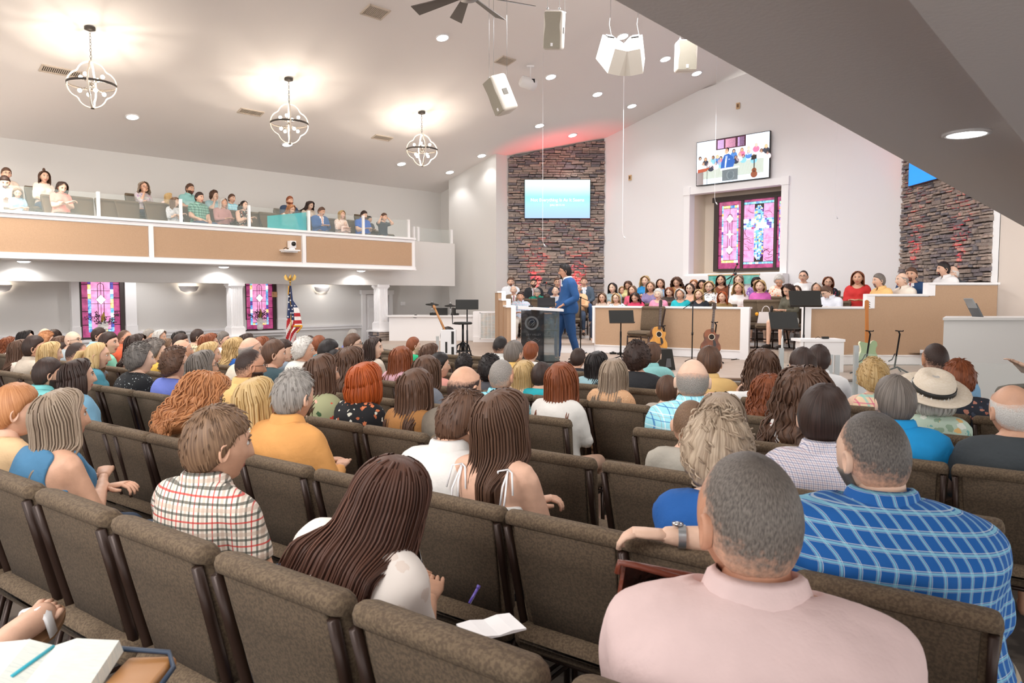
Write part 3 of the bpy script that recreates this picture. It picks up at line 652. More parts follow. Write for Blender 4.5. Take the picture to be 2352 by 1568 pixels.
# flower vases on the two window sills
def vase(px, py, label):
    x, y = on_line(px, (1, -1), -25.72); z = zat(px, py, y)-.0
    r = thing('flower_vase', label, 'vase', (x, y, z), math.pi/4, 'flower vases on the sills')
    m = MB(); m.lathe([(.05, 0), (.075, .03), (.085, .09), (.06, .15), (.07, .20), (.055, .19)], seg=14); m.build('vase_body', mat('white_ceramic', '#f4f4f2', .2), r)
    rr = random.Random(px); m = MB(); b = MB(); f = MB(); g = MB()
    for i in range(26):
        a = rr.uniform(0, 6.28); s_ = rr.uniform(.1, .34); h = rr.uniform(.32, .55)*(1-.3*s_); p = Vector((s_*math.cos(a), s_*math.sin(a)*.4, h))
        m.tube([(0, 0, .17), p*.55+Vector((0, 0, .1)), p], .004, 4)
        for k in range(4): b.ball(p+Vector([rr.uniform(-.04, .04) for _ in 'xyz']), .014, seg=5, rings=4)
    for i in range(6):
        c = Vector((rr.uniform(-.1, .12), -.05-rr.uniform(0, .04), rr.uniform(.2, .3)))
        for k in range(6):
            a = k*1.047; d_ = Vector((math.cos(a), -.35, math.sin(a)))*.075; f.add([c, c+d_*.5+Vector((-d_.z, 0, d_.x))*.25, c+d_, c+d_*.5-Vector((-d_.z, 0, d_.x))*.25], [(0, 1, 2, 3)])
    for k in range(3): g.tube([(0, 0, .2), (.01*k, 0, .36+.03*k), (.02*(k-1), 0, .47+.04*k)], [.02, .04, .004], 6)
    m.build('stems', mat('dry_stem', '#5d4c49', .8), r); b.build('berries', mat('purple_berry', '#5a4658', .7), r); f.build('lily_blooms', mat('lily_white', '#f7f4ef', .5), r); g.build('feather_grass', mat('ochre_plume', '#a98a3c', .8), r)
vase(236, 772, 'white vase of lilies on the sill of the left aisle window'); vase(597, 757, 'white vase of lilies on the sill of the aisle window by the flag')
# door in the left aisle
def door():
    a = lx(835); b = lx(893); zt_ = 1.74; m = MB(); m.box(MLW @ Vector(((a+b)/2, -.03, zt_/2)), (b-a-.1, .04, zt_-.05), rz=math.pi/4); r = m.build('door_1', TRIM, kind='structure')
    m = MB(); w_ = (b-a-.1)
    for u in (-.23, .23):
        for z0_, z1_ in ((.12, .62), (.74, 1.22), (1.34, 1.58)): m.box(MLW @ Vector(((a+b)/2+u*w_, -.055, (z0_+z1_)/2)), (w_*.32, .02, z1_-z0_), rz=math.pi/4)
    m.build('door_panel', WALLW, r)
    m = MB()
    for x in (a-.03, b+.03): m.box(MLW @ Vector((x, -.05, zt_/2)), (.12, .08, zt_), rz=math.pi/4)
    m.box(MLW @ Vector(((a+b)/2, -.055, zt_+.05)), (b-a+.25, .1, .12), rz=math.pi/4); m.build('door_casing', TRIM, r)
    m = MB(); m.ball(MLW @ Vector((b-.12, -.09, .82)), .03); m.build('door_knob', CHROME, r)
door()
def wallbit(name, label, cat, px, py, wd, h, d, mt, b=26.0):
    x, y = on_line(px, (1, -1), -b); m = MB(); m.box((x+.02, y-.02, zat(px, py, y)), (wd, d, h), rz=math.pi/4); m.box((x+.02+d*.3, y-.02-d*.3, zat(px, py, y)+h*.15), (wd*.6, d*.6, h*.3), rz=math.pi/4); o = m.build(name, mt); o['label'] = label; o['category'] = cat
wallbit('thermostat', 'white thermostat on the wall right of the door', 'thermostat', 924, 697, .16, .11, .05, TRIM)
wallbit('alarm_siren', 'small white alarm box above the door corner', 'alarm', 890, 673, .09, .13, .05, TRIM)
wallbit('wall_box', 'small tan box on the casing of the window by the flag', 'box', 630, 676, .12, .14, .06, mat('tan_plastic', '#d9a877', .5), 25.85)
# picture frame glimpsed above the door, low
# ================================================================ ceiling fittings
def hit_ceiling(px, py):
    r = ray(px, py); lo, hi = 1.0, 40.0
    f = lambda t: CZ+r.z*t-zc(r.x*t, r.y*t)
    for _ in range(60):
        mid = (lo+hi)/2
        if f(mid) < 0: lo = mid
        else: hi = mid
    return r*lo+Vector((0, 0, CZ))
cn = Vector((-.252/R2, .252/R2, 1)).normalized()       # upward normal of the left slope
CROT = Vector((0, 0, 1)).rotation_difference(cn)
LAMP = mat('lamp_lens', '#ffffff', .3, emit=9)
dlab = {(304, 268): 'beside the first chandelier, low on the left slope', (660, 331): 'just under the middle chandelier', (922, 376): 'left of the third chandelier near the balcony end', (1033, 395): 'above the corner of the white front wall', (1106, 357): 'over the white wall left of the stone wall', (1016, 86): 'near the ceiling fan', (1239, 288): 'above the left stone wall, left of its pair', (1315, 310): 'closest above the stone wall top', (1372, 216): 'middle of the row over the stage', (1451, 243): 'above the centre wall gable', (1265, 176): 'right of the small white speaker', (1430, 83): 'tucked behind the big speaker cluster', (1528, 135): 'between the speaker cluster and the edge speaker', (1600, 168): 'next to the soffit edge, rightmost of the stage row'}
for i, (px, py) in enumerate(dlab):
    p = hit_ceiling(px, py); r = thing('recessed_downlight', 'round recessed ceiling light '+dlab[(px, py)], 'ceiling light', p, group='recessed downlights in the sloped ceiling'); r.rotation_mode = 'QUATERNION'; r.rotation_quaternion = CROT
    m = MB(); m.lathe([(.14, -.001), (.14, -.018), (.115, -.018), (.11, -.002)], seg=20); m.build('trim_ring', TRIM, r)
    m = MB(); m.lathe([(.001, -.012), (.112, -.012), (.112, -.004), (.001, -.004)], seg=20); m.build('lens', LAMP, r)
    light('downlight_beam', 'SPOT', p-cn*.04, 30 if px > 1050 else 30, (1, .98, .97), .1, (0, 0, 0), 110, .6)
for px, py, Y_, lb in ((60, 597, None, 'leftmost round light under the balcony'), (517, 610, None, 'round light under the balcony at its second panel joint'), (831, 619, None, 'round light under the balcony right end')):
    x, y = on_line(px, (1, -1), -22.85); z = 2.352
    r = thing('recessed_downlight', lb, 'ceiling light', (x, y, z-.005), group='lights under the balcony')
    m = MB(); m.lathe([(.13, 0), (.13, -.02), (.105, -.02), (.1, -.002)], seg=20); m.build('trim_ring', TRIM, r)
    m = MB(); m.lathe([(.001, -.045), (.06, -.042), (.10, -.026), (.104, -.006), (.001, -.006)], seg=20); m.build('lens', LAMP, r)
    light('under_balcony_beam', 'SPOT', (x-.05, y+.05, z-.06), 13, (1, .97, .95), .05, (0, 0, 0), 150, .3)
m = MB(); diag(FACE+.24, BEAM+.1, 6, 19.55, 2.355, 2.365, m); struct(m, 'ceiling_under_balcony', SOFF)
p = on_z(2220, 306, 2.35); r = thing('recessed_downlight', 'large nearby round light in the grey soffit at the upper right', 'ceiling light', p)
m = MB(); m.lathe([(.088, .002), (.088, -.008), (.071, -.008), (.07, -.001)], seg=28); m.build('trim_ring', TRIM, r)
m = MB(); m.lathe([(.001, -.006), (.0705, -.006), (.0705, -.002), (.001, -.002)], seg=28); m.build('lens', LAMP, r)
light('soffit_beam', 'SPOT', (p.x, p.y, p.z-.02), 14, (1, .98, .96), .05, (0, 0, 0), 140, .5)
# vents
def vent(px, py, wd, h, lb):
    p = hit_ceiling(px, py); r = thing('ceiling_vent', lb, 'vent', p, group='ceiling air vents'); r.rotation_mode = 'QUATERNION'
    r.rotation_quaternion = CROT @ Matrix.Rotation(math.pi/4, 3, 'Z').to_quaternion()
    m = MB()
    for sx, sy, a, b in ((0, h/2, wd, .03), (0, -h/2, wd, .03), (wd/2, 0, .03, h+.03), (-wd/2, 0, .03, h+.03)): m.box((sx, sy, -.01), (a, b, .02))
    m.build('frame', mat('vent_paint', '#cfc0b0', .5), r)
    m = MB(); m.box((0, 0, -.001), (wd, h, .004)); m.build('backing', BLACK, r)
    n_ = int(wd/.03)
    s0 = MB(); s0.box((0, 0, -.008), (.014, h-.02, .012)); me = s0.mesh('slat'); me.materials.append(MC['vent_paint'])
    for i in range(n_): o = link('slat', me, r); o.location = (-wd/2+(i+.5)*wd/n_, 0, 0)
for a in ((140, 163, .62, .22, 'long slotted vent left of the first chandelier'), (576, 257, .5, .2, 'slotted vent left of the middle chandelier'), (878, 316, .5, .2, 'slotted vent left of the third chandelier'), (862, 27, .42, .3, 'square grid vent near the ceiling fan'), (1160, 139, .36, .26, 'small dark vent above the hanging white speakers')): vent(*a)
# chandeliers
BULB = mat('bulb_glow', '#fff2dc', .3, emit=30); IRON = mat('weathered_iron', '#4b4540', .5, .4); BAND = mat('whitewashed_band', '#d9cdbd', .5)
def chandelier(px, py, ct, cb, wpx, lb):
    p = hit_ceiling(px, py); Y = p.y; top = zat(px, ct, Y); bot = zat(px, cb, Y); x = at(px+2, ct, Y).x; R_ = .37; H = (top-bot)
    r = thing('orb_chandelier', lb, 'chandelier', (x, Y, bot+H/2), group='orb chandeliers')
    drop = p.z-(bot+H/2)
    m = MB(); m.lathe([(.001, drop+.01), (.085, drop+.0), (.085, drop-.04), (.03, drop-.06), (.001, drop-.06)], seg=16); m.build('canopy', IRON, r)
    m = MB(); z = H/2; k = 0
    while z < drop-.06:
        pts = [(.014*math.cos(t_) if k % 2 else 0, 0 if k % 2 else .014*math.cos(t_), z+.03+.03*math.sin(t_)) for t_ in np.linspace(0, 6.283, 9)]; m.tube(pts, .004, 4, caps=False); z += .05; k += 1
    m.build('chain', IRON, r)
    m = MB(); seg = 40
    prof = [(R_-.004, -.018), (R_+.006, -.018), (R_+.006, .018), (R_-.004, .018), (R_-.004, -.018)]; vs = [(a*math.cos(6.2832*k/seg), a*math.sin(6.2832*k/seg), z_) for a, z_ in prof for k in range(seg)]
    fs = [(j*seg+k, j*seg+(k+1) % seg, (j+1)*seg+(k+1) % seg, (j+1)*seg+k) for j in range(4) for k in range(seg)]; m.add(vs, fs, 0, True); mm = m.build('ring_band', [IRON], r)
    for q_, az in enumerate((.35, .35+math.pi/2)):       # quatrefoil hoops
        m = MB(); pts = []
        for i in range(60):
            t_ = 2*math.pi*i/60; rad = .80+.20*abs(math.cos(2*t_))**.8; rr_ = R_*rad*1.0; pts.append((rr_*math.cos(t_), H/2*rad*math.sin(t_)))
        n_ = len(pts); vs = []
        for u, z_ in pts:
            l = math.hypot(u, z_)
            for o_, w_ in ((-.01, -.014), (.008, -.014), (.008, .014), (-.01, .014)):
                uu = u*(1+o_/l); zz = z_*(1+o_/l); vs.append((uu*math.cos(az)-w_*math.sin(az), uu*math.sin(az)+w_*math.cos(az), zz))
        fs = [(i*4+k, i*4+(k+1) % 4, ((i+1) % n_)*4+(k+1) % 4, ((i+1) % n_)*4+k) for i in range(n_) for k in range(4)]
        m.add(vs, fs); m.build('hoop', BAND, r)
    m = MB(); m.ball((0, 0, 0), .04); m.build('hub', IRON, r); m = MB(); m.lathe([(.001, -H/2-.02), (.03, -H/2-.015), (.03, -H/2+.01), (.001, -H/2+.02)], seg=12); m.build('finial', IRON, r)
    for i in range(8):
        a = i*math.pi/4; el = (.6, -.6)[i % 2]; d_ = Vector((math.cos(a)*math.cos(el), math.sin(a)*math.cos(el), math.sin(el)))
        m = MB(); m.tube([d_*.03, d_*.17], .006, 6); m.tube([d_*.15, d_*.19], .014, 8); ar = m.build('lamp_arm', IRON, r)
        m = MB(); m.ball(d_*.222, .032, seg=10, rings=8); m.build('bulb', BULB, ar)
    for i in range(4):
        a = i*math.pi/2; d_ = Vector((math.cos(a)*.18, math.sin(a)*.18, .14 if i % 2 else -.14)); o = light('chandelier_light', 'POINT', d_, 17, (1, .88, .74), .035); o.parent = r
chandelier(207, 63, 141, 248, 121, 'orb chandelier at the far left, nearest to the viewer'); chandelier(662, 180, 238, 330, 88, 'middle orb chandelier over the balcony front'); chandelier(967, 257, 308, 381, 72, 'farthest orb chandelier, nearest the stage')
# fan
p = hit_ceiling(1078, -60); r = thing('ceiling_fan', 'large grey multi-blade ceiling fan at the top edge', 'ceiling fan', (at(1075, -12, 10.5).x, 10.5, zat(1075, -12, 10.5)))
m = MB(); m.lathe([(.001, -.08), (.12, -.07), (.17, -.02), (.17, .06), (.06, .12), (.03, .14), (.03, 1.6), (.001, 1.6)], seg=20); m.build('motor', mat('fan_grey', '#8d8680', .35, .5), r)
for i in range(9):
    a = math.radians(-96+40*i); d_ = Vector((math.cos(a), math.sin(a), 0)); n_ = Vector((-d_.y, d_.x, 0)); m = MB(); tl = Vector((0, 0, .035))
    q0 = d_*.17; q1 = d_*1.0; w0, w1 = .045, .09
    vs = [q0-n_*w0-tl*.4, q0+n_*w0+tl*.4, q1+n_*w1+tl, q1-n_*w1-tl]; vs += [v+Vector((0, 0, .012)) for v in vs]
    m.add(vs, [(0, 1, 2, 3), (7, 6, 5, 4), (0, 4, 5, 1), (1, 5, 6, 2), (2, 6, 7, 3), (3, 7, 4, 0)]); m.build('blade', mat('fan_blade', '#6f6862', .6), r)
# hanging speakers
GRL = mat('speaker_grille', '#aaa292', .7, bump=.6, bscale=260); SPK = mat('speaker_white', '#dcd4c8', .5)
def hspeaker(px, py, Y, wd, h, d, rot, lb, ropes):
    c = at(px, py, Y); r = thing('hanging_speaker', lb, 'speaker', c); M = Matrix.Rotation(rot[2], 3, 'Z') @ Matrix.Rotation(rot[1], 3, 'Y') @ Matrix.Rotation(rot[0], 3, 'X')
    m = MB(); m.rbox((0, 0, 0), (wd, d, h), min(wd, d)*.16, M=M); m.build('cabinet', SPK, r)
    m = MB(); vs = []; nn = 12                     # waisted grille panel
    for i in range(nn+1):
        z_ = -h*.46+h*.92*i/nn; w_ = wd*(.44-.06*math.exp(-((z_/h-.12)/.18)**2)); vs += [M @ Vector((-w_, -d*.505, z_)), M @ Vector((w_, -d*.505, z_)), M @ Vector((-w_, -d*.53, z_)), M @ Vector((w_, -d*.53, z_))]
    fs = []
    for i in range(nn): a = i*4; fs += [(a+2, a+3, a+7, a+6), (a, a+2, a+6, a+4), (a+1, a+5, a+7, a+3)]
    m.add(vs, fs); g = m.build('grille', GRL, r)
    m = MB(); m.box(M @ Vector((0, -d*.54, -h*.36)), (wd*.12, .01, wd*.16), M=M); m.build('badge', TRIM, g)
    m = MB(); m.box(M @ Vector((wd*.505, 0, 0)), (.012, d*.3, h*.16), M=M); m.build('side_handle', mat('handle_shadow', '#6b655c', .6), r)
    for q_ in ropes:
        s_ = M @ Vector((q_[0]*wd/2, q_[1]*d/2, q_[2]*h/2)); top = zc(c.x+s_.x, c.y+s_.y)-c.z-.01
        m = MB(); m.tube([s_, (s_.x, s_.y, top)], .003, 5); m.ball(s_+Vector((0, 0, .03)), .018, seg=6, rings=5); m.build('hanging_cable', STEEL, r)
hspeaker(1273, 70, 10.8, .27, .52, .26, (.30, .10, -.25), 'large white speaker hanging nose-down near the fan', ((-.8, 0, 1), (.4, .4, 1), (.9, .9, .8)))
hspeaker(1150, 218, 12.2, .30, .60, .30, (.35, -.18, -1.05), 'white speaker tilted steeply, left of the small one', ((-.5, .3, 1), (-.5, -.3, 1), (.7, .8, .4)))
hspeaker(1575, 130, 12.6, .34, .50, .28, (.1, .0, .0), 'pale speaker half hidden by the soffit edge', ((-.6, 0, 1), (.6, 0, 1)))
c = hit_ceiling(1226, 150); c = at(1212, 190, c.y-.1); r = thing('bracket_speaker', 'small rounded white speaker on a ceiling bracket', 'speaker', c)
m = MB(); m.tube([(-.16, -.04, .04), (-.13, -.03, .03), (.06, .02, -.02), (.16, .06, -.05), (.19, .07, -.06)], [.09, .125, .13, .12, .05], 18); m.build('cabinet', WALLW, r)
m = MB(); m.box((.12, -.07, .02), (.07, .03, .08)); m.build('input_plate', BLACKM, r)
m = MB(); zt_ = zc(c.x, c.y)-c.z; m.tube([(.06, 0, .11), (.06, 0, zt_-.03)], .012, 6); m.box((.06, 0, zt_-.045), (.16, .06, .03)); m.build('bracket', TRIM, r)
# wedge cluster
c = at(1430, 128, 12.3); r = thing('speaker_cluster', 'large fan-shaped white speaker cluster hanging over the stage', 'speaker', c)
for s_, (yw, nm) in enumerate(((.38, 'left_cabinet'), (-.38, 'right_cabinet'))):
    m = MB(); Mx = Matrix.Rotation(yw, 4, 'Z') @ Matrix.Rotation(.62, 4, 'X') @ Matrix.Diagonal((1.0, 1.25, 1.5, 1)); x_ = -.19 if s_ == 0 else .19
    pl = [(x_-.19, -.30), (x_, -.34), (x_+.19, -.30), (x_+.10, .26), (x_-.10, .26)]
    vs = [Mx @ Vector((a, b, -.13)) for a, b in pl]+[Mx @ Vector((a, b, .13)) for a, b in pl]
    m.add(vs, [(4, 3, 2, 1, 0), (5, 6, 7, 8, 9)]+[(i, (i+1) % 5, 5+(i+1) % 5, 5+i) for i in range(5)]); cb = m.build('cabinet', SPK, r)
    m = MB()
    for u in (-.09, .09): m.box(Mx @ Vector((x_+u, -.2, -.135)), (.03, .05, .02), M=Mx)
    m.box(Mx @ Vector((x_, .2, .135)), (.12, .08, .02), M=Mx); m.build('rigging_plate', BLACKM, cb)
for dx in (-.2, .25):
    m = MB(); zt_ = zc(c.x+dx, c.y)-c.z; m.tube([(dx, 0, .1), (dx+.02, 0, .3), (dx-.02, 0, .5), (dx, 0, .7), (dx, 0, zt_)], .0035, 5); m.build('hanging_cable', STEEL, r)
# thin microphone cables over the choir
for px, y0, y1, Y, lb in ((1247, 270, 566, 16.0, 'in front of the slide screen'), (1433, 175, 548, 15.8, 'beside the left edge of the centre wall'), (1646, 185, 470, 16.0, 'in front of the live picture screen'), (1922, 330, 502, 15.5, 'on the plain wall to the right of the opening')):
    a = at(px, y0, Y); b = at(px, y1, Y); m = MB(); m.tube([(a.x, Y, zc(a.x, Y)), (a.x, Y, b.z+.15), (a.x+.02, Y, b.z+.05), (a.x+.06, Y, b.z)], .0035, 5); m.tube([(a.x+.03, Y, b.z+.05), (a.x+.06, Y, b.z)], .012, 6)
    o = m.build('microphone_cable', WALLW); o['label'] = 'thin white choir microphone cable hanging '+lb; o['category'] = 'cable'; o['group'] = 'hanging choir microphones'
for px, py in ((1686, 243), (1444, 408)):
    x, y = on_line(px, (1, 1), CC-.03); m = MB(); m.box((x, y, zat(px, py, y)), (.09, .03, .15), rz=-math.pi/4); o = m.build('outlet_plate', mat('tan_plate', '#d6b387', .5)); o['label'] = 'small tan outlet plate high on the centre wall '+('near the gable peak' if py < 300 else 'left of the baptistery opening'); o['category'] = 'outlet'
    m = MB(); m.box((x-.015, y-.015, zat(px, py, y)), (.04, .02, .08), rz=-math.pi/4); m.build('socket', mat('brown_socket', '#7c5b3c', .5), o)
# ================================================================ balcony fittings
def rail(root_label, pts, zb, ht, px_posts, lineb):
    r = thing('glass_railing', root_label, 'railing')
    ps = [on_line(px, (1, -1), -lineb) for px in px_posts]
    for (x, y) in ps: m = MB(); m.box((x, y, zb+ht/2), (.05, .06, ht), rz=math.pi/4); m.build('post', TRIM, r)
    for (a, b) in zip(ps, ps[1:]):
        m = MB(); d_ = Vector((b[0]-a[0], b[1]-a[1])); l = d_.length; m.box(((a[0]+b[0])/2, (a[1]+b[1])/2, zb+ht/2-.01), (l-.06, .012, ht-.03), rz=math.pi/4); m.build('glass_panel', GLASSR, r)
rail('clear glass railing on top of the tan balcony front', None, 3.22, .47, (-140, 14, 235, 422, 577, 713, 837, 940), FACE+.12)
rail('clear glass railing on the short balcony link by the white wall', None, 3.21, .40, (952, 962, 1038), BEAM+.1)
x, y = on_line(668, (1, -1), -FACE+.16); z = zat(668, 578, y)
r = thing('ptz_camera', 'small white broadcast camera on a shelf on the balcony front', 'camera', (x, y, z), math.pi/4)
m = MB(); m.box((0, 0, .03), (.40, .26, .03)); m.box((0, .03, 0), (.34, .2, .03)); m.build('shelf', TRIM, r)
m = MB(); m.lathe([(.001, .05), (.075, .05), (.07, .09), (.001, .09)], (.06, 0, 0), seg=14); m.box((.06, 0, .17), (.14, .14, .16)); m.build('camera_body', WALLW, r)
m = MB(); m.tube([(.06, -.06, .18), (.06, -.10, .18)], .05, 12); m.build('lens', BLACK, r); m = MB(); m.tube([(-.15, 0, .05), (-.12, -.03, .09), (-.06, 0, .08), (-.04, .02, .06)], .008, 5); m.build('cord', BLACK, r)
# ================================================================ church chairs
FAB = mat('chair_fabric', '#705f4b', .95, col2='#58493a', scale=120, bump=.25, bscale=300, thr=(.4, .6))
FABD = mat('chair_back_cloth', '#594a3a', .95, col2='#463a2d', scale=120, bump=.25, bscale=300, thr=(.4, .6))
FRM = mat('chair_frame_brown', '#33231c', .38, .35)
def slab_loft(rows, n=4):      # rows: (z, y_front, y_back, halfwidth, corner)
    m = MB(); rings = []
    for z, yf, yb, hw, r in rows:
        o = []; cy = (yf+yb)/2; hy = (yf-yb)/2; r = min(r, hy*.98)
        for cx, cyy, a0 in ((hw-r, hy-r, 0), (-hw+r, hy-r, 90), (-hw+r, -hy+r, 180), (hw-r, -hy+r, 270)):
            for i in range(n+1):
                a = math.radians(a0+90*i/n); o.append((cx+r*math.cos(a), cy+cyy+r*math.sin(a), z))
        rings.append(o)
    k = len(rings[0]); fs = [(j*k+i, j*k+(i+1) % k, (j+1)*k+(i+1) % k, (j+1)*k+i) for j in range(len(rings)-1) for i in range(k)]
    fs += [tuple(range(k-1, -1, -1)), tuple(range((len(rings)-1)*k, len(rings)*k))]
    m.add([v for r in rings for v in r], fs, 0, True); return m
def chair_meshes():
    D = {}
    m = MB(); m.rbox((0, .0, .43), (.50, .46, .10), .045); D['seat'] = (m.mesh('seat'), FAB)
    yb = lambda z: -.165-.105*((z-.45)/.47)
    rows = []
    for z, hw, th, c in ((.47, .205, .03, .012), (.50, .215, .055, .02), (.60, .225, .06, .025), (.72, .235, .06, .025), (.82, .247, .055, .025), (.865, .250, .055, .025)):
        rows.append((z, yb(z)+th, yb(z), hw, c))
    rows += [(.872, yb(.87)+.065, yb(.87)-.016, .252, .03), (.895, yb(.89)+.068, yb(.89)-.02, .250, .036), (.912, yb(.91)+.058, yb(.91)-.012, .243, .03), (.920, yb(.92)+.035, yb(.92)+.008, .232, .012)]
    D['backrest'] = (slab_loft(rows).mesh('backrest'), FAB)
    rows = [(z, yb(z)+.004, yb(z)-.012, hw, .006) for z, hw in ((.46, .175), (.60, .19), (.75, .20), (.868, .205))]
    D['back_panel'] = (slab_loft(rows, 2).mesh('back_panel'), FABD)
    for s, nm in ((-1, 'a'), (1, 'b')):
        m = MB(); m.tube([(s*.222, -.16, .40), (s*.224, yb(.5)-.006, .50), (s*.228, yb(.7)-.010, .70), (s*.232, yb(.86)-.014, .865)], .014, 6, sx=1.3); D['side_frame'+nm] = (m.mesh('side_frame'), FRM)
        m = MB(); m.tube([(s*.235, .205, .39), (s*.235, .22, .005)], .0135, 6); D['leg'+nm] = (m.mesh('leg'), FRM)
        m = MB(); m.tube([(s*.235, -.16, .40), (s*.235, -.27, .005)], .0135, 6); D['leg'+nm+'r'] = (m.mesh('leg'), FRM)
    m = MB(); m.tube([(-.235, .2, .365), (.235, .2, .365)], .011, 6); m.tube([(-.235, -.17, .365), (.235, -.17, .365)], .011, 6); m.tube([(-.235, .2, .365), (-.235, -.17, .365)], .011, 6); m.tube([(.235, .2, .365), (.235, -.17, .365)], .011, 6); D['seat_frame'] = (m.mesh('seat_frame'), FRM)
    m = MB(); m.tube([(-.23, -.235, .16), (.23, -.235, .16)], .009, 6); m.tube([(-.235, .215, .16), (-.235, -.235, .16)], .009, 6); m.tube([(.235, .215, .16), (.235, -.235, .16)], .009, 6); D['stretcher'] = (m.mesh('stretcher'), FRM)
    for me, mt in D.values(): me.materials.append(mt)
    return D
CH = chair_meshes()
def chair(x, y, z, yaw, label, group, full=True, s=1.0):
    """yaw: clockwise from +y"""
    r = thing('church_chair', label, 'chair', (x, y, z), -yaw, group)
    if s != 1.0: r.scale = (s, s, s)
    for k, (me, mt) in CH.items():
        if full or k in ('seat', 'backrest', 'back_panel', 'side_framea', 'side_frameb', 'seat_frame', 'lega', 'legb'):
            link(me.name.split('.')[0], me, r)
    return r
# ================================================================ figures
def smooth01(x): x = np.clip(x, 0, 1); return x*x*(3-2*x)
def head_mesh(nu=42, nv=32):
    """head with brow, nose, lips, chin, jaw; centre at the origin, face toward +y"""
    V = []; 
    for j in range(nv+1):
        el = math.pi*(j/nv)
        for i in range(nu):
            t_ = 2*math.pi*i/nu; az = t_-.55*math.sin(t_)   # denser at the face (az = 0)
            V.append((math.sin(el)*math.sin(az), math.sin(el)*math.cos(az), math.cos(el)))
    d = np.array(V); p = d*np.array([.079, .097, .116]); x, y, z = p[:, 0].copy(), p[:, 1].copy(), p[:, 2].copy()
    low = smooth01(-z/.118)
    x *= 1-.30*low**1.2; x *= 1+.05*np.exp(-((z-.04)/.05)**2)
    back = y < 0
    y = np.where(back, y*(1-.50*smooth01((-z-.02)/.09)), y)
    y = np.where(~back, y*(.93+.07*np.exp(-((z-.05)/.05)**2)), y)
    y = np.where(~back & (z < -.05), y+.012*smooth01((-z-.05)/.05)*(d[:, 1]), y)
    f = (d[:, 1] > .1)
    nz = np.clip((.028-z)/.062, 0, 1)*np.clip((z+.046)/.012, 0, 1)
    y += f*.027*nz*np.exp(-(x/(.0075+.008*nz))**2)
    y -= f*.010*np.exp(-((np.abs(x)-.030)/.016)**2-((z-.012)/.012)**2)
    y += f*.004*np.exp(-((np.abs(x)-.028)/.03)**2-((z-.032)/.008)**2)
    y += f*.005*np.exp(-((np.abs(x)-.045)/.018)**2-((z+.022)/.016)**2)
    y += f*.0055*np.exp(-(x/.024)**2-((z+.062)/.009)**2); y -= f*.003*np.exp(-(x/.024)**2-((z+.0625)/.0018)**2)
    y -= f*.004*np.exp(-(x/.03)**2-((z+.078)/.006)**2); y += f*.007*np.exp(-(x/.02)**2-((z+.098)/.012)**2)
    P = np.stack([x, y, z], 1); fs = []; ms = []
    for j in range(nv):
        for i in range(nu):
            a, b, c, e = j*nu+i, j*nu+(i+1) % nu, (j+1)*nu+(i+1) % nu, (j+1)*nu+i
            q = (P[a]+P[b]+P[c]+P[e])/4
            mi = 1 if (q[1] > .06 and abs(q[0]) < .024 and -.072 < q[2] < -.053) else 0
            fs.append((a, e, c, b)); ms.append(mi)
    return P, fs, ms
def ear_mb():
    m = MB()
    for s in (-1, 1):
        M = Matrix.Translation((s*.0795, -.008, -.008)) @ Matrix.Rotation(s*.35, 4, 'Z') @ Matrix.Rotation(-.15, 4, 'X')
        vs = []; nr, ns = 5, 12
        prof = ((0, -.002), (.45, .003), (.72, .012), (.92, .013), (1.0, .006), (.86, -.004))
        for r, h in prof:
            for k in range(ns):
                a = 2*math.pi*k/ns; ry = .018*(1+.25*math.sin(a)); vs.append(M @ Vector((s*h, r*ry*math.cos(a), r*.031*math.sin(a))))
        m.add(vs, [(j*ns+k, j*ns+(k+1) % ns, (j+1)*ns+(k+1) % ns, (j+1)*ns+k) for j in range(len(prof)-1) for k in range(ns)], 0, True)
    return m
def head_parts():
    P, fs, ms = head_mesh(); m = MB(); m.add([tuple(v) for v in P], fs, 0, True); m.m = list(ms)
    e = ear_mb(); m.add(e.v, e.f, 0, True)
    for s in (-1, 1):
        c = (s*.0300, .0758, .0115); b = MB(); b.ball(c, (.0132, .0112, .0090), seg=10, rings=6); m.add(b.v, b.f, 2, True)
        b = MB(); b.ball((s*.0300, .0828, .0112), (.0066, .0058, .0066), seg=8, rings=5); m.add(b.v, b.f, 3, True)
        b = MB(); b.tube([(s*.0305-s*.015, .0835, .0170), (s*.0305, .0900, .0205), (s*.0305+s*.017, .0800, .0165)], [.0014, .0028, .0014], 5); m.add(b.v, b.f, 4, True)
        b = MB(); b.tube([(s*.012, .0905, .0305), (s*.031, .0905, .0355), (s*.050, .0775, .0305)], [.0030, .0042, .0016], 5, sx=.6); m.add(b.v, b.f, 4, True)
    return m
HEADM = head_parts()
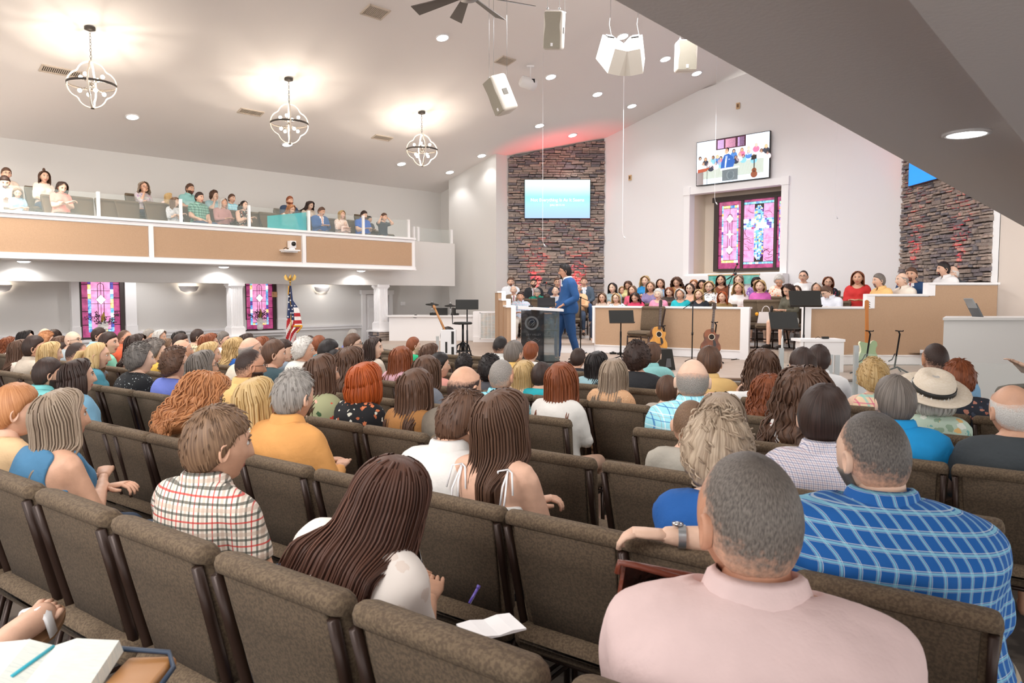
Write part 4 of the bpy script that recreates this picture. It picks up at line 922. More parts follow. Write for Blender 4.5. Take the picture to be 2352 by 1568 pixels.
def hand_mb(side, curl=.5):
    """wrist at origin, fingers along +y, palm down; thumb on the inner side"""
    m = MB(); s = side
    rows = [(-.01, .022, .018), (.02, .030, .016), (.05, .038, .0145), (.08, .037, .012), (.088, .033, .010)]
    vs = []; ns = 10
    for y, hw, th in rows:
        for k in range(ns): a = 2*math.pi*k/ns; vs.append((hw*math.cos(a), y, th*math.sin(a)))
    m.add(vs, [(j*ns+k, (j+1)*ns+k, (j+1)*ns+(k+1) % ns, j*ns+(k+1) % ns) for j in range(4) for k in range(ns)]+[tuple(range(ns)), tuple(range(5*ns-1, 4*ns-1, -1))], 0, True)
    for i, (x, l, r) in enumerate(((-.029, .062, .0078), (-.010, .075, .0085), (.010, .080, .0088), (.029, .072, .0085))):
        x *= s; a = 0; p = Vector((x, .080, 0)); pts = [p]; 
        for seg in (.45, .32, .23): a += curl*(.55+.1*i); p = p+Vector((0, math.cos(a), -math.sin(a)))*l*seg; pts.append(p)
        m.tube(pts, [r, r*.97, r*.9, r*.7], 6)
    m.tube([(s*.022, .012, -.004), (s*.046, .038, -.012), (s*.054, .062, -.018), (s*.052, .083, -.022)], [.013, .0115, .010, .0075], 6)
    return m
HANDS = {(s, c): hand_mb(s, c) for s in (-1, 1) for c in (.25, .75)}
# ---- body lofts, fused by a voxel remesh into one skin
RINGS = [(.46, .175, .135, -.01), (.54, .185, .14, -.01), (.64, .160, .118, -.015), (.72, .150, .108, -.02), (.82, .160, .112, -.03), (.90, .172, .112, -.035), (.955, .168, .098, -.035), (.995, .130, .075, -.03), (1.02, .07, .058, -.022)]
ARM = {'lap': (.235, .03, .70, .09, .26, .625), 'cross': (.225, .06, .715, -.05, .215, .78), 'book': (.22, .06, .71, .085, .28, .74), 'out': (.37, -.15, .90, .58, -.20, .915), 'chin': (.19, .20, .76, .075, .17, 1.02), 'ears': (.27, .13, .97, .115, .05, 1.135), 'up': (.20, .13, .75, .07, .24, .93), 'side': (.24, -.03, .70, .21, .12, .50), 'table': (.24, .12, .74, .05, .34, .86), 'stand': (.26, -.09, .70, .235, .13, .58)}
def nm_(a): a = np.array(a, float); return a/np.linalg.norm(a)
BC = {}
def body_base(pose, g, sex, vox=.025):
    key = (pose, g, sex, vox)
    if key in BC: return BC[key]
    al, ar = (pose.split('/')+[pose])[:2] if '/' in pose else (pose, pose)
    lean = 0
    fem = sex == 'f'; sw = (.88 if fem else 1.0)*(.72+.28*g)
    rings = [(z, w*g*(.93 if fem else 1)*(1.04 if fem and z < .6 else 1), d*(g if z < .95 else (1+g)/2), y-(g-1)*.0) for z, w, d, y in RINGS]
    if g > 1.15: rings = [(z, w*(1+.08*(z < .8)), d*(1+.15*(z < .8)), y+.02*(z < .8)) for z, w, d, y in rings]
    m = MB(); ns = 20; vs = []
    for z, w_, d_, y0 in rings:
        for k in range(ns): a = 2*math.pi*k/ns; c, s_ = math.cos(a), math.sin(a); vs.append((w_*np.sign(c)*abs(c)**.85, y0+d_*np.sign(s_)*abs(s_)**.9, z))
    n_ = len(rings); m.add(vs, [(j*ns+k, j*ns+(k+1) % ns, (j+1)*ns+(k+1) % ns, (j+1)*ns+k) for j in range(n_-1) for k in range(ns)]+[tuple(range(ns-1, -1, -1)), tuple(range((n_-1)*ns, n_*ns))])
    bones = []
    def limb(name, a, b, ra, rb, ext=.6):
        a = np.array(a, float); b = np.array(b, float); u = nm_(b-a)
        pts = [a-u*ra*ext, a-u*ra*ext*.5, a, a*.5+b*.5, b, b+u*rb*ext*.5, b+u*rb*ext]; m.tube(pts, [ra*.5, ra*.85, ra, (ra+rb)/2*1.02, rb, rb*.85, rb*.5], 12); bones.append((name, a, b, ra, rb))
    limb('neck', (0, -.025, .99), (0, .012, 1.09), .058*(.9 if fem else 1.03)*(.8+.2*g), .052*(.88 if fem else 1.03)*(.8+.2*g), .3)
    k_ = .75+.25*g
    hands = []
    for s, a_ in ((-1, al), (1, ar)):
        ex, ey, ez, wx, wy, wz = ARM[a_]; sh = (s*.178*sw, -.025, .945); el = (s*ex*(sw if ex < .3 else 1), ey, ez); wr = (s*wx, wy, wz)
        if a_ == 'cross' and s > 0: wr = (s*wx, wy+.03, wz+.035)
        limb('uarm', sh, el, .056*k_*(.85 if fem else 1), .044*k_*(.88 if fem else 1)); limb('farm', el, wr, .042*k_*(.88 if fem else 1), .027*(.9 if fem else 1), .5); bones[-2] = bones[-2]+(s,); bones[-1] = bones[-1]+(s,)
        m.tube([(s*.06, -.035, .965), (s*.12*sw, -.035, .965), sh], [.06, .058, .055], 10)
        u = nm_(np.array(wr)-np.array(el)); hands.append((s, np.array(wr), u, a_))
    for s in (-1, 1):
        hip = (s*.095, .0, .525); kn = (s*.135, .43, .505); an = (s*.14, .44, .085)
        if pose == 'stand':
            f_ = .09*s; limb('thigh', (s*.09, -.01, .50), (s*.11, .03+f_, .08), .092*g**.7, .064*k_); limb('shin', (s*.11, .03+f_, .08), (s*.12, -.03+f_*1.7, -.33), .058*k_, .042); limb('foot', (s*.12, -.02+f_*1.7, -.385), (s*.14, .15+f_*1.7, -.395), .040, .032); continue
        limb('thigh', hip, kn, .088*g**.7, .060*k_); limb('shin', kn, an, .054*k_, .036); limb('foot', (s*.14, .40, .045), (s*.155, .58, .035), .04, .032)
    if fem:
        for s in (-1, 1): m.ball((s*.068, .065*g, .845), (.058, .05, .06), seg=12, rings=8)
    me = m.mesh('tmp'); o = bpy.data.objects.new('tmp', me); COL.objects.link(o)
    md = o.modifiers.new('r', 'REMESH'); md.mode = 'VOXEL'; md.voxel_size = vox
    md = o.modifiers.new('s', 'SMOOTH'); md.factor = .5; md.iterations = 5 if vox < .02 else 3
    dg = bpy.context.evaluated_depsgraph_get(); e = o.evaluated_get(dg); em = e.to_mesh()
    V = np.empty(len(em.vertices)*3); em.vertices.foreach_get('co', V); V = V.reshape(-1, 3)
    Fs = [tuple(p.vertices) for p in em.polygons]; e.to_mesh_clear(); bpy.data.objects.remove(o); bpy.data.meshes.remove(me)
    rz_ = np.array([r[0] for r in rings]); rw = np.array([r[1] for r in rings]); rd = np.array([r[2] for r in rings]); ry = np.array([r[3] for r in rings])
    w_ = np.interp(V[:, 2], rz_, rw); d_ = np.interp(V[:, 2], rz_, rd); y_ = np.interp(V[:, 2], rz_, ry)
    tor = (np.sqrt((V[:, 0]/w_)**2+((V[:, 1]-y_)/d_)**2)-1)*np.minimum(w_, d_); tor = np.where(V[:, 2] < .44, tor+.1, tor); tor = np.where(V[:, 2] > 1.0, tor+(V[:, 2]-1.0)*3, tor)
    best = tor.copy(); lab = np.zeros(len(V), int); tt = V[:, 2].copy(); names = ['torso']; 
    for b in bones:
        name, a, c = b[0], b[1], b[2]; u = c-a; t_ = np.clip(((V-a)@u)/(u@u), 0, 1); dist = np.linalg.norm(V-(a+t_[:, None]*u), axis=1)-(b[3]+(b[4]-b[3])*t_)
        if name in ('uarm',): dist = dist-.004
        names.append(name); i = len(names)-1; msk = dist < best; best[msk] = dist[msk]; lab[msk] = i; tt[msk] = t_[msk]
    r = dict(V=V, F=Fs, lab=lab, t=tt, names=names, hands=hands, g=g, sex=sex); BC[key] = r; return r
def np_normals(V, Fs):
    N_ = np.zeros_like(V); Fa = np.array([f if len(f) == 4 else f+(f[-1],) for f in Fs]); n = np.cross(V[Fa[:, 2]]-V[Fa[:, 0]], V[Fa[:, 3]]-V[Fa[:, 1]])
    for k in range(4): np.add.at(N_, Fa[:, k], n)
    return N_/np.maximum(np.linalg.norm(N_, axis=1), 1e-9)[:, None]
def cloth_mesh(base, top, off=.012, hem=None, collar=False, front=None, seed=0):
    """shell over the chosen part of the body, with a turned-in hem"""
    V, Fs, lab, t_, names = base['V'], base['F'], base['lab'], base['t'], base['names']
    nm = np.array(names)[lab]; z = V[:, 2]; x = V[:, 0]; y = V[:, 1]
    is_t = nm == 'torso'; ua = nm == 'uarm'; fa = nm == 'farm'; nk = nm == 'neck'
    fr = np.clip((y+.03)/.1, 0, 1)
    if top == 'pants': keep = (is_t & (z < .60)) | (nm == 'thigh') | ((nm == 'shin') & (t_ < .95))
    elif top == 'shorts': keep = (is_t & (z < .60)) | ((nm == 'thigh') & (t_ < .85))
    elif top == 'shoes': keep = (nm == 'foot') | ((nm == 'shin') & (t_ > .97))
    else:
        neck = 1.03-.03*fr if top in ('tee', 'long') else 1.03
        if front == 'scoop': neck = 1.015-.085*fr*np.clip(1-np.abs(x)/.11, 0, 1)
        if front == 'bare': neck = .86+0*fr
        keep = (is_t | (nk & (t_ < .28))) & (z < neck) & (z > .50)
        if top in ('tee', 'sleeve'): keep |= (ua & (t_ < .72))
        if top == 'long': keep |= ua | (fa & (t_ < .93))
        if top == 'coat': keep |= ua | (fa & (t_ < .95)) | (is_t & (z < .55)) | ((nm == 'thigh') & (t_ < .16))
        if top == 'half': keep |= ua | (fa & (t_ < .25))
        if top == 'tank': keep &= ~((np.abs(x) > .15) & (z > .86)); keep |= (ua & (t_ < .02) & (z < .95) & False)
    K = [f for f in Fs if all(keep[list(f)])]
    idx = {}; 
    for f in K:
        for v in f: idx.setdefault(v, len(idx))
    order = np.array(list(idx.keys())); P = V[order].copy(); F2 = [tuple(idx[v] for v in f) for f in K]
    nrm = np_normals(V, Fs)[order]
    nb = [set() for _ in order]
    ed = {}
    for f in F2:
        for a, b in zip(f, f[1:]+f[:1]): nb[a].add(b); nb[b].add(a); ed[(min(a, b), max(a, b))] = ed.get((min(a, b), max(a, b)), 0)+1
    bnd = [e for e, c in ed.items() if c == 1]; bv = set(v for e in bnd for v in e)
    P = P+nrm*off
    if top == 'coat': P = P+nrm*(np.clip((.66-P[:, 2])/.16, 0, 1)*.012)[:, None]
    rr = np.random.RandomState(seed+3); A = rr.uniform(-1, 1, (5, 3)); A = A/np.linalg.norm(A, axis=1)[:, None]*rr.uniform(22, 48, (5, 1)); ph = rr.uniform(0, 6, 5)
    wr_ = sum(np.sin(P@A[i]+ph[i]+1.5*np.sin(P@A[(i+1) % 5]*.5)) for i in range(5))/5; P = P+nrm*(wr_*(.008 if off > .009 else .003))[:, None]
    bn = {v: [] for v in bv}
    for a, b in bnd: bn[a].append(b); bn[b].append(a)
    for _ in range(7):
        Q = P.copy()
        for v, l_ in bn.items(): Q[v] = P[v]*.4+P[l_].mean(0)*.6
        P = Q
    ia = [np.array(sorted(s_)) for s_ in nb]
    for _ in range(2):
        Q = P.copy()
        for i, s_ in enumerate(ia):
            if i not in bv: Q[i] = P[i]*.5+P[s_].mean(0)*.5
        P = Q
    n0 = len(P); inner = {v: n0+i for i, v in enumerate(sorted(bv))}
    P = np.vstack([P, np.array([P[v]-nrm[v]*(off+.006) for v in sorted(bv)])]) if bv else P
    F3 = list(F2)
    fe = {}
    for f in F2:
        for a, b in zip(f, f[1:]+f[:1]): fe[(a, b)] = 1
    for a, b in bnd:
        if (a, b) in fe: F3.append((b, a, inner[a], inner[b]))
        else: F3.append((a, b, inner[b], inner[a]))
    m = MB(); m.add([tuple(p) for p in P], F3, 0, True)
    if front == 'suit':          # shirt front and tie between the lapels
        for i, f in enumerate(F2):
            c = P[list(f)].mean(0)
            if c[1] > .02 and c[2] > .72 and abs(c[0]) < .008+.19*(c[2]-.70): m.m[i] = 1 if abs(c[0]) > .017 else 2
    if collar:
        vs = []; ns = 20; g_ = .8+.2*base['g']
        for r0, z0 in ((.073, .998), (.067, 1.035), (.064, 1.064), (.076, 1.054), (.094, 1.000)):
            for k in range(ns):
                a = 2*math.pi*k/ns; s_ = math.sin(a); vs.append((r0*1.04*g_*math.cos(a), -.012+r0*g_*s_*(1.0), z0-.020*max(s_, 0)-.0))
        m.add(vs, [(j*ns+k, j*ns+(k+1) % ns, (j+1)*ns+(k+1) % ns, (j+1)*ns+k) for j in range(4) for k in range(ns) if k != ns//4-0], 1 if (front == 'suit' or top == 'coat') else 0, True)
    return m
# ---- hair
HRAD = np.array([.080, .098, .116])
CF, CR, CU = np.array([0, .97, .24]), np.array([1., 0, 0]), np.array([0, -.24, .97])
def scal(a, phi): d = math.cos(phi)*CU+math.sin(phi)*(math.cos(a)*CF+math.sin(a)*CR); return d*HRAD, d
def hline(a, front=60, side=92, back=128):
    a = abs(((a+math.pi) % (2*math.pi))-math.pi); a = math.degrees(a)
    return math.radians(np.interp(a, [0, 40, 62, 85, 100, 125, 180], [front, front+3, 78, side, side+12, 118, back]))
def hair_mesh(style, seed=0, hi=1):
    rnd = random.Random(seed*7+len(style)*3+sum(map(ord, style))); m = MB(); uv = []
    def nz(k, n=5): c = [(rnd.uniform(.6, 1.6)*k, rnd.uniform(0, 6.28), rnd.uniform(.4, 1)) for _ in range(n)]; s = sum(q[2] for q in c); return lambda t: sum(q[2]*math.sin(q[0]*t+q[1]) for q in c)/s
    n1, n2, n3 = nz(9), nz(23), nz(5); tufts = []
    st = style[0]
    short = st in 'SZBKGU'
    NA = (44 if short else 64)*(2 if hi > 1 else 1); NT = (13 if short else 26)+(4 if hi > 1 else 0)
    grid = []
    vol = {'S': .017, 'Z': .005, 'B': .006, 'K': .016, 'G': .034, 'U': .012, 'L': .022, 'M': .022, 'W': .027, 'C': .036, 'O': .026, 'P': .012}[st]
    if style == 'S2': vol = .021
    if style == 'C2': vol = .050
    lz = {'L': -.40, 'M': -.26, 'W': -.36, 'C': -.26, 'O': -.135, 'P': -.1}.get(st, 0)
    if style == 'C2': lz = -.40
    if style == 'L3': lz = -.41
    if style == 'L2': lz = -.50
    if style == 'O2': lz = -.10; vol = .034
    for i in range(NA+(0 if short else 1)):
        if short: a0 = 2*math.pi*i/NA
        else: a0 = math.radians(1.5)+(2*math.pi-math.radians(3))*i/NA
        aa = ((a0+math.pi) % (2*math.pi))-math.pi; sg = 1 if aa >= 0 else -1; col = []
        Lend = lz*(1+.10*n2(a0*1.3)+.05*rnd.uniform(-1, 1))
        if not short and abs(aa) < 1.9: Lend = max(Lend, {'O': -9}.get(st, -.30 if abs(aa) > .9 else -.20))
        for j in range(NT+1):
            t = j/NT
            if short:
                fr = {'Z': 64, 'S': 71, 'K': 76, 'G': 58, 'U': 52, 'B': 60}[st]; bk = {'Z': 124, 'S': 128, 'K': 128, 'G': 130, 'U': 126, 'B': 126}[st]
                ph = t*hline(a0, fr, 94 if st != 'G' else 104, bk)
                if st == 'B': p0 = math.radians(np.interp(abs(math.degrees(aa)), [0, 60, 90, 150, 180], [64, 72, 66, 52, 50])); ph = p0+(max(hline(a0, fr, 94, bk), p0+.01)-p0)*t
                p, d = scal(a0, ph); v = vol*(1-.75*t**5)
                if st == 'S': v *= 1+.35*math.cos(a0)*math.sin(ph)+.25*n1(a0*1.0+3*t)
                if st == 'K': v *= 1.1+.2*n1(a0+2*t)
                if st == 'G': v = vol*(1-.35*t**4)*(1+.22*math.sin(9*a0+5*n3(t*6))*math.sin(12*ph+2*n1(a0))+.15*n2(a0*2+7*t))
                if st == 'Z': v = vol*(1-.85*t**3)
                if st == 'B': v = vol*(math.sin(min(1, t*4)*math.pi/2)*.9+.1)*(1-.7*t**4)
                v += (.0022 if st in 'SKU' else .0006)*n2(a0*(3 if hi == 1 else 5)+.6*math.sin(6*t))
                p = p+d*v
                if st == 'B' and j == 0: p = scal(a0, ph)[0]*.985
                if j == NT: p = scal(a0, ph)[0]*.97
            else:
                k1 = .42
                if t < k1:
                    s_ = t/k1; ph = s_*math.radians(92); a = aa
                    lim = math.radians(56+16*s_)
                    if abs(aa) < math.radians(95): a = sg*(abs(aa)+(max(abs(aa), lim+(abs(aa))*.12)-abs(aa))*smooth01((s_-.40)/.52))
                    p, d = scal(a, ph); v = vol*(.45+.55*math.sin(min(1, s_*1.6)*math.pi/2))
                    if abs(aa) < 1.2: v += .006*s_
                    p = p+d*v
                    if st in 'CW': p = p+d*(.3 if st == 'W' else .8)*.012*n2(a0*1.5+4*s_)
                    col_last = (p.copy(), a)
                else:
                    q = (t-k1)/(1-k1); pl, a = col_last; z = pl[2]+(Lend-pl[2])*q
                    r = np.array([pl[0], pl[1]]); bk = max(0., -math.cos(a)); fl = 1+(.05+(.16 if st in 'WC' else 0))*math.sin(q*math.pi*.7)
                    if st == 'O': fl = 1+.10*math.sin(q*math.pi)-.12*q*q
                    xy = r*fl
                    if lz < -.2:
                        dn = smooth01((-z-.09)/.11); yt = -.150-.012*n3(a0*2) if abs(aa) > 1.45 else -.125
                        if style == 'L3': xy = xy*np.array([1+.26*q, 1.0])
                        if abs(aa) > .9: xy[1] = xy[1]*(1-dn)+min(yt, xy[1]-.02)*dn; xy[0] = xy[0]*(1+.18*dn*(1 if st != 'L' else .3))
                        else: xy[1] = xy[1]*(1-dn)-.02*dn
                    amp = {'L': .0015, 'M': .002, 'W': .010, 'C': .014, 'O': .003, 'P': .002}[st]*min(1, q*2+.3)
                    fq = {'W': 38, 'C': 70}.get(st, 14); ph_ = 2.2*n3(a0*2)
                    nn_ = np.linalg.norm(xy)+1e-6; xy = xy*(1+(amp*math.sin(fq*z+ph_*3)+.0018*n2(a0*(5 if hi == 1 else 7))+.004*n1(a0*1.7+.8*q))/nn_)
                    if st in 'WC': tx = np.array([-xy[1], xy[0]])/nn_; xy = xy+tx*amp*.8*math.cos(fq*z+ph_*3)
                    if q > .82: xy = xy*(1-.25*(q-.82)/.18*.35)
                    p = np.array([xy[0], xy[1], z])
            col.append(p)
        grid.append(col)
        if hi >= 1 and i % 2 == 0: tufts.append(col)
    n_ = len(grid); vs = [tuple(p) for c in grid for p in c]; W = NT+1; fs = []
    for i in range(n_ if short else n_-1):
        for j in range(NT): fs.append((i*W+j, ((i+1) % n_)*W+j, ((i+1) % n_)*W+j+1, i*W+j+1))
    m.add(vs, fs, 0, True); uv = [(i/n_, j/NT) for i in range(n_) for j in range(W)]
    if not short and st != 'P':      # loose locks over the surface
        for c in tufts:
            k0 = rnd.randrange(3, 9); a = rnd.uniform(.6, 1); pts = []
            cc = c[k0:]
            off = rnd.uniform(.002, .007)+(.006 if st in 'C' else .003 if st == 'W' else 0)
            pts = [Vector((p[0]*(1+off/max(.05, math.hypot(p[0], p[1]))), p[1]*(1+off/max(.05, math.hypot(p[0], p[1]))), p[2])) for p in cc]
            if st in 'CW': pts = [p+Vector((math.sin(p.z*60+k0), math.cos(p.z*60+k0*2), 0))*.006 for p in pts]
            pts[-1].z -= rnd.uniform(.005, .04)
            n0 = len(m.v); rr_ = [(.0032 if hi > 1 else .0045)*(1 if st != 'C' else 1.5)*(1-.8*(i/(len(pts)-1))**2) for i in range(len(pts))]
            m.tube(pts, rr_, 4, caps=False, sx=1.6 if st != 'C' else 1); uv += [(.37*k0 % 1+.01*(q % 4), (q//4)/len(pts)) for q in range(len(m.v)-n0)]
    if st == 'G' or (st in 'SK' and hi > 1) or st == 'C':
        for _ in range({'G': 170, 'S': 240, 'K': 240, 'C': 110}[st]):       # tufts and curls standing off the surface
            c = grid[rnd.randrange(n_)]; j = rnd.randrange(1, NT-1) if st != 'C' else rnd.randrange(2, NT-2); p = Vector(c[j]); q = Vector(c[j+1]); d = Vector((p.x, p.y, p.z*.6)).normalized(); tg = (q-p).normalized()
            n0 = len(m.v)
            if st in 'GC':
                sd = tg.cross(d); R_ = rnd.uniform(.005, .010); pts = [p+d*(.002+R_*math.sin(u))+sd*(R_*math.cos(u)*1.2)+tg*(u*.006) for u in (0, .8, 1.6, 2.4, 3.1)]; m.tube(pts, [.001, .0026, .003, .0026, .001], 4, caps=False)
            else:
                L_ = rnd.uniform(.018, .034); b = Vector((rnd.uniform(-1, 1), rnd.uniform(-1, 1), 0))*.004; m.tube([p-d*.002, p+tg*L_*.5+d*.003+b*.5, p+tg*L_+d*.003+b], [.003, .0024, .0006], 3, caps=False)
            uv += [(rnd.random(), .5)]*(len(m.v)-n0)
    def addball(c, r, sq=1): n0 = len(m.v); m.ball(c, r, seg=14, rings=9); uv.extend([((k % 14)/14, .5) for k in range(len(m.v)-n0)])
    if st == 'U':
        if style == 'U2': addball((0, -.01, .15), (.028, .028, .04))
        else: addball((0, -.105, .055), (.045, .036, .042)); addball((.02, -.115, .075), (.03, .025, .03))
    if st == 'P':
        n0 = len(m.v); pts = [(0, -.098, .03), (0, -.14, .02), (.005, -.165, -.05), (0, -.16, -.15), (.0, -.165, -.25), (0, -.165, -.31)]; m.tube(pts, [.02, .03, .036, .036, .026, .006], 10); uv += [((k % 10)/10, k/60) for k in range(len(m.v)-n0)]
    me = m.mesh('hair'); ul = me.uv_layers.new(name='strand'); li = np.empty(len(me.loops), int); me.loops.foreach_get('vertex_index', li)
    ua = np.array(uv); ul.data.foreach_set('uv', ua[li].ravel().astype(np.float32)); return me
HC_ = {}
def hair_get(style, seed, hi):
    k = (style, seed, hi)
    if k not in HC_: HC_[k] = hair_mesh(style, seed, hi)
    return HC_[k]
HAIRCOL = dict(bk=('#191414', '#2a2322'), db=('#2a1d17', '#43302a'), br=('#463024', '#6a4c3a'), lb=('#74553c', '#987454'), bl=('#a8854f', '#d9bd8c'), hl=('#6f5b4c', '#b9a690'), au=('#6b3820', '#96532f'), rd=('#8f3d16', '#c0602a'), gy=('#7c7671', '#a9a39c'), sg=('#4b4643', '#77706a'), wh=('#c2beb8', '#e6e2dc'), st=('#a2683f', '#c98f62'), dg=('#57504b', '#857c74'), bw=('#5c4433', '#8d6f55'), ab=('#8f7a66', '#cbb79f'), da=('#38231b', '#6b4535'))
def hair_mat(code, fade=None):
    ring = code.endswith('!'); code = code.rstrip('!'); k = 'hair_'+code+('_fade'+fade if fade else '')+('r' if ring else '')
    if k in MC: return MC[k]
    a, b = HAIRCOL[code]; m, nt, bs = _nt(k); L = nt.links
    u = N(nt, 'ShaderNodeUVMap'); mp = N(nt, 'ShaderNodeMapping'); mp.inputs['Scale'].default_value = (110, 1.2, 1) if not fade else (150, 26, 1); L.new(u.outputs[0], mp.inputs[0])
    n = N(nt, 'ShaderNodeTexNoise'); n.inputs['Scale'].default_value = 1; n.inputs['Detail'].default_value = 4; L.new(mp.outputs[0], n.inputs['Vector'])
    r = N(nt, 'ShaderNodeValToRGB'); r.color_ramp.elements[0].position = .35; r.color_ramp.elements[1].position = .68; r.color_ramp.elements[0].color = rgb(hx(a)); r.color_ramp.elements[1].color = rgb(hx(b)); L.new(n.outputs[0], r.inputs[0])
    out = r.outputs[0]
    if fade:
        sp_ = N(nt, 'ShaderNodeSeparateXYZ'); L.new(u.outputs[0], sp_.inputs[0]); tc = N(nt, 'ShaderNodeTexCoord'); n2 = N(nt, 'ShaderNodeTexNoise'); n2.inputs['Scale'].default_value = 90; L.new(tc.outputs['Object'], n2.inputs['Vector'])
        ad = N(nt, 'ShaderNodeMath', operation='MULTIPLY_ADD'); ad.inputs[1].default_value = .35; L.new(n2.outputs[0], ad.inputs[0]); L.new(sp_.outputs[1], ad.inputs[2])
        mr = N(nt, 'ShaderNodeMapRange'); mr.inputs[1].default_value = .88; mr.inputs[2].default_value = 1.12; L.new(ad.outputs[0], mr.inputs[0])
        fac = mr.outputs[0]
        if ring:
            m2 = N(nt, 'ShaderNodeMapRange'); m2.inputs[1].default_value = .44; m2.inputs[2].default_value = .12; L.new(ad.outputs[0], m2.inputs[0]); mm = N(nt, 'ShaderNodeMath', operation='MAXIMUM'); L.new(fac, mm.inputs[0]); L.new(m2.outputs[0], mm.inputs[1]); fac = mm.outputs[0]
        mx = N(nt, 'ShaderNodeMix', data_type='RGBA'); L.new(fac, mx.inputs[0]); L.new(out, mx.inputs[6]); mx.inputs[7].default_value = rgb(hx(fade)); out = mx.outputs[2]
    L.new(out, bs.inputs['Base Color']); bs.inputs['Roughness'].default_value = .5; bs.inputs['Specular IOR Level'].default_value = .35
    bp = N(nt, 'ShaderNodeBump'); bp.inputs['Strength'].default_value = .55; bp.inputs['Distance'].default_value = .004; L.new(n.outputs[0], bp.inputs['Height']); L.new(bp.outputs[0], bs.inputs['Normal'])
    MC[k] = m; return m
# ---- cloth patterns
def plain(c, name=None): return mat('cloth_'+c.strip('#'), c, .85, col2=tuple(v*.86 for v in hx(c)), scale=6, bump=.35, bscale=16)
def _tcx(nt):
    tc = N(nt, 'ShaderNodeTexCoord'); sp_ = N(nt, 'ShaderNodeSeparateXYZ'); nt.links.new(tc.outputs['Object'], sp_.inputs[0]); return tc, sp_
def plaid(name, bg, bands, period, soft=False):
    """bands: (offset, width, colour, amount) repeated across x and z"""
    k = 'plaid_'+name
    if k in MC: return MC[k]
    m, nt, b = _nt(k); L = nt.links; tc, sp_ = _tcx(nt); cur = None
    col = N(nt, 'ShaderNodeRGB'); col.outputs[0].default_value = rgb(hx(bg)); cur = col.outputs[0]
    yy = N(nt, 'ShaderNodeMath', operation='MULTIPLY'); yy.inputs[1].default_value = .8; L.new(sp_.outputs[1], yy.inputs[0])
    ax = N(nt, 'ShaderNodeMath', operation='ADD'); L.new(sp_.outputs[0], ax.inputs[0]); L.new(yy.outputs[0], ax.inputs[1])
    for src in (ax.outputs[0], sp_.outputs[2]):
        dv = N(nt, 'ShaderNodeMath', operation='DIVIDE'); L.new(src, dv.inputs[0]); dv.inputs[1].default_value = period; fr = N(nt, 'ShaderNodeMath', operation='FRACT'); L.new(dv.outputs[0], fr.inputs[0])
        for o_, w_, c_, am in bands:
            cp = N(nt, 'ShaderNodeMath', operation='COMPARE'); L.new(fr.outputs[0], cp.inputs[0]); cp.inputs[1].default_value = o_; cp.inputs[2].default_value = w_/2
            ml = N(nt, 'ShaderNodeMath', operation='MULTIPLY'); L.new(cp.outputs[0], ml.inputs[0]); ml.inputs[1].default_value = am
            mx = N(nt, 'ShaderNodeMix', data_type='RGBA'); L.new(ml.outputs[0], mx.inputs[0]); L.new(cur, mx.inputs[6]); mx.inputs[7].default_value = rgb(hx(c_)); cur = mx.outputs[2]
    L.new(cur, b.inputs['Base Color']); b.inputs['Roughness'].default_value = .85
    n2 = N(nt, 'ShaderNodeTexNoise'); n2.inputs['Scale'].default_value = 14; L.new(tc.outputs['Object'], n2.inputs['Vector']); bp = N(nt, 'ShaderNodeBump'); bp.inputs['Strength'].default_value = .4; bp.inputs['Distance'].default_value = .02; L.new(n2.outputs[0], bp.inputs['Height']); L.new(bp.outputs[0], b.inputs['Normal'])
    MC[k] = m; return m
def floral(name, bg, cols, sc=22, thr=.35):
    k = 'floral_'+name
    if k in MC: return MC[k]
    m, nt, b = _nt(k); L = nt.links; tc = N(nt, 'ShaderNodeTexCoord')
    nn = N(nt, 'ShaderNodeTexNoise'); nn.inputs['Scale'].default_value = 30; L.new(tc.outputs['Object'], nn.inputs['Vector']); ad = N(nt, 'ShaderNodeMix', data_type='VECTOR'); ad.inputs[0].default_value = .04
    L.new(tc.outputs['Object'], ad.inputs[4]); L.new(nn.outputs[1], ad.inputs[5])
    v = N(nt, 'ShaderNodeTexVoronoi'); v.inputs['Scale'].default_value = sc; L.new(ad.outputs[1], v.inputs['Vector'])
    sp_ = N(nt, 'ShaderNodeSeparateColor'); L.new(v.outputs['Color'], sp_.inputs[0]); r = N(nt, 'ShaderNodeValToRGB'); r.color_ramp.interpolation = 'CONSTANT'; e = r.color_ramp.elements
    for i, c in enumerate(cols):
        if i < 2: e[i].position = i/len(cols); e[i].color = rgb(hx(c))
        else: q = e.new(i/len(cols)); q.color = rgb(hx(c))
    L.new(sp_.outputs[0], r.inputs[0]); lt = N(nt, 'ShaderNodeMath', operation='LESS_THAN'); L.new(v.outputs['Distance'], lt.inputs[0]); lt.inputs[1].default_value = thr
    mx = N(nt, 'ShaderNodeMix', data_type='RGBA'); L.new(lt.outputs[0], mx.inputs[0]); mx.inputs[6].default_value = rgb(hx(bg)); L.new(r.outputs[0], mx.inputs[7]); L.new(mx.outputs[2], b.inputs['Base Color']); b.inputs['Roughness'].default_value = .85
    MC[k] = m; return m
def pat(s):
    if s.startswith('#'): return plain(s)
    return PATS[s]()
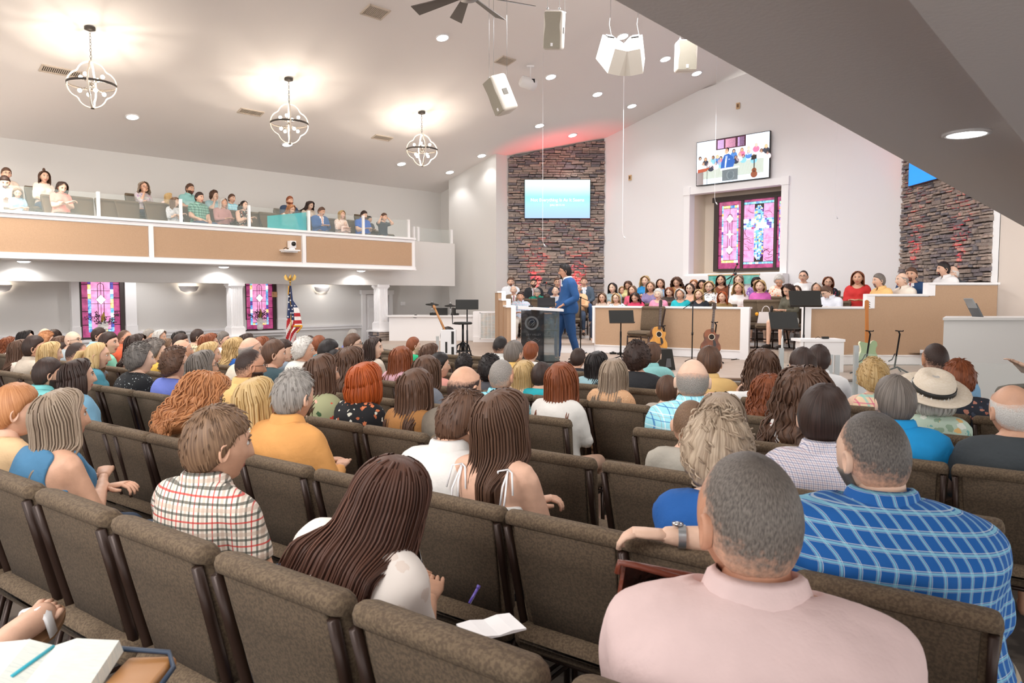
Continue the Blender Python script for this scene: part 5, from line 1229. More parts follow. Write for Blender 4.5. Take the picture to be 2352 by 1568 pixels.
PATS = dict(
    blueplaid=lambda: plaid('blueplaid', '#1560ad', [(.5, .12, '#8fd0e4', .75), (.62, .05, '#e6f2f5', .5), (.4, .03, '#e6f2f5', .4)], .040),
    redplaid=lambda: plaid('redplaid', '#e6dccf', [(.12, .10, '#3b4038', .8), (.35, .16, '#b39683', .5), (.58, .10, '#3b4038', .8), (.85, .07, '#c22a24', .85)], .078),
    aquaplaid=lambda: plaid('aquaplaid', '#8fd4df', [(.5, .10, '#1c7799', .75), (.1, .05, '#e8fafa', .6)], .036),
    skyplaid=lambda: plaid('skyplaid', '#9fe0ee', [(.3, .06, '#1d6fb8', .8), (.6, .03, '#a2705c', .5), (.8, .08, '#e8fbff', .7)], .075),
    smallcheck=lambda: plaid('smallcheck', '#e9e4ea', [(.3, .16, '#5c6a9a', .6), (.8, .12, '#a06a78', .5)], .017),
    brownplaid=lambda: plaid('brownplaid', '#b9a48f', [(.3, .22, '#5d4a40', .7), (.75, .12, '#efe6da', .7)], .05),
    tanplaid=lambda: plaid('tanplaid', '#bfae8a', [(.3, .18, '#2f3b44', .7), (.75, .12, '#e7dcc0', .6)], .06),
    greenplaid=lambda: plaid('greenplaid', '#5f9a88', [(.3, .2, '#24564d', .7), (.75, .12, '#b4dccb', .6)], .06),
    multiplaid=lambda: plaid('multiplaid', '#dfe6ee', [(.25, .15, '#62b3c9', .6), (.6, .14, '#6a5aa0', .5), (.85, .08, '#d9788b', .5)], .07),
    pinkplaid=lambda: plaid('pinkplaid', '#f3d7b5', [(.25, .2, '#8fd6cc', .7), (.65, .10, '#e2568a', .7)], .09),
    lilac=lambda: plaid('lilac', '#b7a6ba', [(.3, .2, '#7a6785', .6)], .03),
    greenfloral=lambda: floral('greenfloral', '#a9ab84', ['#e8744f', '#f2c7b4', '#3f5b3a', '#d64a38', '#a9ab84', '#f0b59e'], 17, .30),
    blackfloral=lambda: floral('blackfloral', '#17171b', ['#d87d52', '#d9d6c6', '#17171b', '#e3e0d2', '#b96540'], 26, .34),
    navyfloral=lambda: floral('navyfloral', '#2b303c', ['#b9705c', '#4a5264', '#c98a77', '#2b303c'], 20, .30),
    whitefloral=lambda: floral('whitefloral', '#e3dedb', ['#4672a8', '#8d4b45', '#e3dedb', '#3f6f9c', '#c99a68'], 42, .33),
    mintfloral=lambda: floral('mintfloral', '#c5d9c8', ['#9fd3cc', '#efc37f', '#eef2e8', '#9ab59c', '#7fb9b4'], 16, .38),
    creamspot=lambda: floral('creamspot', '#e6ddd5', ['#d9c7b9', '#e6ddd5', '#dccdc2', '#e6ddd5'], 19, .36),
    lace=lambda: floral('lace', '#d9ab83', ['#b98761', '#e8c4a0', '#c99870'], 75, .3),
    sparkle=lambda: floral('sparkle', '#14161a', ['#c9d2d2', '#14161a', '#14161a', '#5d6668', '#14161a'], 60, .25),
    bluefloral=lambda: floral('bluefloral', '#e6e8ea', ['#34557f', '#9fb4c8', '#22324a'], 34, .36),
    darkfloral=lambda: floral('darkfloral', '#22272f', ['#d9466c', '#49b3b5', '#e8e2da', '#22272f'], 24, .36),
    purplefloral=lambda: floral('purplefloral', '#8d6fb3', ['#efe9f4', '#5b3d86', '#c7a9d9'], 28, .36),
    orangefloral=lambda: floral('orangefloral', '#f0dfcf', ['#ef8d5d', '#f5b894', '#ee7f50'], 24, .36),
    sunfloral=lambda: floral('sunfloral', '#f4f1ea', ['#f2a21c', '#d9811c', '#f4f1ea', '#6b7d3a'], 13, .36),
    orangered=lambda: floral('orangered', '#e3683a', ['#f0a06a', '#c8452c'], 24, .36),
    lavfloral=lambda: floral('lavfloral', '#bfb3b5', ['#84b38f', '#d8a9c2', '#cfc9cb', '#9a7fa6'], 20, .36),
    peachfloral=lambda: floral('peachfloral', '#ead6c8', ['#c79c86', '#f3e8df', '#b98b74'], 30, .33),
    greyfloral=lambda: floral('greyfloral', '#c3c6c9', ['#8f979e', '#e4e6e8'], 36, .33),
    stripes=lambda: plaid('stripes', '#8a7fae', [(.3, .3, '#5f86b8', .8), (.75, .2, '#d06f6f', .6)], .035),
    zebra=lambda: floral('zebra', '#f2f2f2', ['#2a2a2e', '#f2f2f2'], 40, .4))
SKIN = {}
def skin(i):
    c = ['#e2b59b', '#d29b7e', '#e8c2aa', '#bd8766', '#7a4c37', '#d8a88c'][i]; k = 'skin_%d' % i
    if k not in MC:
        m = mat(k, c, .5, col2=tuple(v*.88 for v in hx(c)), scale=18, bump=.08, bscale=120); b = m.node_tree.nodes['Principled BSDF']; b.inputs['Subsurface Weight'].default_value = .0; b.inputs['Specular IOR Level'].default_value = .35
    return MC[k]
LIP = mat('lips', '#b8675f', .45); EYEW = mat('eye_white', '#e9e4de', .25); IRIS = mat('iris', '#2c201a', .15)
PIV = Vector((0, -.005, 1.06)); HCEN = Vector((0, .03, 1.137)); HS = 1.0
def headM(yaw, pitch, roll=0, hs=1.0): return Matrix.Translation(PIV) @ Matrix.Rotation(-yaw, 4, 'Z') @ Matrix.Rotation(-pitch, 4, 'X') @ Matrix.Rotation(roll, 4, 'Y') @ Matrix.Translation(HCEN-PIV) @ Matrix.Scale(hs*1.02, 4)
FB = {}
def full_body(pose, g, sex, yaw, pitch, vox=.025, hs=1.0):
    key = (pose, g, sex, round(math.degrees(yaw)), round(math.degrees(pitch)), vox, hs)
    if key in FB: return FB[key]
    b = body_base(pose, g, sex, vox); m = MB(); m.add([tuple(v) for v in b['V']], b['F'], 0, True)
    M = headM(yaw, pitch, 0, hs); o = len(m.v); hv = [M @ Vector(v) for v in HEADM.v]; m.v += [tuple(v) for v in hv]; m.f += [tuple(i+o for i in f) for f in HEADM.f]; m.m += HEADM.m; m.sm += HEADM.sm
    for s, w_, u, a_ in b['hands']:
        u = Vector(u); cu = .75 if a_ in ('lap', 'out', 'chin', 'cross', 'up') else .25
        up = Vector((0, 0, 1)) if abs(u.z) < .8 else Vector((0, -1, 0)); 
        if a_ in ('lap', 'side'): u = (u+Vector((0, .2, -.25))).normalized()
        xx = u.cross(up).normalized(); zz = xx.cross(u); Hm = Matrix(((xx.x, u.x, zz.x, w_[0]), (xx.y, u.y, zz.y, w_[1]), (xx.z, u.z, zz.z, w_[2]), (0, 0, 0, 1)))
        h = HANDS[(-s, cu)]; m.add([Hm @ Vector(v) for v in h.v], h.f, 0, True)
    me = m.mesh('person_body'); FB[key] = me; return me
CMC = {}
def slots(o, mats):
    me = o.data
    while len(me.materials) < len(mats): me.materials.append(None)
    for i, mt in enumerate(mats):
        if me.materials[i] is None: me.materials[i] = mt
        if me.materials[i] != mt: o.material_slots[i].link = 'OBJECT'; o.material_slots[i].material = mt
def beard_mesh(kind):
    P, fs, ms = head_mesh(); m = MB(); K = []
    for f in fs:
        c = P[list(f)].mean(0); inn = c[1] > -.005 and c[2] < (-.035 if abs(c[0]) > .045 else -.047) and c[2] > -.125
        if kind == 'full': ok = inn and not (abs(c[0]) < .02 and -.071 < c[2] < -.054)
        elif kind == 'stache': ok = c[1] > .05 and abs(c[0]) < .026 and -.053 < c[2] < -.043
        else: ok = c[1] > .05 and ((abs(c[0]) < .026 and (c[2] < -.075 or -.053 < c[2] < -.043)) or (.02 < abs(c[0]) < .03 and c[2] < -.045)) and c[2] > -.118
        if ok: K.append(f)
    nr = np_normals(P, fs); nr = -nr if (nr*P).sum() < 0 else nr; idx = {}
    for f in K:
        for v in f: idx.setdefault(v, len(idx))
    off = .007 if kind == 'full' else .004
    vs = [tuple(P[v]+nr[v]*off) for v in idx]+[tuple(P[v]-nr[v]*.002) for v in idx]; n0 = len(idx); ed = {}
    F2 = [tuple(idx[v] for v in f) for f in K]
    for f in F2:
        for a, b in zip(f, f[1:]+f[:1]): ed[(a, b)] = 1
    F3 = list(F2)+[(b, a, a+n0, b+n0) for (a, b) in ed if (b, a) not in ed]
    m.add(vs, F3, 0, True); return m.mesh('beard')
def glasses_mesh():
    m = MB()
    for s in (-1, 1):
        pts = [(s*.031+.021*math.cos(t), .101, .008+.016*math.sin(t)) for t in np.linspace(0, 2*math.pi, 15)]; m.tube(pts, .0017, 5, caps=False)
        m.tube([(s*.052, .100, .012), (s*.074, .07, .012), (s*.083, -.002, .008), (s*.083, -.02, -.008)], .0017, 5)
    m.tube([(-.011, .102, .010), (0, .104, .013), (.011, .102, .010)], .0016, 5); return m.mesh('glasses')
EXM = {}
def person(label, x, y, z0, yaw, s=1.0, pose='lap', g=1.0, sex='m', hair='S', hc='br', top='tee', pt='#888888', hy=0, hp=0, sk=0, beard=None, specs=False, bottom='pants', bcol='#2c3444', collar=False, front=None, seed=0, hi=1, vox=.025, lower=True, group=None, child=False, lens=None, legs=True, lean=0, roll=0):
    r = thing('person', label, 'person', (x, y, z0), 0, group); r.rotation_euler = (-lean, roll, -yaw); r.rotation_mode = 'XYZ'; r.scale = (s, s, s)
    hs = 1.07 if z0 < .3 and y < 9 else 1.0
    me = full_body(pose, g, sex, hy, hp, vox, hs); b = link('body', me, r); slots(b, [skin(sk), LIP, EYEW, IRIS, hair_mat(hc if hair != 'N' else 'br')])
    ck = (pose, g, sex, top, collar, front, vox, 'top')
    if ck not in CMC: CMC[ck] = cloth_mesh(body_base(pose, g, sex, vox), top, .020 if front == 'suit' or top == 'coat' else .013, collar=collar, front=front, seed=len(CMC)).mesh('shirt')
    nm = {'suit': 'jacket'}.get(front, {'tank': 'sleeveless_top', 'tee': 'shirt', 'half': 'blouse'}.get(top, 'shirt'))
    o = link(nm, CMC[ck], b); slots(o, [pat(pt)]+([plain('#efeef0'), plain(lens or '#8c3b4a')] if front == 'suit' or top == 'coat' else []))
    if lower:
        ck = (pose, g, sex, bottom, vox)
        if ck not in CMC: CMC[ck] = cloth_mesh(body_base(pose, g, sex, vox), bottom, .012, seed=5).mesh('trousers')
        o = link('trousers' if bottom == 'pants' else 'shorts', CMC[ck], b); slots(o, [pat(bcol)])
        ck = (pose, g, sex, 'shoes', vox)
        if ck not in CMC: CMC[ck] = cloth_mesh(body_base(pose, g, sex, vox), 'shoes', .008, seed=6).mesh('shoes')
        o = link('shoes', CMC[ck], b); slots(o, [plain('#2b211c')])
    M = headM(hy, hp, 0, hs)
    if hair != 'N':
        o = link('hair', hair_get(hair, seed % 3, hi), b); o.matrix_local = M
        slots(o, [hair_mat(hc+('!' if hair == 'B' else ''), '#d8a98f' if hair in ('Z', 'B') else None)])
    if child: pass
    if beard:
        if beard not in EXM: EXM[beard] = beard_mesh(beard)
        o = link('beard', EXM[beard], b); o.matrix_local = M; slots(o, [hair_mat(hc if hair != 'N' else 'br')])
    if specs:
        if 'g' not in EXM: EXM['g'] = glasses_mesh()
        o = link('glasses', EXM['g'], b); o.matrix_local = M; slots(o, [BLACK])
    return r
# ================================================================ the congregation
ROWN = [1.17, 2.12, 3.03, 3.92, 4.74, 5.6, 6.5, 7.35]; NV = (.588, .809)
PREACH = (.85, 13.0)
ORD = ['nearest', 'second', 'third', 'fourth', 'fifth', 'sixth', 'seventh', 'eighth']
AUD = """
29|118|898|0|L2|hl|tank|#4a7ea3|f|1.25|hi=2,vox=.014,y=10,pose=cross,fr=scoop|woman with long grey-streaked brown hair in a sleeveless denim blue top
57|470|935|0|K|bw|tee|redplaid|m|.95|hi=2,vox=.014,y=18,col=1|boy with brown hair in a red, black and white plaid shirt
105|866|1022|0|L3|au|half|creamspot|f|1.45|rl=13,hi=2,vox=.014,y=-6,p=22,pose=book,hcx=da|woman with long dark auburn hair in a cream spotted blouse, reading
104|1750|1038|0|Z|dg|tee|#ecd0cd|m|1.5|hi=2,vox=.014,y=-34,col=1,sk=1|heavy man with cropped grey-brown hair in a pale pink polo shirt
28|8|885|0|S2|st|tee|#ecc89a|m|.9|y=25|strawberry blond head at the left edge of the frame in a peach top
26|94|823|1|S|db|tee|#83d6d6|m|1.2|b=full,y=12,col=1|bearded man with dark hair in a turquoise polo shirt
27|167|827|1|O|db|tee|#7eb0cd|f|1.4|y=25|woman with pinned dark brown hair in a light blue t-shirt
51|440|850|1|C|st|half|#d7b08a|f|1.0|y=18,p=25,sp=1,hi=2|woman with a big curly strawberry blonde mane and glasses, head bent
52|575|870|1|M|bl|half|#cfd3d6|f|.95|y=20|blonde woman with a silver hair clip, seated left of the man in orange
53|660|852|1|S|gy|long|#e3a35d|m|1.25|y=4,col=1,hi=2|grey-haired man in an orange button-up shirt
72|1034|892|1|S2|br|long|#ece8e3|m|1.2|y=22,p=22,col=1,hi=2|brown-haired man in a white dress shirt, head bent
73|1140|899|1|L2|br|tank|#f3f1ec|f|.9|y=22,fr=bare,hi=2,vox=.014|young woman with very long brown hair and a bare back with white tie straps
94|1657|955|1|G|ab|tee|#1b5fae|f|1.15|y=-30,pose=up/lap,hi=2|woman with short wavy ash blonde hair in a royal blue top
103|2037|942|1|Z|sg|half|blueplaid|m|1.75|y=-38,pose=out/lap,b=full,col=1,hi=2,vox=.014,hcx=gy|very broad man with cropped grey hair in a blue and white plaid shirt
5|36|780|2|M|br|long|#e5d4c4|f|.9||woman with long light brown hair in a cream top, beside the man in beige
6|70|772|2|S|db|tee|#cdbfae|m|1.1|y=25,col=1|dark-haired man in a beige collared shirt
7|105|785|2|M|bl|tee|#c9b39b|f|.9|y=10|woman with swept dark blonde hair beside the man in beige
11|166|785|2|Z|db|tee|#8b8d90|m|1.2|y=20,sk=1|man with cropped hair in a grey shirt holding a toddler
15|212|785|2|P|bl|tee|#4f93a6|f|.85|y=35|young woman with a pale ponytail in a teal top
24|313|793|2|G|sg|tee|sparkle|f|1.3|y=25|woman with short dark grey hair in a sparkly black top
25|395|803|2|G|br|tee|#6f7fd0|f|1.15|y=20,sp=1|woman with curly dark hair and glasses in a periwinkle top
50|456|807|2|O|dg|tee|#5d6268|f|1.0|y=28,sp=1|woman with straight dark grey hair and glasses
49|561|799|2|Z|db|tee|#ebc07c|m|1.2|y=25,sp=1,b=full,col=1,sk=1|bearded man with cropped dark hair and glasses in a yellow polo
54|730|815|2|M|br|half|greenfloral|f|1.1|y=25|woman with long brown hair in a sage green floral blouse
64|828|835|2|O|rd|half|blackfloral|f|1.1|y=15|woman with a copper red bob in a black and orange floral top
65|945|848|2|L|br|half|#a8743f|f|.9|y=8|girl with long brown hair in a mustard brown top
66|1058|838|2|B|db|tee|#7f7568|m|1.2|y=10|man with a shaved, balding dark head behind the man in white
93|1660|906|2|M|hl|tee|#dedad4|f|.9|y=-15|woman with straight ash blonde hair beyond the woman in royal blue
102|1897|890|2|S2|db|long|smallcheck|m|1.1|y=0,col=1|brown-haired man in a fine pink and blue checked shirt
89|1587|919|2|Z|bw|tee|#b8b2a6|m|.8|y=-5,child=1|small boy with buzzed brown hair beside the woman with straight ash blonde hair
1|13|775|3|C|au|tee|#e9d7cd|f|1.1|y=15|woman with curly auburn hair at the left edge
2|53|758|3|O|bk|tee|#54565c|f|1.0|y=35|person with black hair far left, against the chair rail
3b|99|763|3|G|st|tee|#c9a593|f|1.0|y=25|woman with curly strawberry hair below the left sconce
8|134|785|3|S|db|tee|lilac|m|.8|y=10|dark-haired child in a lilac checked shirt
9|130|771|3|O|br|tee|#b7a89c|f|.9|y=-20|woman with brown hair beside the bald bearded man
10|161|758|3|N|br|tee|#a9b4b8|m|1.15|b=full,sp=1,y=48|bald man with a brown beard and black glasses
14|243|763|3|S|db|tee|#8ccdb3|m|.85|y=48|teenage boy in a mint green t-shirt
17|304|767|3|M|db|tee|#86604e|f|1.0|y=40|woman with dark brown hair next to the man in coral
20|297|787|3|S|dg|tee|brownplaid|m|1.15|y=35,col=1|grey-haired man in a brown and white plaid shirt
21|338|777|3|O|db|tee|#9a8c80|f|.9|y=20|dark brown head just in front of the silver-haired woman
22|353|784|3|G|dg|half|#edc258|f|1.1|y=40,pose=up/chin|woman with wavy grey-brown hair in yellow, fist held to her face
37|410|779|3|B|wh|tee|#bfb39c|m|1.1|y=30|elderly person with thin white hair behind the periwinkle top
34|471|785|3|M|bl|tee|greyfloral|f|.9|y=35|blonde woman in a white patterned top
39|568|773|3|B|gy|tee|#e3d7c3|m|1.15|y=45,col=1|bald man with grey sides in a cream collar shirt
42|620|781|3|S|br|tee|#3c545c|m|1.1|y=35|young man with short brown hair in a dark teal t-shirt
55|795|797|3|W|br|tee|#d7d0c4|f|1.0|y=15|woman with wavy brown highlighted hair left of the auburn hair
63|972|817|3|L|br|tee|#7d8089|f|.9|y=5|woman with long brown hair in front of the woman in pink
65b|962|845|3|M|bw|tee|#98867a|f|.9|y=20|second brown-haired girl close behind the mustard top
71|1148|825|3|Z|gy|tee|aquaplaid|m|1.2|y=-5,col=1,sk=1,hcb=1|balding grey man in a turquoise checked shirt
77|1285|835|3|L|au|half|#eeeae4|f|1.0|y=-2|woman with long chestnut hair in a white blouse
84|1593|821|3|B|gy|tee|skyplaid|m|1.15|y=-8,col=1|balding grey man in a bright aqua plaid shirt
92|1849|856|3|C2|br|half|whitefloral|f|1.0|y=-5|woman with very long curly brown hair in a white floral blouse
99|2069|865|3|S|dg|tee|#1598da|m|1.2|y=-25,col=1|man with brown-grey hair in a bright blue polo
100|2342|882|3|B|wh|tee|#3f4549|m|1.2|y=-25|bald older man in a dark quilted vest at the right edge
3|97|752|4|N|br|tee|#a89a92|m|1.1|y=30|bald pink head above the curly strawberry hair
4|122|757|4|O|db|tee|#6b5c58|f|.9|y=-60|woman with dark brown bob turned to the left
13|220|751|4|S|db|tee|#b4dbe6|m|1.1|y=35,col=1|dark-haired man in a pale blue shirt below the window vase
16|281|756|4|Z|br|tee|#ee6a45|m|1.2|y=40,col=1,sk=1|man with a flat-top crew cut in a coral polo shirt
23|375|777|4|M|bw|tee|#998b7e|f|.9|y=30|woman with light brown hair in front of the silver-haired woman
31|410|766|4|S2|db|tee|#6b5b50|m|.9|y=50|person with dark fringe looking right
33|475|767|4|O|au|tee|#d4c3b0|f|1.0|y=40|woman with a short auburn bob
36|530|776|4|W|bl|long|#2260b4|f|1.1|y=30|woman with wavy blonde hair in a cobalt blue top
40|592|773|4|M|au|tee|#6b4b3c|f|.9|y=30|chestnut-haired woman behind the bald man in the cream collar
43|645|780|4|K|db|tee|#8d9aa8|m|.85|y=45|boy with curly dark hair just left of the flag
44|692|779|4|G|wh|half|#ebe9e2|f|1.15|y=42|white-haired woman in a white knit top
47|747|779|4|K|bk|tee|#8b6a63|m|.85|y=30|teenage boy with thick dark hair in a mauve shirt
56|764|803|4|U|bk|tee|#4e4a50|f|.85|y=10|girl with her black hair in a bun
59|915|796|4|L|au|long|#d8a9b5|f|1.0|y=5|woman with very long dark auburn hair by the aisle
62|1003|812|4|S2|bk|tee|#efa79a|f|.95|y=35|woman with short black hair in a coral pink top
68|1123|820|4|G|bk|tee|#4b4a50|f|.95|y=5,sk=4|head with tightly curled black hair left of the balding man in checks
76|1240|834|4|S|db|tee|#2ab3bf|m|.8|y=-5,child=1|boy with faded dark hair in a turquoise shirt
80|1406|825|4|L|hl|half|lace|f|1.0|y=-3|woman with long straight ash highlighted hair in a tan lace top
83|1533|865|4|K|br|tee|#c3b7a9|m|.8|child=1,y=5|small brown-haired child low behind the chairs
91|1772|866|4|C|au|tee|#e7a3b4|f|.85|y=-10|girl with big curly auburn hair in pink
98|2152|864|4|O2|wh|half|mintfloral|f|1.1|y=-20|person in a cream straw hat and a mint floral blouse
75|1200|830|4|M|bl|tee|#d5c0ac|f|.8|child=1,y=0|little girl with light brown hair
18|338|755|5|S|gy|tee|#7fb1d8|m|1.1|y=40|grey-haired man in a sky blue shirt at the far wall
19|362|756|5|M|wh|tee|#7cc3bd|f|1.1|y=45|woman with silver hair against the left wall
30|406|760|5|O|bk|tee|#3d3a3e|f|.9|y=40|black-haired head against the far chair rail
32|447|755|5|S|db|tee|tanplaid|m|1.2|y=30|man in a tan and navy plaid shirt near the column
35|508|761|5|S|dg|tee|#e2e3e3|m|1.1|y=45|man with greying temples in a white shirt left of the column
38|560|765|5|O|db|tee|#5a4a44|f|.9|y=30|dark brown head below the fluted column
41|616|776|5|O|db|tee|#5a4a44|f|.9|y=30|dark head peeking over the man in dark teal
46|726|770|5|S|au|tee|#2893ac|m|1.0|y=25|red-haired young man in a teal polo
48|805|767|5|S|br|long|#24334d|m|1.15|y=45,sp=1,fr=suit|man with glasses in a navy suit jacket
58|853|776|5|L|db|long|#e0d2c1|f|1.0|y=55|woman with long dark hair in a beige top, looking up to the right
61|980|789|5|M|br|tee|#8d7f77|f|.95|y=35|woman with brown hair beside the boy in green
67|1064|817|5|G|bk|tee|#3c3838|f|.8|y=5,sk=4|small head with dark curls at the stage edge
70|1175|783|5|S|dg|long|#e9bf6f|m|1.15|y=10,col=1|man with brown-grey hair in a yellow shirt
79|1367|809|5|L|bk|long|#9fc3cb|f|.95|y=20|girl with long black hair in a light denim shirt
81|1463|789|5|G|db|long|#26272b|m|1.15|y=-5|person with bushy dark curls in a black jacket
85|1631|798|5|S2|br|long|#e6bf7d|m|1.1|y=-8,col=1|man with swept brown hair in a yellow button-up shirt
86|1755|803|5|W|br|tank|#c08c5c|f|1.0|y=-8|woman with wavy brown hair and a tan sleeveless top
90|1728|885|5|Z|bw|tee|#a29382|m|.8|child=1,y=0|tiny boy with cropped hair low in front of the white sleeve
95|2013|831|5|G|bl|tank|pinkplaid|f|1.1|y=-15|woman with short blonde curls in a pastel plaid top
97|2215|829|5|S2|au|half|navyfloral|f|1.15|y=-20,sp=1,hi=2|woman with short red-brown hair and glasses in a navy floral blouse
45|706|771|6|S|db|tee|#5b5c66|m|.9|y=30|dark-haired head behind the white-haired woman
60|945|774|6|S|au|tee|#22b07a|m|.95|y=20|red-haired boy in a bright green shirt
69|1147|771|6|Z|bk|tee|#d9dbd8|m|1.05|y=5,sk=4,col=1|dark-skinned man with cropped hair in a light grey shirt
74|1217|786|6|S2|au|half|#f1efea|f|1.05|y=5|woman with short dark red hair in a white top
82|1497|787|6|S|br|long|#95d3d2|m|1.1|y=0,col=1|young man in an aqua button-up shirt
87|1850|800|5|S|db|long|#f1f0ee|m|1.1|y=-20,b=full,col=1,pose=out/lap|bearded man in white reaching an arm along the chairs
88|1884|793|6|S|db|long|#f4f4f4|m|1.15|y=-10,col=1|dark-haired man in a white shirt behind the bearded man
96|2156|787|6|Z|db|tee|#8bbbe0|m|1.6|y=-20,sk=3,col=1|very large man in a light blue shirt in the front rows
78|1326|802|6|S2|db|long|#23262e|m|.85|y=0,child=1|boy with side-parted hair in a black suit jacket
48b|808|756|7|S|gy|tee|#8288c4|m|1.1|y=-30|grey man in a violet-blue shirt near the stone plinth
"""
def parse_flags(f):
    d = {}
    for q in f.split(','):
        if '=' in q: k, v = q.split('='); d[k] = v
    return d
def seat_xy(px, n): return on_line(px, NV, n)
rows = {k: [] for k in range(8)}; NAMES = {}
for ln in AUD.strip().split('\n'):
    id_, px, py, row, hr, hc, top, pt, sex, g, fl, lab = ln.split('|'); px = float(px); py = float(py); row = int(row); g = float(g); fl = parse_flags(fl)
    n = ROWN[row]+.29+max(0, g-1)*.10; x, y = seat_xy(px, n); ztop = zat(px, py, y)
    s = (ztop-.45)/.823; s = min(max(s, .62), 1.16); z0 = .47*(1-s)
    # if the photo's head height cannot be reached by scaling, sit taller or lower on the seat
    want = math.degrees(math.atan2(PREACH[0]-x, PREACH[1]-y)); by = 36+.22*(want-36); 
    if id_ in ('104', '103'): by = 20
    hy = max(-55, min(60, want-by)); 
    if 'y' in fl: hy = float(fl['y'])
    hy = round(hy/12)*12; hp = float(fl.get('p', round(math.sin(float(id_.rstrip('b'))*3)*1.4)*3))
    pose = fl.get('pose', ('lap', 'cross', 'book')[int(float(id_.rstrip('b'))) % 3]); hi = int(fl.get('hi', 1)); vox = float(fl.get('vox', .025))
    col = fl.get('col') == '1'; fr = fl.get('fr'); gq = round(g*10)/10 if g < 1.45 else g
    sk = int(fl.get('sk', (0, 2, 5, 0)[int(px) % 4]))
    near = row <= 2
    hcol = fl.get('hcx', hc) if id_ == '105' else hc
    rl = math.radians(float(fl.get('rl', 0))); x -= math.sin(rl)*1.15*math.cos(math.radians(by)); y += math.sin(rl)*1.15*math.sin(math.radians(by))
    r = person(lab+(', seated in the %s row' % ORD[row] if len(lab.split()) < 11 else ''), x, y, z0, math.radians(by), s, pose, gq, sex, hr, hcol, top, pt, math.radians(hy), math.radians(hp), sk, fl.get('b'), fl.get('sp') == '1', 'pants', ('#2c3444', '#b9ab95', '#3b4a60', '#e2ddd2')[int(px) % 4], col, fr, int(px) % 3, hi, vox, near, None, roll=rl)
    sl = .809*x-.588*y; rows[row].append((sl, 'the '+lab.split(' with ')[0].split(' in ')[0] if False else lab, px)); NAMES[id_] = r
# chairs: one under everybody, then the free places between them
SPAN = {0: (-4.9, .6), 1: (-7.6, .9), 2: (-10.2, 1.2), 3: (-12.2, 1.2), 4: (-11.3, 1.2), 5: (-10.6, 1.2), 6: (-8.2, .6), 7: (-7.2, -4.9)}
def ztilt(): return 0
for k in range(8):
    S_ = sorted(rows[k]); lo, hi_ = SPAN[k]; fixed = {0: [-3.95, -3.38, -2.79, -2.21, -1.62, -1.05, -.45, .15], 1: [-7.5, -6.95, -6.4, -5.85, -5.3, -4.68, -4.3-.05, -3.85, -3.4, -2.95, -2.4, -1.84, -1.33, -.86, -.31, .25, .8], 2: [-1.98+.545*q for q in range(-15, 7)]}.get(k); pos = [q[0] for q in S_]; cs = [[q[0], q[1], True] for q in S_]
    for _ in range(30):                 # neighbours share the row: keep chair centres at least a chair width apart
        for i in range(len(cs)-1):
            d = cs[i+1][0]-cs[i][0]
            if d < .51: cs[i][0] -= (.51-d)/2; cs[i+1][0] += (.51-d)/2
    if fixed:
        S2 = list(S_); out = []
        used_ = {}
        for q in S_:
            c_ = min(range(len(fixed)), key=lambda t: abs(fixed[t]-q[0])+(9 if t in used_ else 0)); used_[c_] = q
        for t, f_ in enumerate(fixed):
            if t in used_: out.append([f_, used_[t][1], True])
            else:
                near_ = min(S_, key=lambda q: abs(q[0]-f_)); d_ = int(round((f_-near_[0])/.55)); out.append([f_, None, (near_[1], 'right of' if d_ >= 0 else 'left of', max(abs(d_)-1, 0))])
    else: out = list(cs)
    ed = [lo]+[c[0] for c in cs]+[hi_]
    for i in range(len(ed)-1 if not fixed else 0):
        a, b = ed[i], ed[i+1]; first = i == 0; last = i == len(ed)-2
        gap = b-a; 
        if first: nn = int((gap)/.56); out += [[b-.56*(j+1), None, (cs[0][1] if cs else '', 'left of', j)] for j in range(max(nn, 0))] if cs else []
        elif last: nn = int(gap/.56); out += [[a+.56*(j+1), None, (cs[-1][1], 'right of', j)] for j in range(max(nn, 0))]
        else:
            nn = int(gap/.54)-1
            for j in range(max(nn, 0)): out.append([a+gap*(j+1)/(nn+1), None, (cs[i-1][1], 'right of', j)])
    for sl, lab, extra in out:
        n = ROWN[k]+.27; x = NV[0]*n+NV[1]*sl; y = NV[1]*n-NV[0]*sl
        if x-y < -25.2 or y < .4: continue
        pr = at(0, 0, y); px = 1176+F*x/y
        if px < -140 or px > 2520: continue
        if lab: L_ = 'church chair holding the '+' '.join(lab.split()[:9]); L_ = ' '.join(L_.split()[:14])
        else:
            who, side, j = extra; L_ = 'empty church chair%s %s the %s' % (('', ' two', ' three', ' four', ' five', ' six')[min(j, 5)]+(' places' if j else ''), side, ' '.join(who.split()[:8])) if who else 'empty church chair at the row end'
            L_ = ' '.join(L_.split()[:15]).rstrip(',')
            L_ = L_ if not L_.split()[-1] in ('a', 'in', 'and', 'with', 'the', 'of', 'to', 'an') else ' '.join(L_.split()[:-1])
        if L_.split()[-1] in ('a', 'in', 'and', 'with', 'the', 'of', 'to', 'an'): L_ = ' '.join(L_.split()[:-1])
        chair(x, y, 0, math.radians(36), L_.rstrip(','), 'padded church chairs in the hall rows', k <= 2, 1.06 if k == 0 else 1.0)
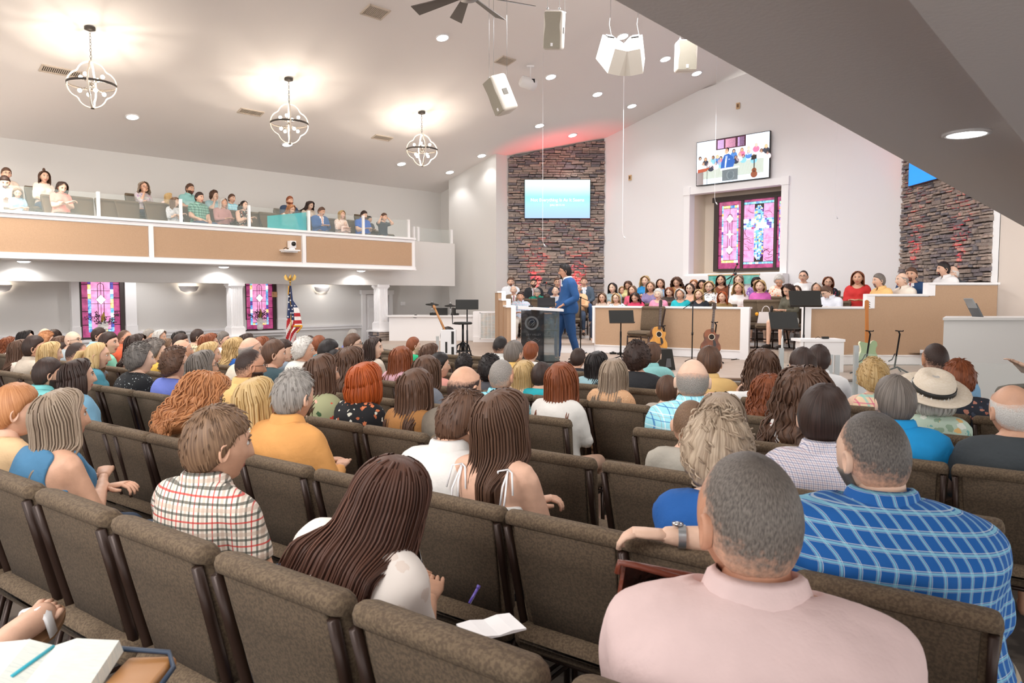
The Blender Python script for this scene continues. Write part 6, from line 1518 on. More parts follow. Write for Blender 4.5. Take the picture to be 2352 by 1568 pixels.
# ================================================================ choir and balcony
CH_AUD = """
1173|636|15.2|S|br|long|#e9eef4|m|1.1|y=0,b=goat,col=1,w=178|man with a goatee in a white shirt, leftmost in the choir loft
1180|655|14.5|B|wh|long|#7d6a57|m|1.0|y=10,fr=suit,w=178|old balding man in a brown tweed suit below the man in white
1196|669|13.6|S|db|long|multiplaid|m|1.1|y=10,col=1,w=178,bc=#cfc8bc|man in a pastel plaid shirt resting an arm on the loft wall
1226|639|15.6|S|db|long|#25262b|m|1.15|b=full,y=0,fr=suit,w=182|bearded man in a black suit in front of the red lit stones
1234|659|14.7|S|gy|tee|#0d8a74|m|1.15|p=28,col=1,w=182,bc=#3a3f4c|grey-haired man in a green polo with bowed head
1257|671|13.9|S|db|long|#39506e|m|1.0|p=30,w=185|man with bowed head behind the pulpit monitor
1280|637|15.6|S|br|long|#2b3040|m|1.05|sp=1,y=0,w=182|man with glasses and brown hair just left of the preacher's head
1276|657|14.7|B|wh|long|#c8ccd4|m|1.05|p=14,w=185|white-haired man behind the preacher's chest
1327|651|14.5|B|gy|long|#f0c193|m|1.0|y=5,w=185|older man in a peach shirt right of the preacher
1341|635|15.4|S|br|long|#51606f|m|1.0|y=5,fr=suit,w=182,bc=#3d5a83,ln=#cfe0f0|young man in a grey blazer and jeans, crossing his legs
1408|649|14.8|L|bk|half|#9fb4ba|f|1.0|y=12|woman with long black hair in a pale blue grey top
1430|657|15.7|M|bl|half|#93bcd6|f|.95|y=0|woman in light blue hidden behind the black-haired woman
1384|672|13.95|L|bw|half|#dfcabb|f|.9|y=0,sp=1|girl with long light brown hair and glasses at the loft wall end
1416|673|13.95|M|bl|half|bluefloral|f|1.1|y=5,sp=1|blonde woman with glasses in a blue leaf print top
1444|642|15.7|M|br|tee|#e3dca0|f|.9|p=25|bowed girl with brown hair in pale yellow
1453|655|14.85|M|bw|half|#e2637e|f|1.0|y=10|woman with light brown hair in a coral pink cardigan
1482|633|15.9|W|bl|tee|#2f93d2|f|1.0|y=8|blonde woman with hoop earrings in a bright blue top
1494|646|14.9|L|hl|long|stripes|f|1.0|y=0|woman with long ash hair in a striped top and white cardigan
1460|669|13.95|W|db|half|#e2486c|f|1.05|p=24|woman with bowed dark wavy hair in a hot pink top
1512|664|13.95|G|wh|half|#ee92ae|f|1.2|y=8|grey-haired woman in a pink ruffled blouse
1517|640|15.8|L|br|half|#86a8c8|f|.9|y=4|girl with long brown hair between two front choir heads
1555|634|15.9|C|br|half|#b8854e|f|1.0|p=24|woman with big crimped brown hair, head bowed
1538|657|14.9|L|au|long|#4a3f38|f|1.0|p=16|woman with auburn brown hair in a dark brown jacket
1563|663|13.95|O2|wh|half|#1fb3bd|f|1.2|y=12|white-haired woman in a turquoise v-neck top
1594|640|15.8|M|st|half|#e9ddd2|f|.9|p=14|girl with strawberry hair in a half ponytail
1584|650|14.9|M|db|half|#efb49a|f|.95|y=8,sp=1|woman with dark hair and glasses in a peach blouse
1613|640|15.8|M|bk|half|#6f6a72|f|.9|p=18|black-haired woman in the back choir row
1606|664|13.95|M|bl|long|#20252e|f|1.1|y=10|blonde woman in a black cardigan and pale scarf
1628|645|14.9|W|bl|long|zebra|f|1.05|y=0,sp=1|blonde woman with glasses, white jacket over a zebra top
1655|631|15.9|L|db|long|#7c4429|f|1.0|y=4|dark-haired woman in a rust brown leather top
1660|669|13.95|M|rd|half|#8f7245|f|1.05|y=20|red-haired woman in an olive brown top by the loft wall
1696|628|15.9|L|hl|long|#efe7e4|f|1.0|p=12|woman with long highlighted hair in a white knit under the teal banner
1696|649|14.9|W|bl|long|#f1ece8|f|1.15|y=14|blonde woman in a white cardigan over a red dress
1737|632|15.8|M|bk|half|purplefloral|f|1.15|p=30|black-haired woman bowed forward in a purple floral blouse
1745|643|14.9|O2|bl|long|#d064b0|f|1.15|y=12|woman with short blonde hair in a magenta cardigan
1789|629|15.7|G|wh|long|orangefloral|f|1.15|p=28|elderly woman with grey curls in a peach jacket, head bowed
1844|620|15.7|U|db|long|#f2f0ee|f|1.05|y=14,sp=1|woman with a messy bun and glasses in a white jacket
1828|655|14.7|L|br|tee|#ecc65c|f|.85|y=6|young girl with long brown hair in a yellow frilled dress
1877|648|15.0|O|wh|half|#4f5a63|f|1.0|y=25|silver-haired woman behind the man at the music stand
1900|635|15.7|O|au|half|darkfloral|f|1.1|sp=1,y=0|woman with a brown bob and glasses in a dark floral top
1905|651|13.95|S|br|long|#e6e9f2|m|1.1|p=32,y=30,sp=1,col=1,w=235|man in glasses and a white shirt leaning over the loft wall
1968|622|14.8|L|au|long|#cf3230|f|1.25|y=0,w=212|woman with long auburn hair in a red cardigan over an orange dress
2020|627|14.4|S|dg|long|#f0c27e|m|1.05|y=15,b=goat,col=1,w=258|man with salt and pepper hair in a yellow shirt
2073|623|14.2|B|gy|long|#efe4d5|m|1.2|y=12,col=1,w=258|balding man with a moustache in a cream shirt leaning on the wall cap
2091|613|15.0|S|br|long|#25456f|m|1.05|y=0,b=goat,fr=suit,w=225|man in a navy suit in front of the right stone wall
2167|599|14.9|S|bk|long|#f0eeec|m|1.1|y=16,b=goat,col=1,w=256|man with a dark goatee in a white shirt and tie by the stone wall
2205|606|14.7|B|wh|long|#4d5155|m|1.1|y=12,b=full,sp=1,col=1,w=262|white-bearded man with glasses in a charcoal shirt, rightmost in the loft
"""
NCH = (.643, .766)
# the loft floor each row stands on
def cfloor(c): return ZP if c < 14.3 else .76 if c < 15.2 else .92 if c < 16.1 else 1.06
for i, ln in enumerate(CH_AUD.strip().split('\n')):
    px, py, c, hr, hc, top, pt, sex, g, fl, lab = ln.split('|'); px = float(px); py = float(py); c = float(c); g = float(g); fl = parse_flags(fl)
    x, y = on_line(px, NCH, c); zt_ = zat(px, py, y); s = 1.0 if sex == 'm' else .95
    if px > 1995: y = max(y, 13.22); x = (px-1176)/F*y; x = min(x, 7.9)
    fz = cfloor(c); s2 = (zt_-fz)/1.273
    if abs(s2-s) < .07: s = s2; z0 = fz
    else: s = s+.07*(1 if s2 > s else -1); z0 = zt_-s*1.273
    wyaw = float(fl.get('w', 203)); hp = float(fl.get('p', (0, 3, -3)[i % 3])); hy = round(float(fl.get('y', 5))/6)*6; hp = round(hp/6)*6
    person(lab, x, y, z0, math.radians(wyaw), s, fl.get('pose', ('lap', 'cross', 'book')[i % 3]), g, sex, hr, hc, top, pt, math.radians(hy), math.radians(hp), (0, 2, 5)[i % 3], fl.get('b'), fl.get('sp') == '1', 'pants', fl.get('bc', ('#2c3444', '#5a5048', '#3b4a60')[i % 3]), fl.get('col') == '1', fl.get('fr') or ('scoop' if sex == 'f' and i % 2 else None), i % 3, 1, .025, c < 14.0 or px < 1370, None, lens=fl.get('ln'))
    a = math.radians(wyaw); chair(x-math.sin(a)*-.04*-1-.0, y+.05, z0+.45*s-.45-.0, a, 'loft chair holding the '+' '.join(lab.replace(',', '').split()[:9]), 'choir loft chairs', px < 1370, 1)
for i, (px, c, w_, lb) in enumerate(((1735, 13.75, 203, 'empty loft chair by the end post, nearest the white handbag'), (1768, 13.65, 203, 'empty loft chair under the white handbag'), (1765, 14.75, 203, 'empty loft chair right of the woman in magenta'), (1925, 14.5, 212, 'empty loft chair behind the man leaning over the wall'), (1990, 15.0, 215, 'empty loft chair between the red cardigan and the yellow shirt'), (1310, 13.9, 182, 'empty loft chair just behind the preacher'), (1215, 13.9, 182, 'empty loft chair seen through the smoked pulpit'))):
    x, y = on_line(px, NCH, c); chair(x, y, cfloor(c), math.radians(w_), lb, 'empty choir loft chairs', True)
# woman with the phone on the open end of the loft
x, y = on_line(1814, NCH, 13.75); zt_ = zat(1812, 662, y)
person('woman with long dark hair in an olive cardigan and sunflower dress, using a phone', x, y, ZP+.02, math.radians(238), .96, 'book', .95, 'f', 'W', 'db', 'long', '#5b5748', math.radians(5), math.radians(26), 0, None, False, 'shorts', 'sunfloral', False, 'scoop', 1, 1, .017, True)
chair(x+.04, y+.03, ZP, math.radians(238), 'loft chair under the woman with the phone', 'choir loft chairs', True)
m = MB(); ph_ = at(1772, 712, y-.25); m.box(ph_, (.03, .07, .14), M=Matrix.Rotation(.5, 3, 'X')); o = m.build('phone', BLACK); o['label'] = 'black phone in the hands of the woman in the olive cardigan'; o['category'] = 'phone'
# handbag on the chair
xb_, yb_ = on_line(1759, NCH, 13.62); r = thing('handbag', 'pale grey leather handbag standing on a loft chair', 'bag', (xb_, yb_, ZP+.48), math.radians(-23))
m = MB(); m.prism([(-.15, -.06), (.15, -.06), (.15, .06), (-.15, .06)], 0, .005); vs = [(-.15, -.06, 0), (.15, -.06, 0), (.15, .06, 0), (-.15, .06, 0), (-.12, -.035, .21), (.12, -.035, .21), (.12, .035, .21), (-.12, .035, .21)]
m.add(vs, [(3, 2, 1, 0), (4, 5, 6, 7), (0, 1, 5, 4), (1, 2, 6, 5), (2, 3, 7, 6), (3, 0, 4, 7)]); m.build('bag_body', mat('bag_leather', '#d6cdca', .4), r)
for s_ in (-1, 1): m = MB(); m.tube([(-.07, s_*.035, .20)]+[(-.07*math.cos(t_), s_*.035, .21+.11*math.sin(t_)) for t_ in np.linspace(0, math.pi, 9)]+[(.07, s_*.035, .20)], .007, 6); m.build('strap', mat('bag_leather'), r) if False else m.build('strap', MC['bag_leather'], r)
m = MB(); m.ball((-.16, -.03, .17), .035, seg=8, rings=6); m.build('flower_charm', mat('orange_charm', '#f0a52a', .7), r)
BAL = """
28|385|24.6|S2|br|long|#d8c6b6|m|1.0|sp=1,y=10|dark-haired person with glasses at the far left of the balcony, back row
24|400|23.5|S|db|long|#ecd9d0|m|1.25|b=full,p=28,y=20|bearded man in a pale pink shirt looking down at a phone
52|429|23.0|M|bw|tee|#8fbcd9|f|.8|p=22,y=20,k=1|little girl in a light blue dress beside the bearded man
113|392|24.6|L|br|half|#efe3d5|f|1.0|y=5,tk=1|woman with a topknot and a cream puff-sleeve blouse
151|414|23.3|L|db|tee|#f0978a|f|1.05|p=24,y=5|woman in a coral pink ruffled top, writing
338|417|24.2|W|hl|half|lavfloral|f|1.0|sp=1,y=8,pose=cross/chin|woman with glasses and a lavender floral dress, hand at her chin
393|442|24.0|M|bl|tee|#efd5cd|f|.8|y=-75,k=1|blonde girl with a white bow turned away
406|452|23.1|L|bw|half|greyfloral|f|.9|y=-40|woman with long brown hair in a speckled grey top
442|421|24.6|S|br|tee|#97ccc8|m|1.15|b=full,y=-12,col=1|bearded man in an aqua shirt, tallest in the balcony back row
463|441|23.4|S2|db|tee|greenplaid|m|1.05|y=-12,col=1|young man in a green plaid shirt
497|438|24.6|G|br|tee|#a7ccd4|m|.95|y=-18,pose=cross/chin|young man with curly hair leaning his cheek on his hand
517|454|23.4|M|wh|long|#c08f8b|m|1.1|y=-10|old man with long white hair in a dusty rose shirt and jeans
537|445|24.6|S|br|tee|skyplaid|m|.95|y=-8|boy with brown hair in a light plaid shirt
564|460|23.3|P|bk|tank|blackfloral|f|1.15|y=-12|woman with a dark ponytail in a black floral off-shoulder top
669|450|24.7|S|au|long|#33425a|m|1.15|b=full,y=-10,fr=suit|red-bearded man in a navy jacket with a girl on his lap
669|467|23.7|M|st|long|#f0dccc|f|.78|p=22,y=-20,k=1|little girl on the lap of the man in the navy jacket
713|460|24.6|W|db|half|#c9b7a4|f|1.0|p=20,y=-15|woman with dark wavy hair looking down, behind the man in the blue suit
739|474|23.3|S|br|long|#2a5a96|m|1.2|p=14,y=-20,b=stache,fr=suit,ln=#f0a27c,pose=book|man with a moustache in a blue suit and peach tie, reading
787|483|23.3|M|bl|half|peachfloral|f|1.1|y=-15,p=-4,pose=book|strawberry blonde woman in a peach floral top holding a baby
836|483|23.3|S2|db|tee|#2a66c4|m|1.2|b=full,y=-15,p=10,pose=book,col=1|dark-haired bearded man in a royal blue polo
850|496|24.3|S|bk|tee|#4c4f5a|m|.9|y=-18|boy half hidden behind the man in royal blue
883|489|23.2|S2|br|tee|#343d4a|m|.85|y=-10,pose=ears,k=1,leg=0|boy in a dark navy polo covering his ears
"""
for i, ln in enumerate(BAL.strip().split('\n')):
    px, py, b_, hr, hc, top, pt, sex, g, fl, lab = ln.split('|'); px = float(px); py = float(py); b_ = float(b_); g = float(g); fl = parse_flags(fl)
    x, y = on_line(px, (1, -1), -b_); zt_ = zat(px, py, y); fz = 2.75 if b_ < 23.9 else 3.0
    s = min(max((zt_-fz)/1.273, .72), 1.04); z0 = zt_-s*1.273
    wy = 122 if px < 620 else 134
    r = person(lab, x, y, z0, math.radians(wy), s, fl.get('pose', ('lap', 'cross', 'book')[i % 3]), g, sex, hr, hc, top, pt, math.radians(float(fl.get('y', 0))), math.radians(float(fl.get('p', 0))), (0, 2, 5)[i % 3], fl.get('b'), fl.get('sp') == '1', 'pants', ('#39506f', '#4b4640', '#2c3444')[i % 3], fl.get('col') == '1', fl.get('fr'), i % 3, 1, .025, True, lens=fl.get('ln'))
    if fl.get('tk'): o = link('top_knot', hair_get('U2', 0, 1), r.children[0]); o.matrix_local = headM(0, 0); slots(o, [hair_mat('br')])
    if not fl.get('k'): chair(x-.05, y+.03, fz, math.radians(128), 'balcony chair holding the '+' '.join(lab.replace(',', '').split()[:9]), 'balcony chairs', False)
for px, b_, lb in ((168, 23.9, 'empty balcony chair just right of the woman in coral'), (205, 23.2, 'empty balcony chair, second from the woman in coral'), (268, 23.2, 'empty balcony chair in the middle of the gap'), (312, 23.2, 'empty balcony chair left of the lavender floral dress'), (378, 23.0, 'empty balcony chair below the girl with the bow'), (603, 23.4, 'empty balcony chair right of the black floral top'), (634, 23.2, 'empty balcony chair left of the reflected teal banner'), (770, 24.0, 'empty balcony chair behind the woman with the baby'), (815, 23.4, 'empty balcony chair between the baby and the blue polo'), (905, 23.3, 'empty balcony chair beside the boy covering his ears')):
    x, y = on_line(px, (1, -1), -b_); chair(x, y, 2.75 if px < 880 else 2.45, math.radians(128), lb, 'empty balcony chairs', False)
x, y = on_line(796, (1, -1), -23.0); r = thing('person', 'baby in a pale pink sleepsuit on the blonde woman\'s lap', 'person', (x, y, zat(796, 508, y)-.42), math.radians(-140)); r.scale = (.5, .5, .5)
b = link('body', full_body('cross', .9, 'm', 0, 0), r); slots(b, [skin(2), LIP, EYEW, IRIS, hair_mat('bl')]); b.location = (0, 0, -.42)
o = link('sleepsuit', CMC.setdefault(('cross', .9, 'm', 'long', False, None, .025, 'top'), cloth_mesh(body_base('cross', .9, 'm'), 'long', .013).mesh('shirt')), b); slots(o, [plain('#efd3c6')])
# reflection of the teal slide on the rail glass, drawn as a thin sheet
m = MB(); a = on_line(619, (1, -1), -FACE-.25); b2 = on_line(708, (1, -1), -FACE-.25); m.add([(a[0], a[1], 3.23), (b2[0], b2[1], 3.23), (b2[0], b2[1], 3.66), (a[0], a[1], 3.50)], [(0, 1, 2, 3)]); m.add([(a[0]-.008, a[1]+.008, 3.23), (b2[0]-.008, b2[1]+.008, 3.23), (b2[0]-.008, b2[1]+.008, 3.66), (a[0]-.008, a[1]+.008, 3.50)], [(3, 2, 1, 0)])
o = m.build('slide_reflection', glass('teal_reflection', (.02, .55, .58), .62)); o['label'] = 'teal reflection of the slide, drawn as a sheet behind the balcony glass'; o['category'] = 'banner'
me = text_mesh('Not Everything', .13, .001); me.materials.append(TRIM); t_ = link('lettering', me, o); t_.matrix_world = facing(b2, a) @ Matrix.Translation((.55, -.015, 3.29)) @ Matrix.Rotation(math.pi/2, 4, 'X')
# ================================================================ the preacher
r = person('preacher in a bright blue suit with glasses and a goatee, standing at the pulpit', .965, 13.05, ZS+.432, math.radians(258), 1.045, 'stand', 1.12, 'm', 'S', 'bk', 'coat', '#27568f', math.radians(14), 0, 1, 'goat', True, 'pants', '#224c80', True, None, 1, 2, .015, True)
m = MB(); m.box((-.075, .108, .905), (.055, .012, .03), M=Matrix.Rotation(-.1, 3, 'Y')); m.build('pocket_square', TRIM, r)
m = MB(); m.prism([(-.03, .095), (.03, .095), (.0, .10)], .93, 1.01); m.poly([(-.018, 1.0), (.018, 1.0), (.022, .80), (0, .76), (-.022, .80)], Matrix.Translation((0, .104, 0)), .012); m.build('tie', mat('pink_tie', '#a86a80', .6), r)
m = MB(); m.poly([(-.06, 1.01), (.06, 1.01), (.01, .76), (-.01, .76)], Matrix.Translation((0, .098, 0)), .012); m.build('shirt_front', TRIM, r)
# pulpit
px0, px1 = at(1190, 0, 12.35).x, at(1296, 0, 12.35).x; pc = (px0+px1)/2; pw = px1-px0; ptop = zat(1240, 712, 12.35)
r = thing('pulpit', 'smoked acrylic pulpit with a curved white top, in front of the preacher', 'pulpit', (pc, 12.35, ZS), 0)
SMK = glass('smoked_acrylic', (.03, .032, .035), .80); SMK2 = glass('clear_acrylic', (.16, .19, .19), .48)
m = MB(); H = ptop-ZS; pts = []
for i in range(13):
    u = i/12; pts.append((-pw/2+pw*u, -.20-.14*math.sin(math.pi*u)))
pts += [(pw/2, .22), (-pw/2, .24)]; m.prism(pts, [H+.025-.045*(p[0]/pw+.5) for p in pts], [H+.065-.045*(p[0]/pw+.5) for p in pts]); m.build('curved_top', TRIM, r)
m = MB(); m.box((-pw*.17, -.18, H/2), (pw*.48, .015, H)); m.build('front_panel', SMK, r)
m = MB(); m.box((pw*.22, -.16, H/2), (pw*.36, .015, H)); m.build('side_panel', SMK2, r)
m = MB(); m.box((-pw*.42, .02, H/2), (.015, .38, H)); m.build('side_panel', SMK, r); m = MB(); m.box((pw*.40, .02, H/2), (.015, .38, H)); m.build('side_panel', SMK2, r)
m = MB(); m.box((.0, .02, .10), (pw*.86, .40, .03)); m.box((.0, .02, .62), (pw*.8, .30, .02)); m.box((.12, .0, .15), (.24, .26, .09)); m.build('shelf', BLACK, r)
m = MB(); m.box((0, 0, .015), (pw*.9, .46, .03)); m.build('base_plate', SMK, r)
ec = Vector((-pw*.20, -.192, H*.78)); FROST = mat('frosted_print', '#5d5e60', .6)
m = MB(); n_ = 40; vs = []
for rr_ in (.115, .085):
    for k in range(n_): a = 6.2832*k/n_; vs.append((ec.x+rr_*math.cos(a), ec.y, ec.z+rr_*math.sin(a)))
m.add(vs, [(k, (k+1) % n_, n_+(k+1) % n_, n_+k) for k in range(n_)]); m.build('round_emblem', FROST, r)
m = MB(); m.tube([ec+Vector((-.04, -.003, -.05)), ec+Vector((-.05, -.003, .0)), ec+Vector((-.02, -.003, .045)), ec+Vector((.03, -.003, .055)), ec+Vector((.045, -.003, .02)), ec+Vector((.01, -.003, -.01)), ec+Vector((-.02, -.003, -.045))], [.004, .008, .009, .008, .009, .008, .003], 6); m.tube([ec+Vector((.0, -.003, -.06)), ec+Vector((.03, -.003, -.03)), ec+Vector((.05, -.003, .0))], [.003, .008, .003], 6); m.build('emblem_swoosh', FROST, r)
me = text_mesh('DRY VALLEY', .045, .001); me.materials.append(FROST); o = link('lettering', me, r); o.matrix_local = Matrix.Translation((ec.x+.03, ec.y-.002, H*.58)) @ Matrix.Rotation(math.pi/2, 4, 'X')
m = MB()
for z_, ph_ in ((.50, 0), (.47, 1.5)): m.tube([(ec.x+.03+u*.11, ec.y-.003, H*z_+.018*math.sin(u*6+ph_)) for u in np.linspace(-1, 1, 16)], .003, 5)
m.build('swirl_ornament', FROST, r)
r = thing('pulpit_monitor', 'black monitor lying back on the pulpit top', 'monitor', (pc+.10, 12.42, ptop+.05))
m = MB(); m.box((0, 0, .08), (.30, .03, .16), M=Matrix.Rotation(-.25, 3, 'X')); m.box((0, .03, .01), (.2, .12, .02)); m.build('monitor_body', BLACK, r)
m = MB(); m.box((0, -.02, .085), (.27, .004, .13), M=Matrix.Rotation(-.25, 3, 'X')); m.build('display', mat('dark_display', '#26262a', .2), r)
r = thing('gooseneck_microphone', 'thin gooseneck microphone rising from the left of the pulpit', 'microphone', (pc-.16, 12.4, ptop+.05))
m = MB(); m.tube([(0, 0, 0), (0, 0, .18), (.03, 0, .34), (.10, 0, .46)], .005, 6); m.tube([(.095, 0, .455), (.13, 0, .49)], .010, 8); m.lathe([(.04, 0), (.04, .02), (.01, .03)], seg=12); m.build('neck', BLACKM, r)
# ================================================================ instruments and stands
def base3(m, r_, n_=3, a0=.4, r0=.011):
    for k in range(n_): a = a0+6.2832*k/n_; m.tube([(0, 0, .10), (r_*.55*math.cos(a), r_*.55*math.sin(a), .045), (r_*math.cos(a), r_*math.sin(a), .012)], r0, 6)
def music_stand(px, pyd, pyb, Y, wd, lb, tilt=-.35, yaw=0, lower=None, hz=.33, zb=None):
    z0 = ZS if zb is None else zb; x = at(px, 0, Y).x; zd = zat(px, pyd, Y)-z0; r = thing('music_stand', lb, 'music stand', (x, Y, z0), yaw, 'black music stands')
    M = Matrix.Rotation(tilt, 3, 'X')
    m = MB(); m.box((0, 0, zd), (wd, .012, hz), M=M); m.box(M @ Vector((0, -.03, -hz/2))+Vector((0, 0, zd)), (wd, .06, .012), M=M); m.build('desk', BLACK, r)
    m = MB(); m.box(M @ Vector((0, .03, 0))+Vector((0, 0, zd)), (wd*.25, .03, hz*.6), M=M); m.ball((0, .03, zd-.08), .022, seg=8, rings=6); m.build('desk_bracket', BLACKM, r)
    m = MB(); m.tube([(0, .03, .08), (0, .03, zd-.06)], .012, 8); m.build('pole', BLACKM if not lower else CHROME, r)
    m = MB(); m.tube([(0, .03, .08), (0, .03, .55)], .017, 8); m.build('lower_tube', lower or BLACKM, r)
    m = MB(); base3(m, .28); m.build('tripod_base', BLACKM, r); return r
music_stand(1434, 727, 0, 13.4, .46, 'black music stand in front of the tan loft wall, right of the preacher', -.3, .15, hz=.24)
music_stand(1070, 699, 0, 13.9, .43, 'black music stand by the drum stool', -.1, 0, hz=.18)
music_stand(1817, 736, 0, 11.2, .44, 'black music stand with a pale lower tube before the seated woman', -.35, .1, mat('pale_tube', '#c9c9c6', .4), hz=.27)
music_stand(1866, 686, 0, 12.3, .50, 'large black music stand before the man leaning over', -.5, -.15, None, hz=.30)
def mic_stand(px, Y, ztop_py, mic_px, mic_py, lb, back=None, round_base=False):
    x = at(px, 0, Y).x; zt_ = zat(px, ztop_py, Y)-ZS; r = thing('microphone_stand', lb, 'microphone stand', (x, Y, ZS)); mp = at(mic_px, mic_py, Y-.1)-Vector((x, Y, ZS))
    m = MB(); m.tube([(0, 0, .03), (0, 0, zt_)], .011, 8); m.tube([(0, 0, zt_*.45), (0, 0, zt_*.50)], .018, 8); m.build('pole', BLACKM, r)
    d_ = (mp-Vector((0, 0, zt_))); m = MB(); m.tube([Vector((0, 0, zt_))-d_*(back or .25), mp], .007, 6); m.ball((0, 0, zt_), .02, seg=8, rings=6); m.build('boom', BLACKM, r)
    u = d_.normalized(); m = MB(); m.tube([mp-u*.02, mp+u*.13], [.010, .016], 8); m.build('microphone_body', BLACK, r); m = MB(); m.tube([mp+u*.11, mp+u*.125], .0175, 10); m.build('red_ring', mat('mic_red', '#c2412c', .5), r); m = MB(); m.ball(mp+u*.155, .026, seg=10, rings=8); m.build('grille', mat('mic_grille', '#3b3c3f' if px > 1500 else '#b9c3cc', .4, .6), r)
    m = MB()
    if round_base: m.lathe([(.001, .05), (.03, .06), (.12, .02), (.13, 0), (.001, 0)], seg=18)
    else: base3(m, .26)
    m.build('base', BLACKM, r)
mic_stand(1602, 13.3, 694, 1672, 640, 'tall black boom microphone stand in front of the choir wall', .28, True)
mic_stand(1338, 13.6, 683, 1268, 655, 'black boom microphone stand at the right elbow of the preacher', .25)
mic_stand(1686, 15.6, 655, 1687, 622, 'short microphone stand rising among the choir under the window', .05)
def outline(parts, n_=8):
    return parts
def guitar(base_px, base_py, Y, h, lean, yaw, lb, top, side, kind='acoustic', neckc='#4a3428', back=False, stand=True):
    z = zat(base_px, base_py, Y); x = at(base_px, 0, Y).x; r = thing('guitar', lb, 'guitar', (x, Y, z), yaw); k = h/1.02
    M = Matrix.Rotation(lean[0], 4, 'X') @ Matrix.Rotation(lean[1], 4, 'Y') @ Matrix.Scale(k, 4)
    if kind == 'acoustic':
        half = [(0, 0), (.10, .0), (.165, .03), (.195, .10), (.18, .18), (.135, .245), (.125, .28), (.145, .34), (.145, .40), (.11, .455), (.05, .475), (0, .478)]; cut = [(-p[0], p[1]) for p in half[::-1][1:-1]]
        cut = [(-.05, .475), (-.11, .455), (-.145, .40), (-.145, .34), (-.125, .28), (-.135, .245), (-.18, .18), (-.195, .10), (-.165, .03), (-.10, 0)]; half = half[:-3]+[(.13, .385), (.09, .39), (.06, .42), (.04, .475)]; pl = half+cut; d_ = .10
    else: pl = [(0, 0), (.09, .0), (.15, .03), (.165, .09), (.145, .16), (.12, .21), (.125, .26), (.15, .31), (.14, .36), (.10, .385), (.06, .37), (.035, .33), (-.035, .345), (-.10, .355), (-.13, .365), (-.145, .33), (-.12, .26), (-.12, .21), (-.145, .16), (-.165, .09), (-.15, .03), (-.09, 0)]; d_ = .045
    n_ = len(pl); c_ = Vector((0, .2)); 
    m = MB(); vs = [M @ Vector((p[0], -d_/2, p[1])) for p in pl]+[M @ Vector((p[0], d_/2, p[1])) for p in pl]; m.add(vs, [tuple(range(n_)), tuple(range(2*n_-1, n_-1, -1))], 0); m.add(vs, [(i, n_+i, n_+(i+1) % n_, (i+1) % n_) for i in range(n_)], 1, True); m.build('guitar_body', [top, side], r)
    y0 = -d_/2-.003
    if kind == 'acoustic':
        m = MB()
        vs = [M @ Vector((rr_*math.cos(a), y0-.001, .325+rr_*math.sin(a))) for rr_ in (.062, .052) for a in np.linspace(0, 6.2832, 21)[:-1]]; m.add(vs, [(i, (i+1) % 20, 20+(i+1) % 20, 20+i) for i in range(20)]); m.build('rosette', mat('rosette', '#e7d6b8', .5), r)
        m = MB(); m.add([M @ Vector((.052*math.cos(a), y0, .325+.052*math.sin(a))) for a in np.linspace(0, 6.2832, 21)[:-1]], [tuple(range(20))]); m.build('sound_hole', mat('sound_hole', '#3b2418' if 'sunburst' in lb else '#1f1610', .8), r)
        m = MB(); m.poly([(.03, .27), (.075, .255), (.10, .18), (.085, .14), (.05, .15), (.035, .22)], M @ Matrix.Translation((0, y0-.002, 0)), .003); m.build('pickguard', mat('pickguard', '#241c1a', .3), r)
        m = MB(); m.box(M @ Vector((0, y0-.004, .13)), (.13*k, .012*k, .022*k), M=M.to_3x3().normalized()); m.build('bridge', mat('bridge_wood', '#5b3a28', .5), r)
    hh = .478 if kind == 'acoustic' else .36; z_n = .42 if kind == 'acoustic' else .30; yn = y0-.004 if not back else d_/2-.012
    m = MB(); vs = []
    for z_, w_ in ((z_n if not back else .33, .028), (.86, .021)): vs += [M @ Vector((s_*w_, yy, z_)) for yy in (yn-.006, yn+.016) for s_ in (-1, 1)]
    m.add(vs, [(0, 1, 5, 4), (2, 6, 7, 3), (0, 4, 6, 2), (1, 3, 7, 5), (0, 2, 3, 1), (4, 5, 7, 6)]); nk = m.build('neck', mat('neck_'+neckc.strip('#'), neckc, .4), r)
    m = MB()
    if not back:
        for i in range(14):
            z_ = .86-(.86-.44)*(1-2**(-i/12))*1.6; 
            if z_ > z_n: m.box(M @ Vector((0, yn-.008, z_)), (.045*k, .003*k, .003*k), M=M.to_3x3().normalized())
        m.build('fret_wires', STEEL, nk)
    m = MB(); m.poly([(-.022, .86), (-.035, .89), (-.030, 1.0), (-.01, 1.015), (.02, 1.01), (.034, .99), (.034, .89), (.022, .86)], M @ Matrix.Translation((0, yn, 0)), .014); hd = m.build('headstock', MC['neck_'+neckc.strip('#')] if back else mat('headstock_dark', '#3b2a20', .4), r)
    for i in range(3):
        for s_ in ((-1, 1) if kind == 'acoustic' else (1, 1)): m = MB(); m.tube([M @ Vector((s_*.034, yn, .90+.035*i+(.017 if kind != 'acoustic' and s_ else 0))), M @ Vector((s_*.052, yn, .90+.035*i))], .006, 6); m.build('tuning_peg', CHROME, hd)
    return r
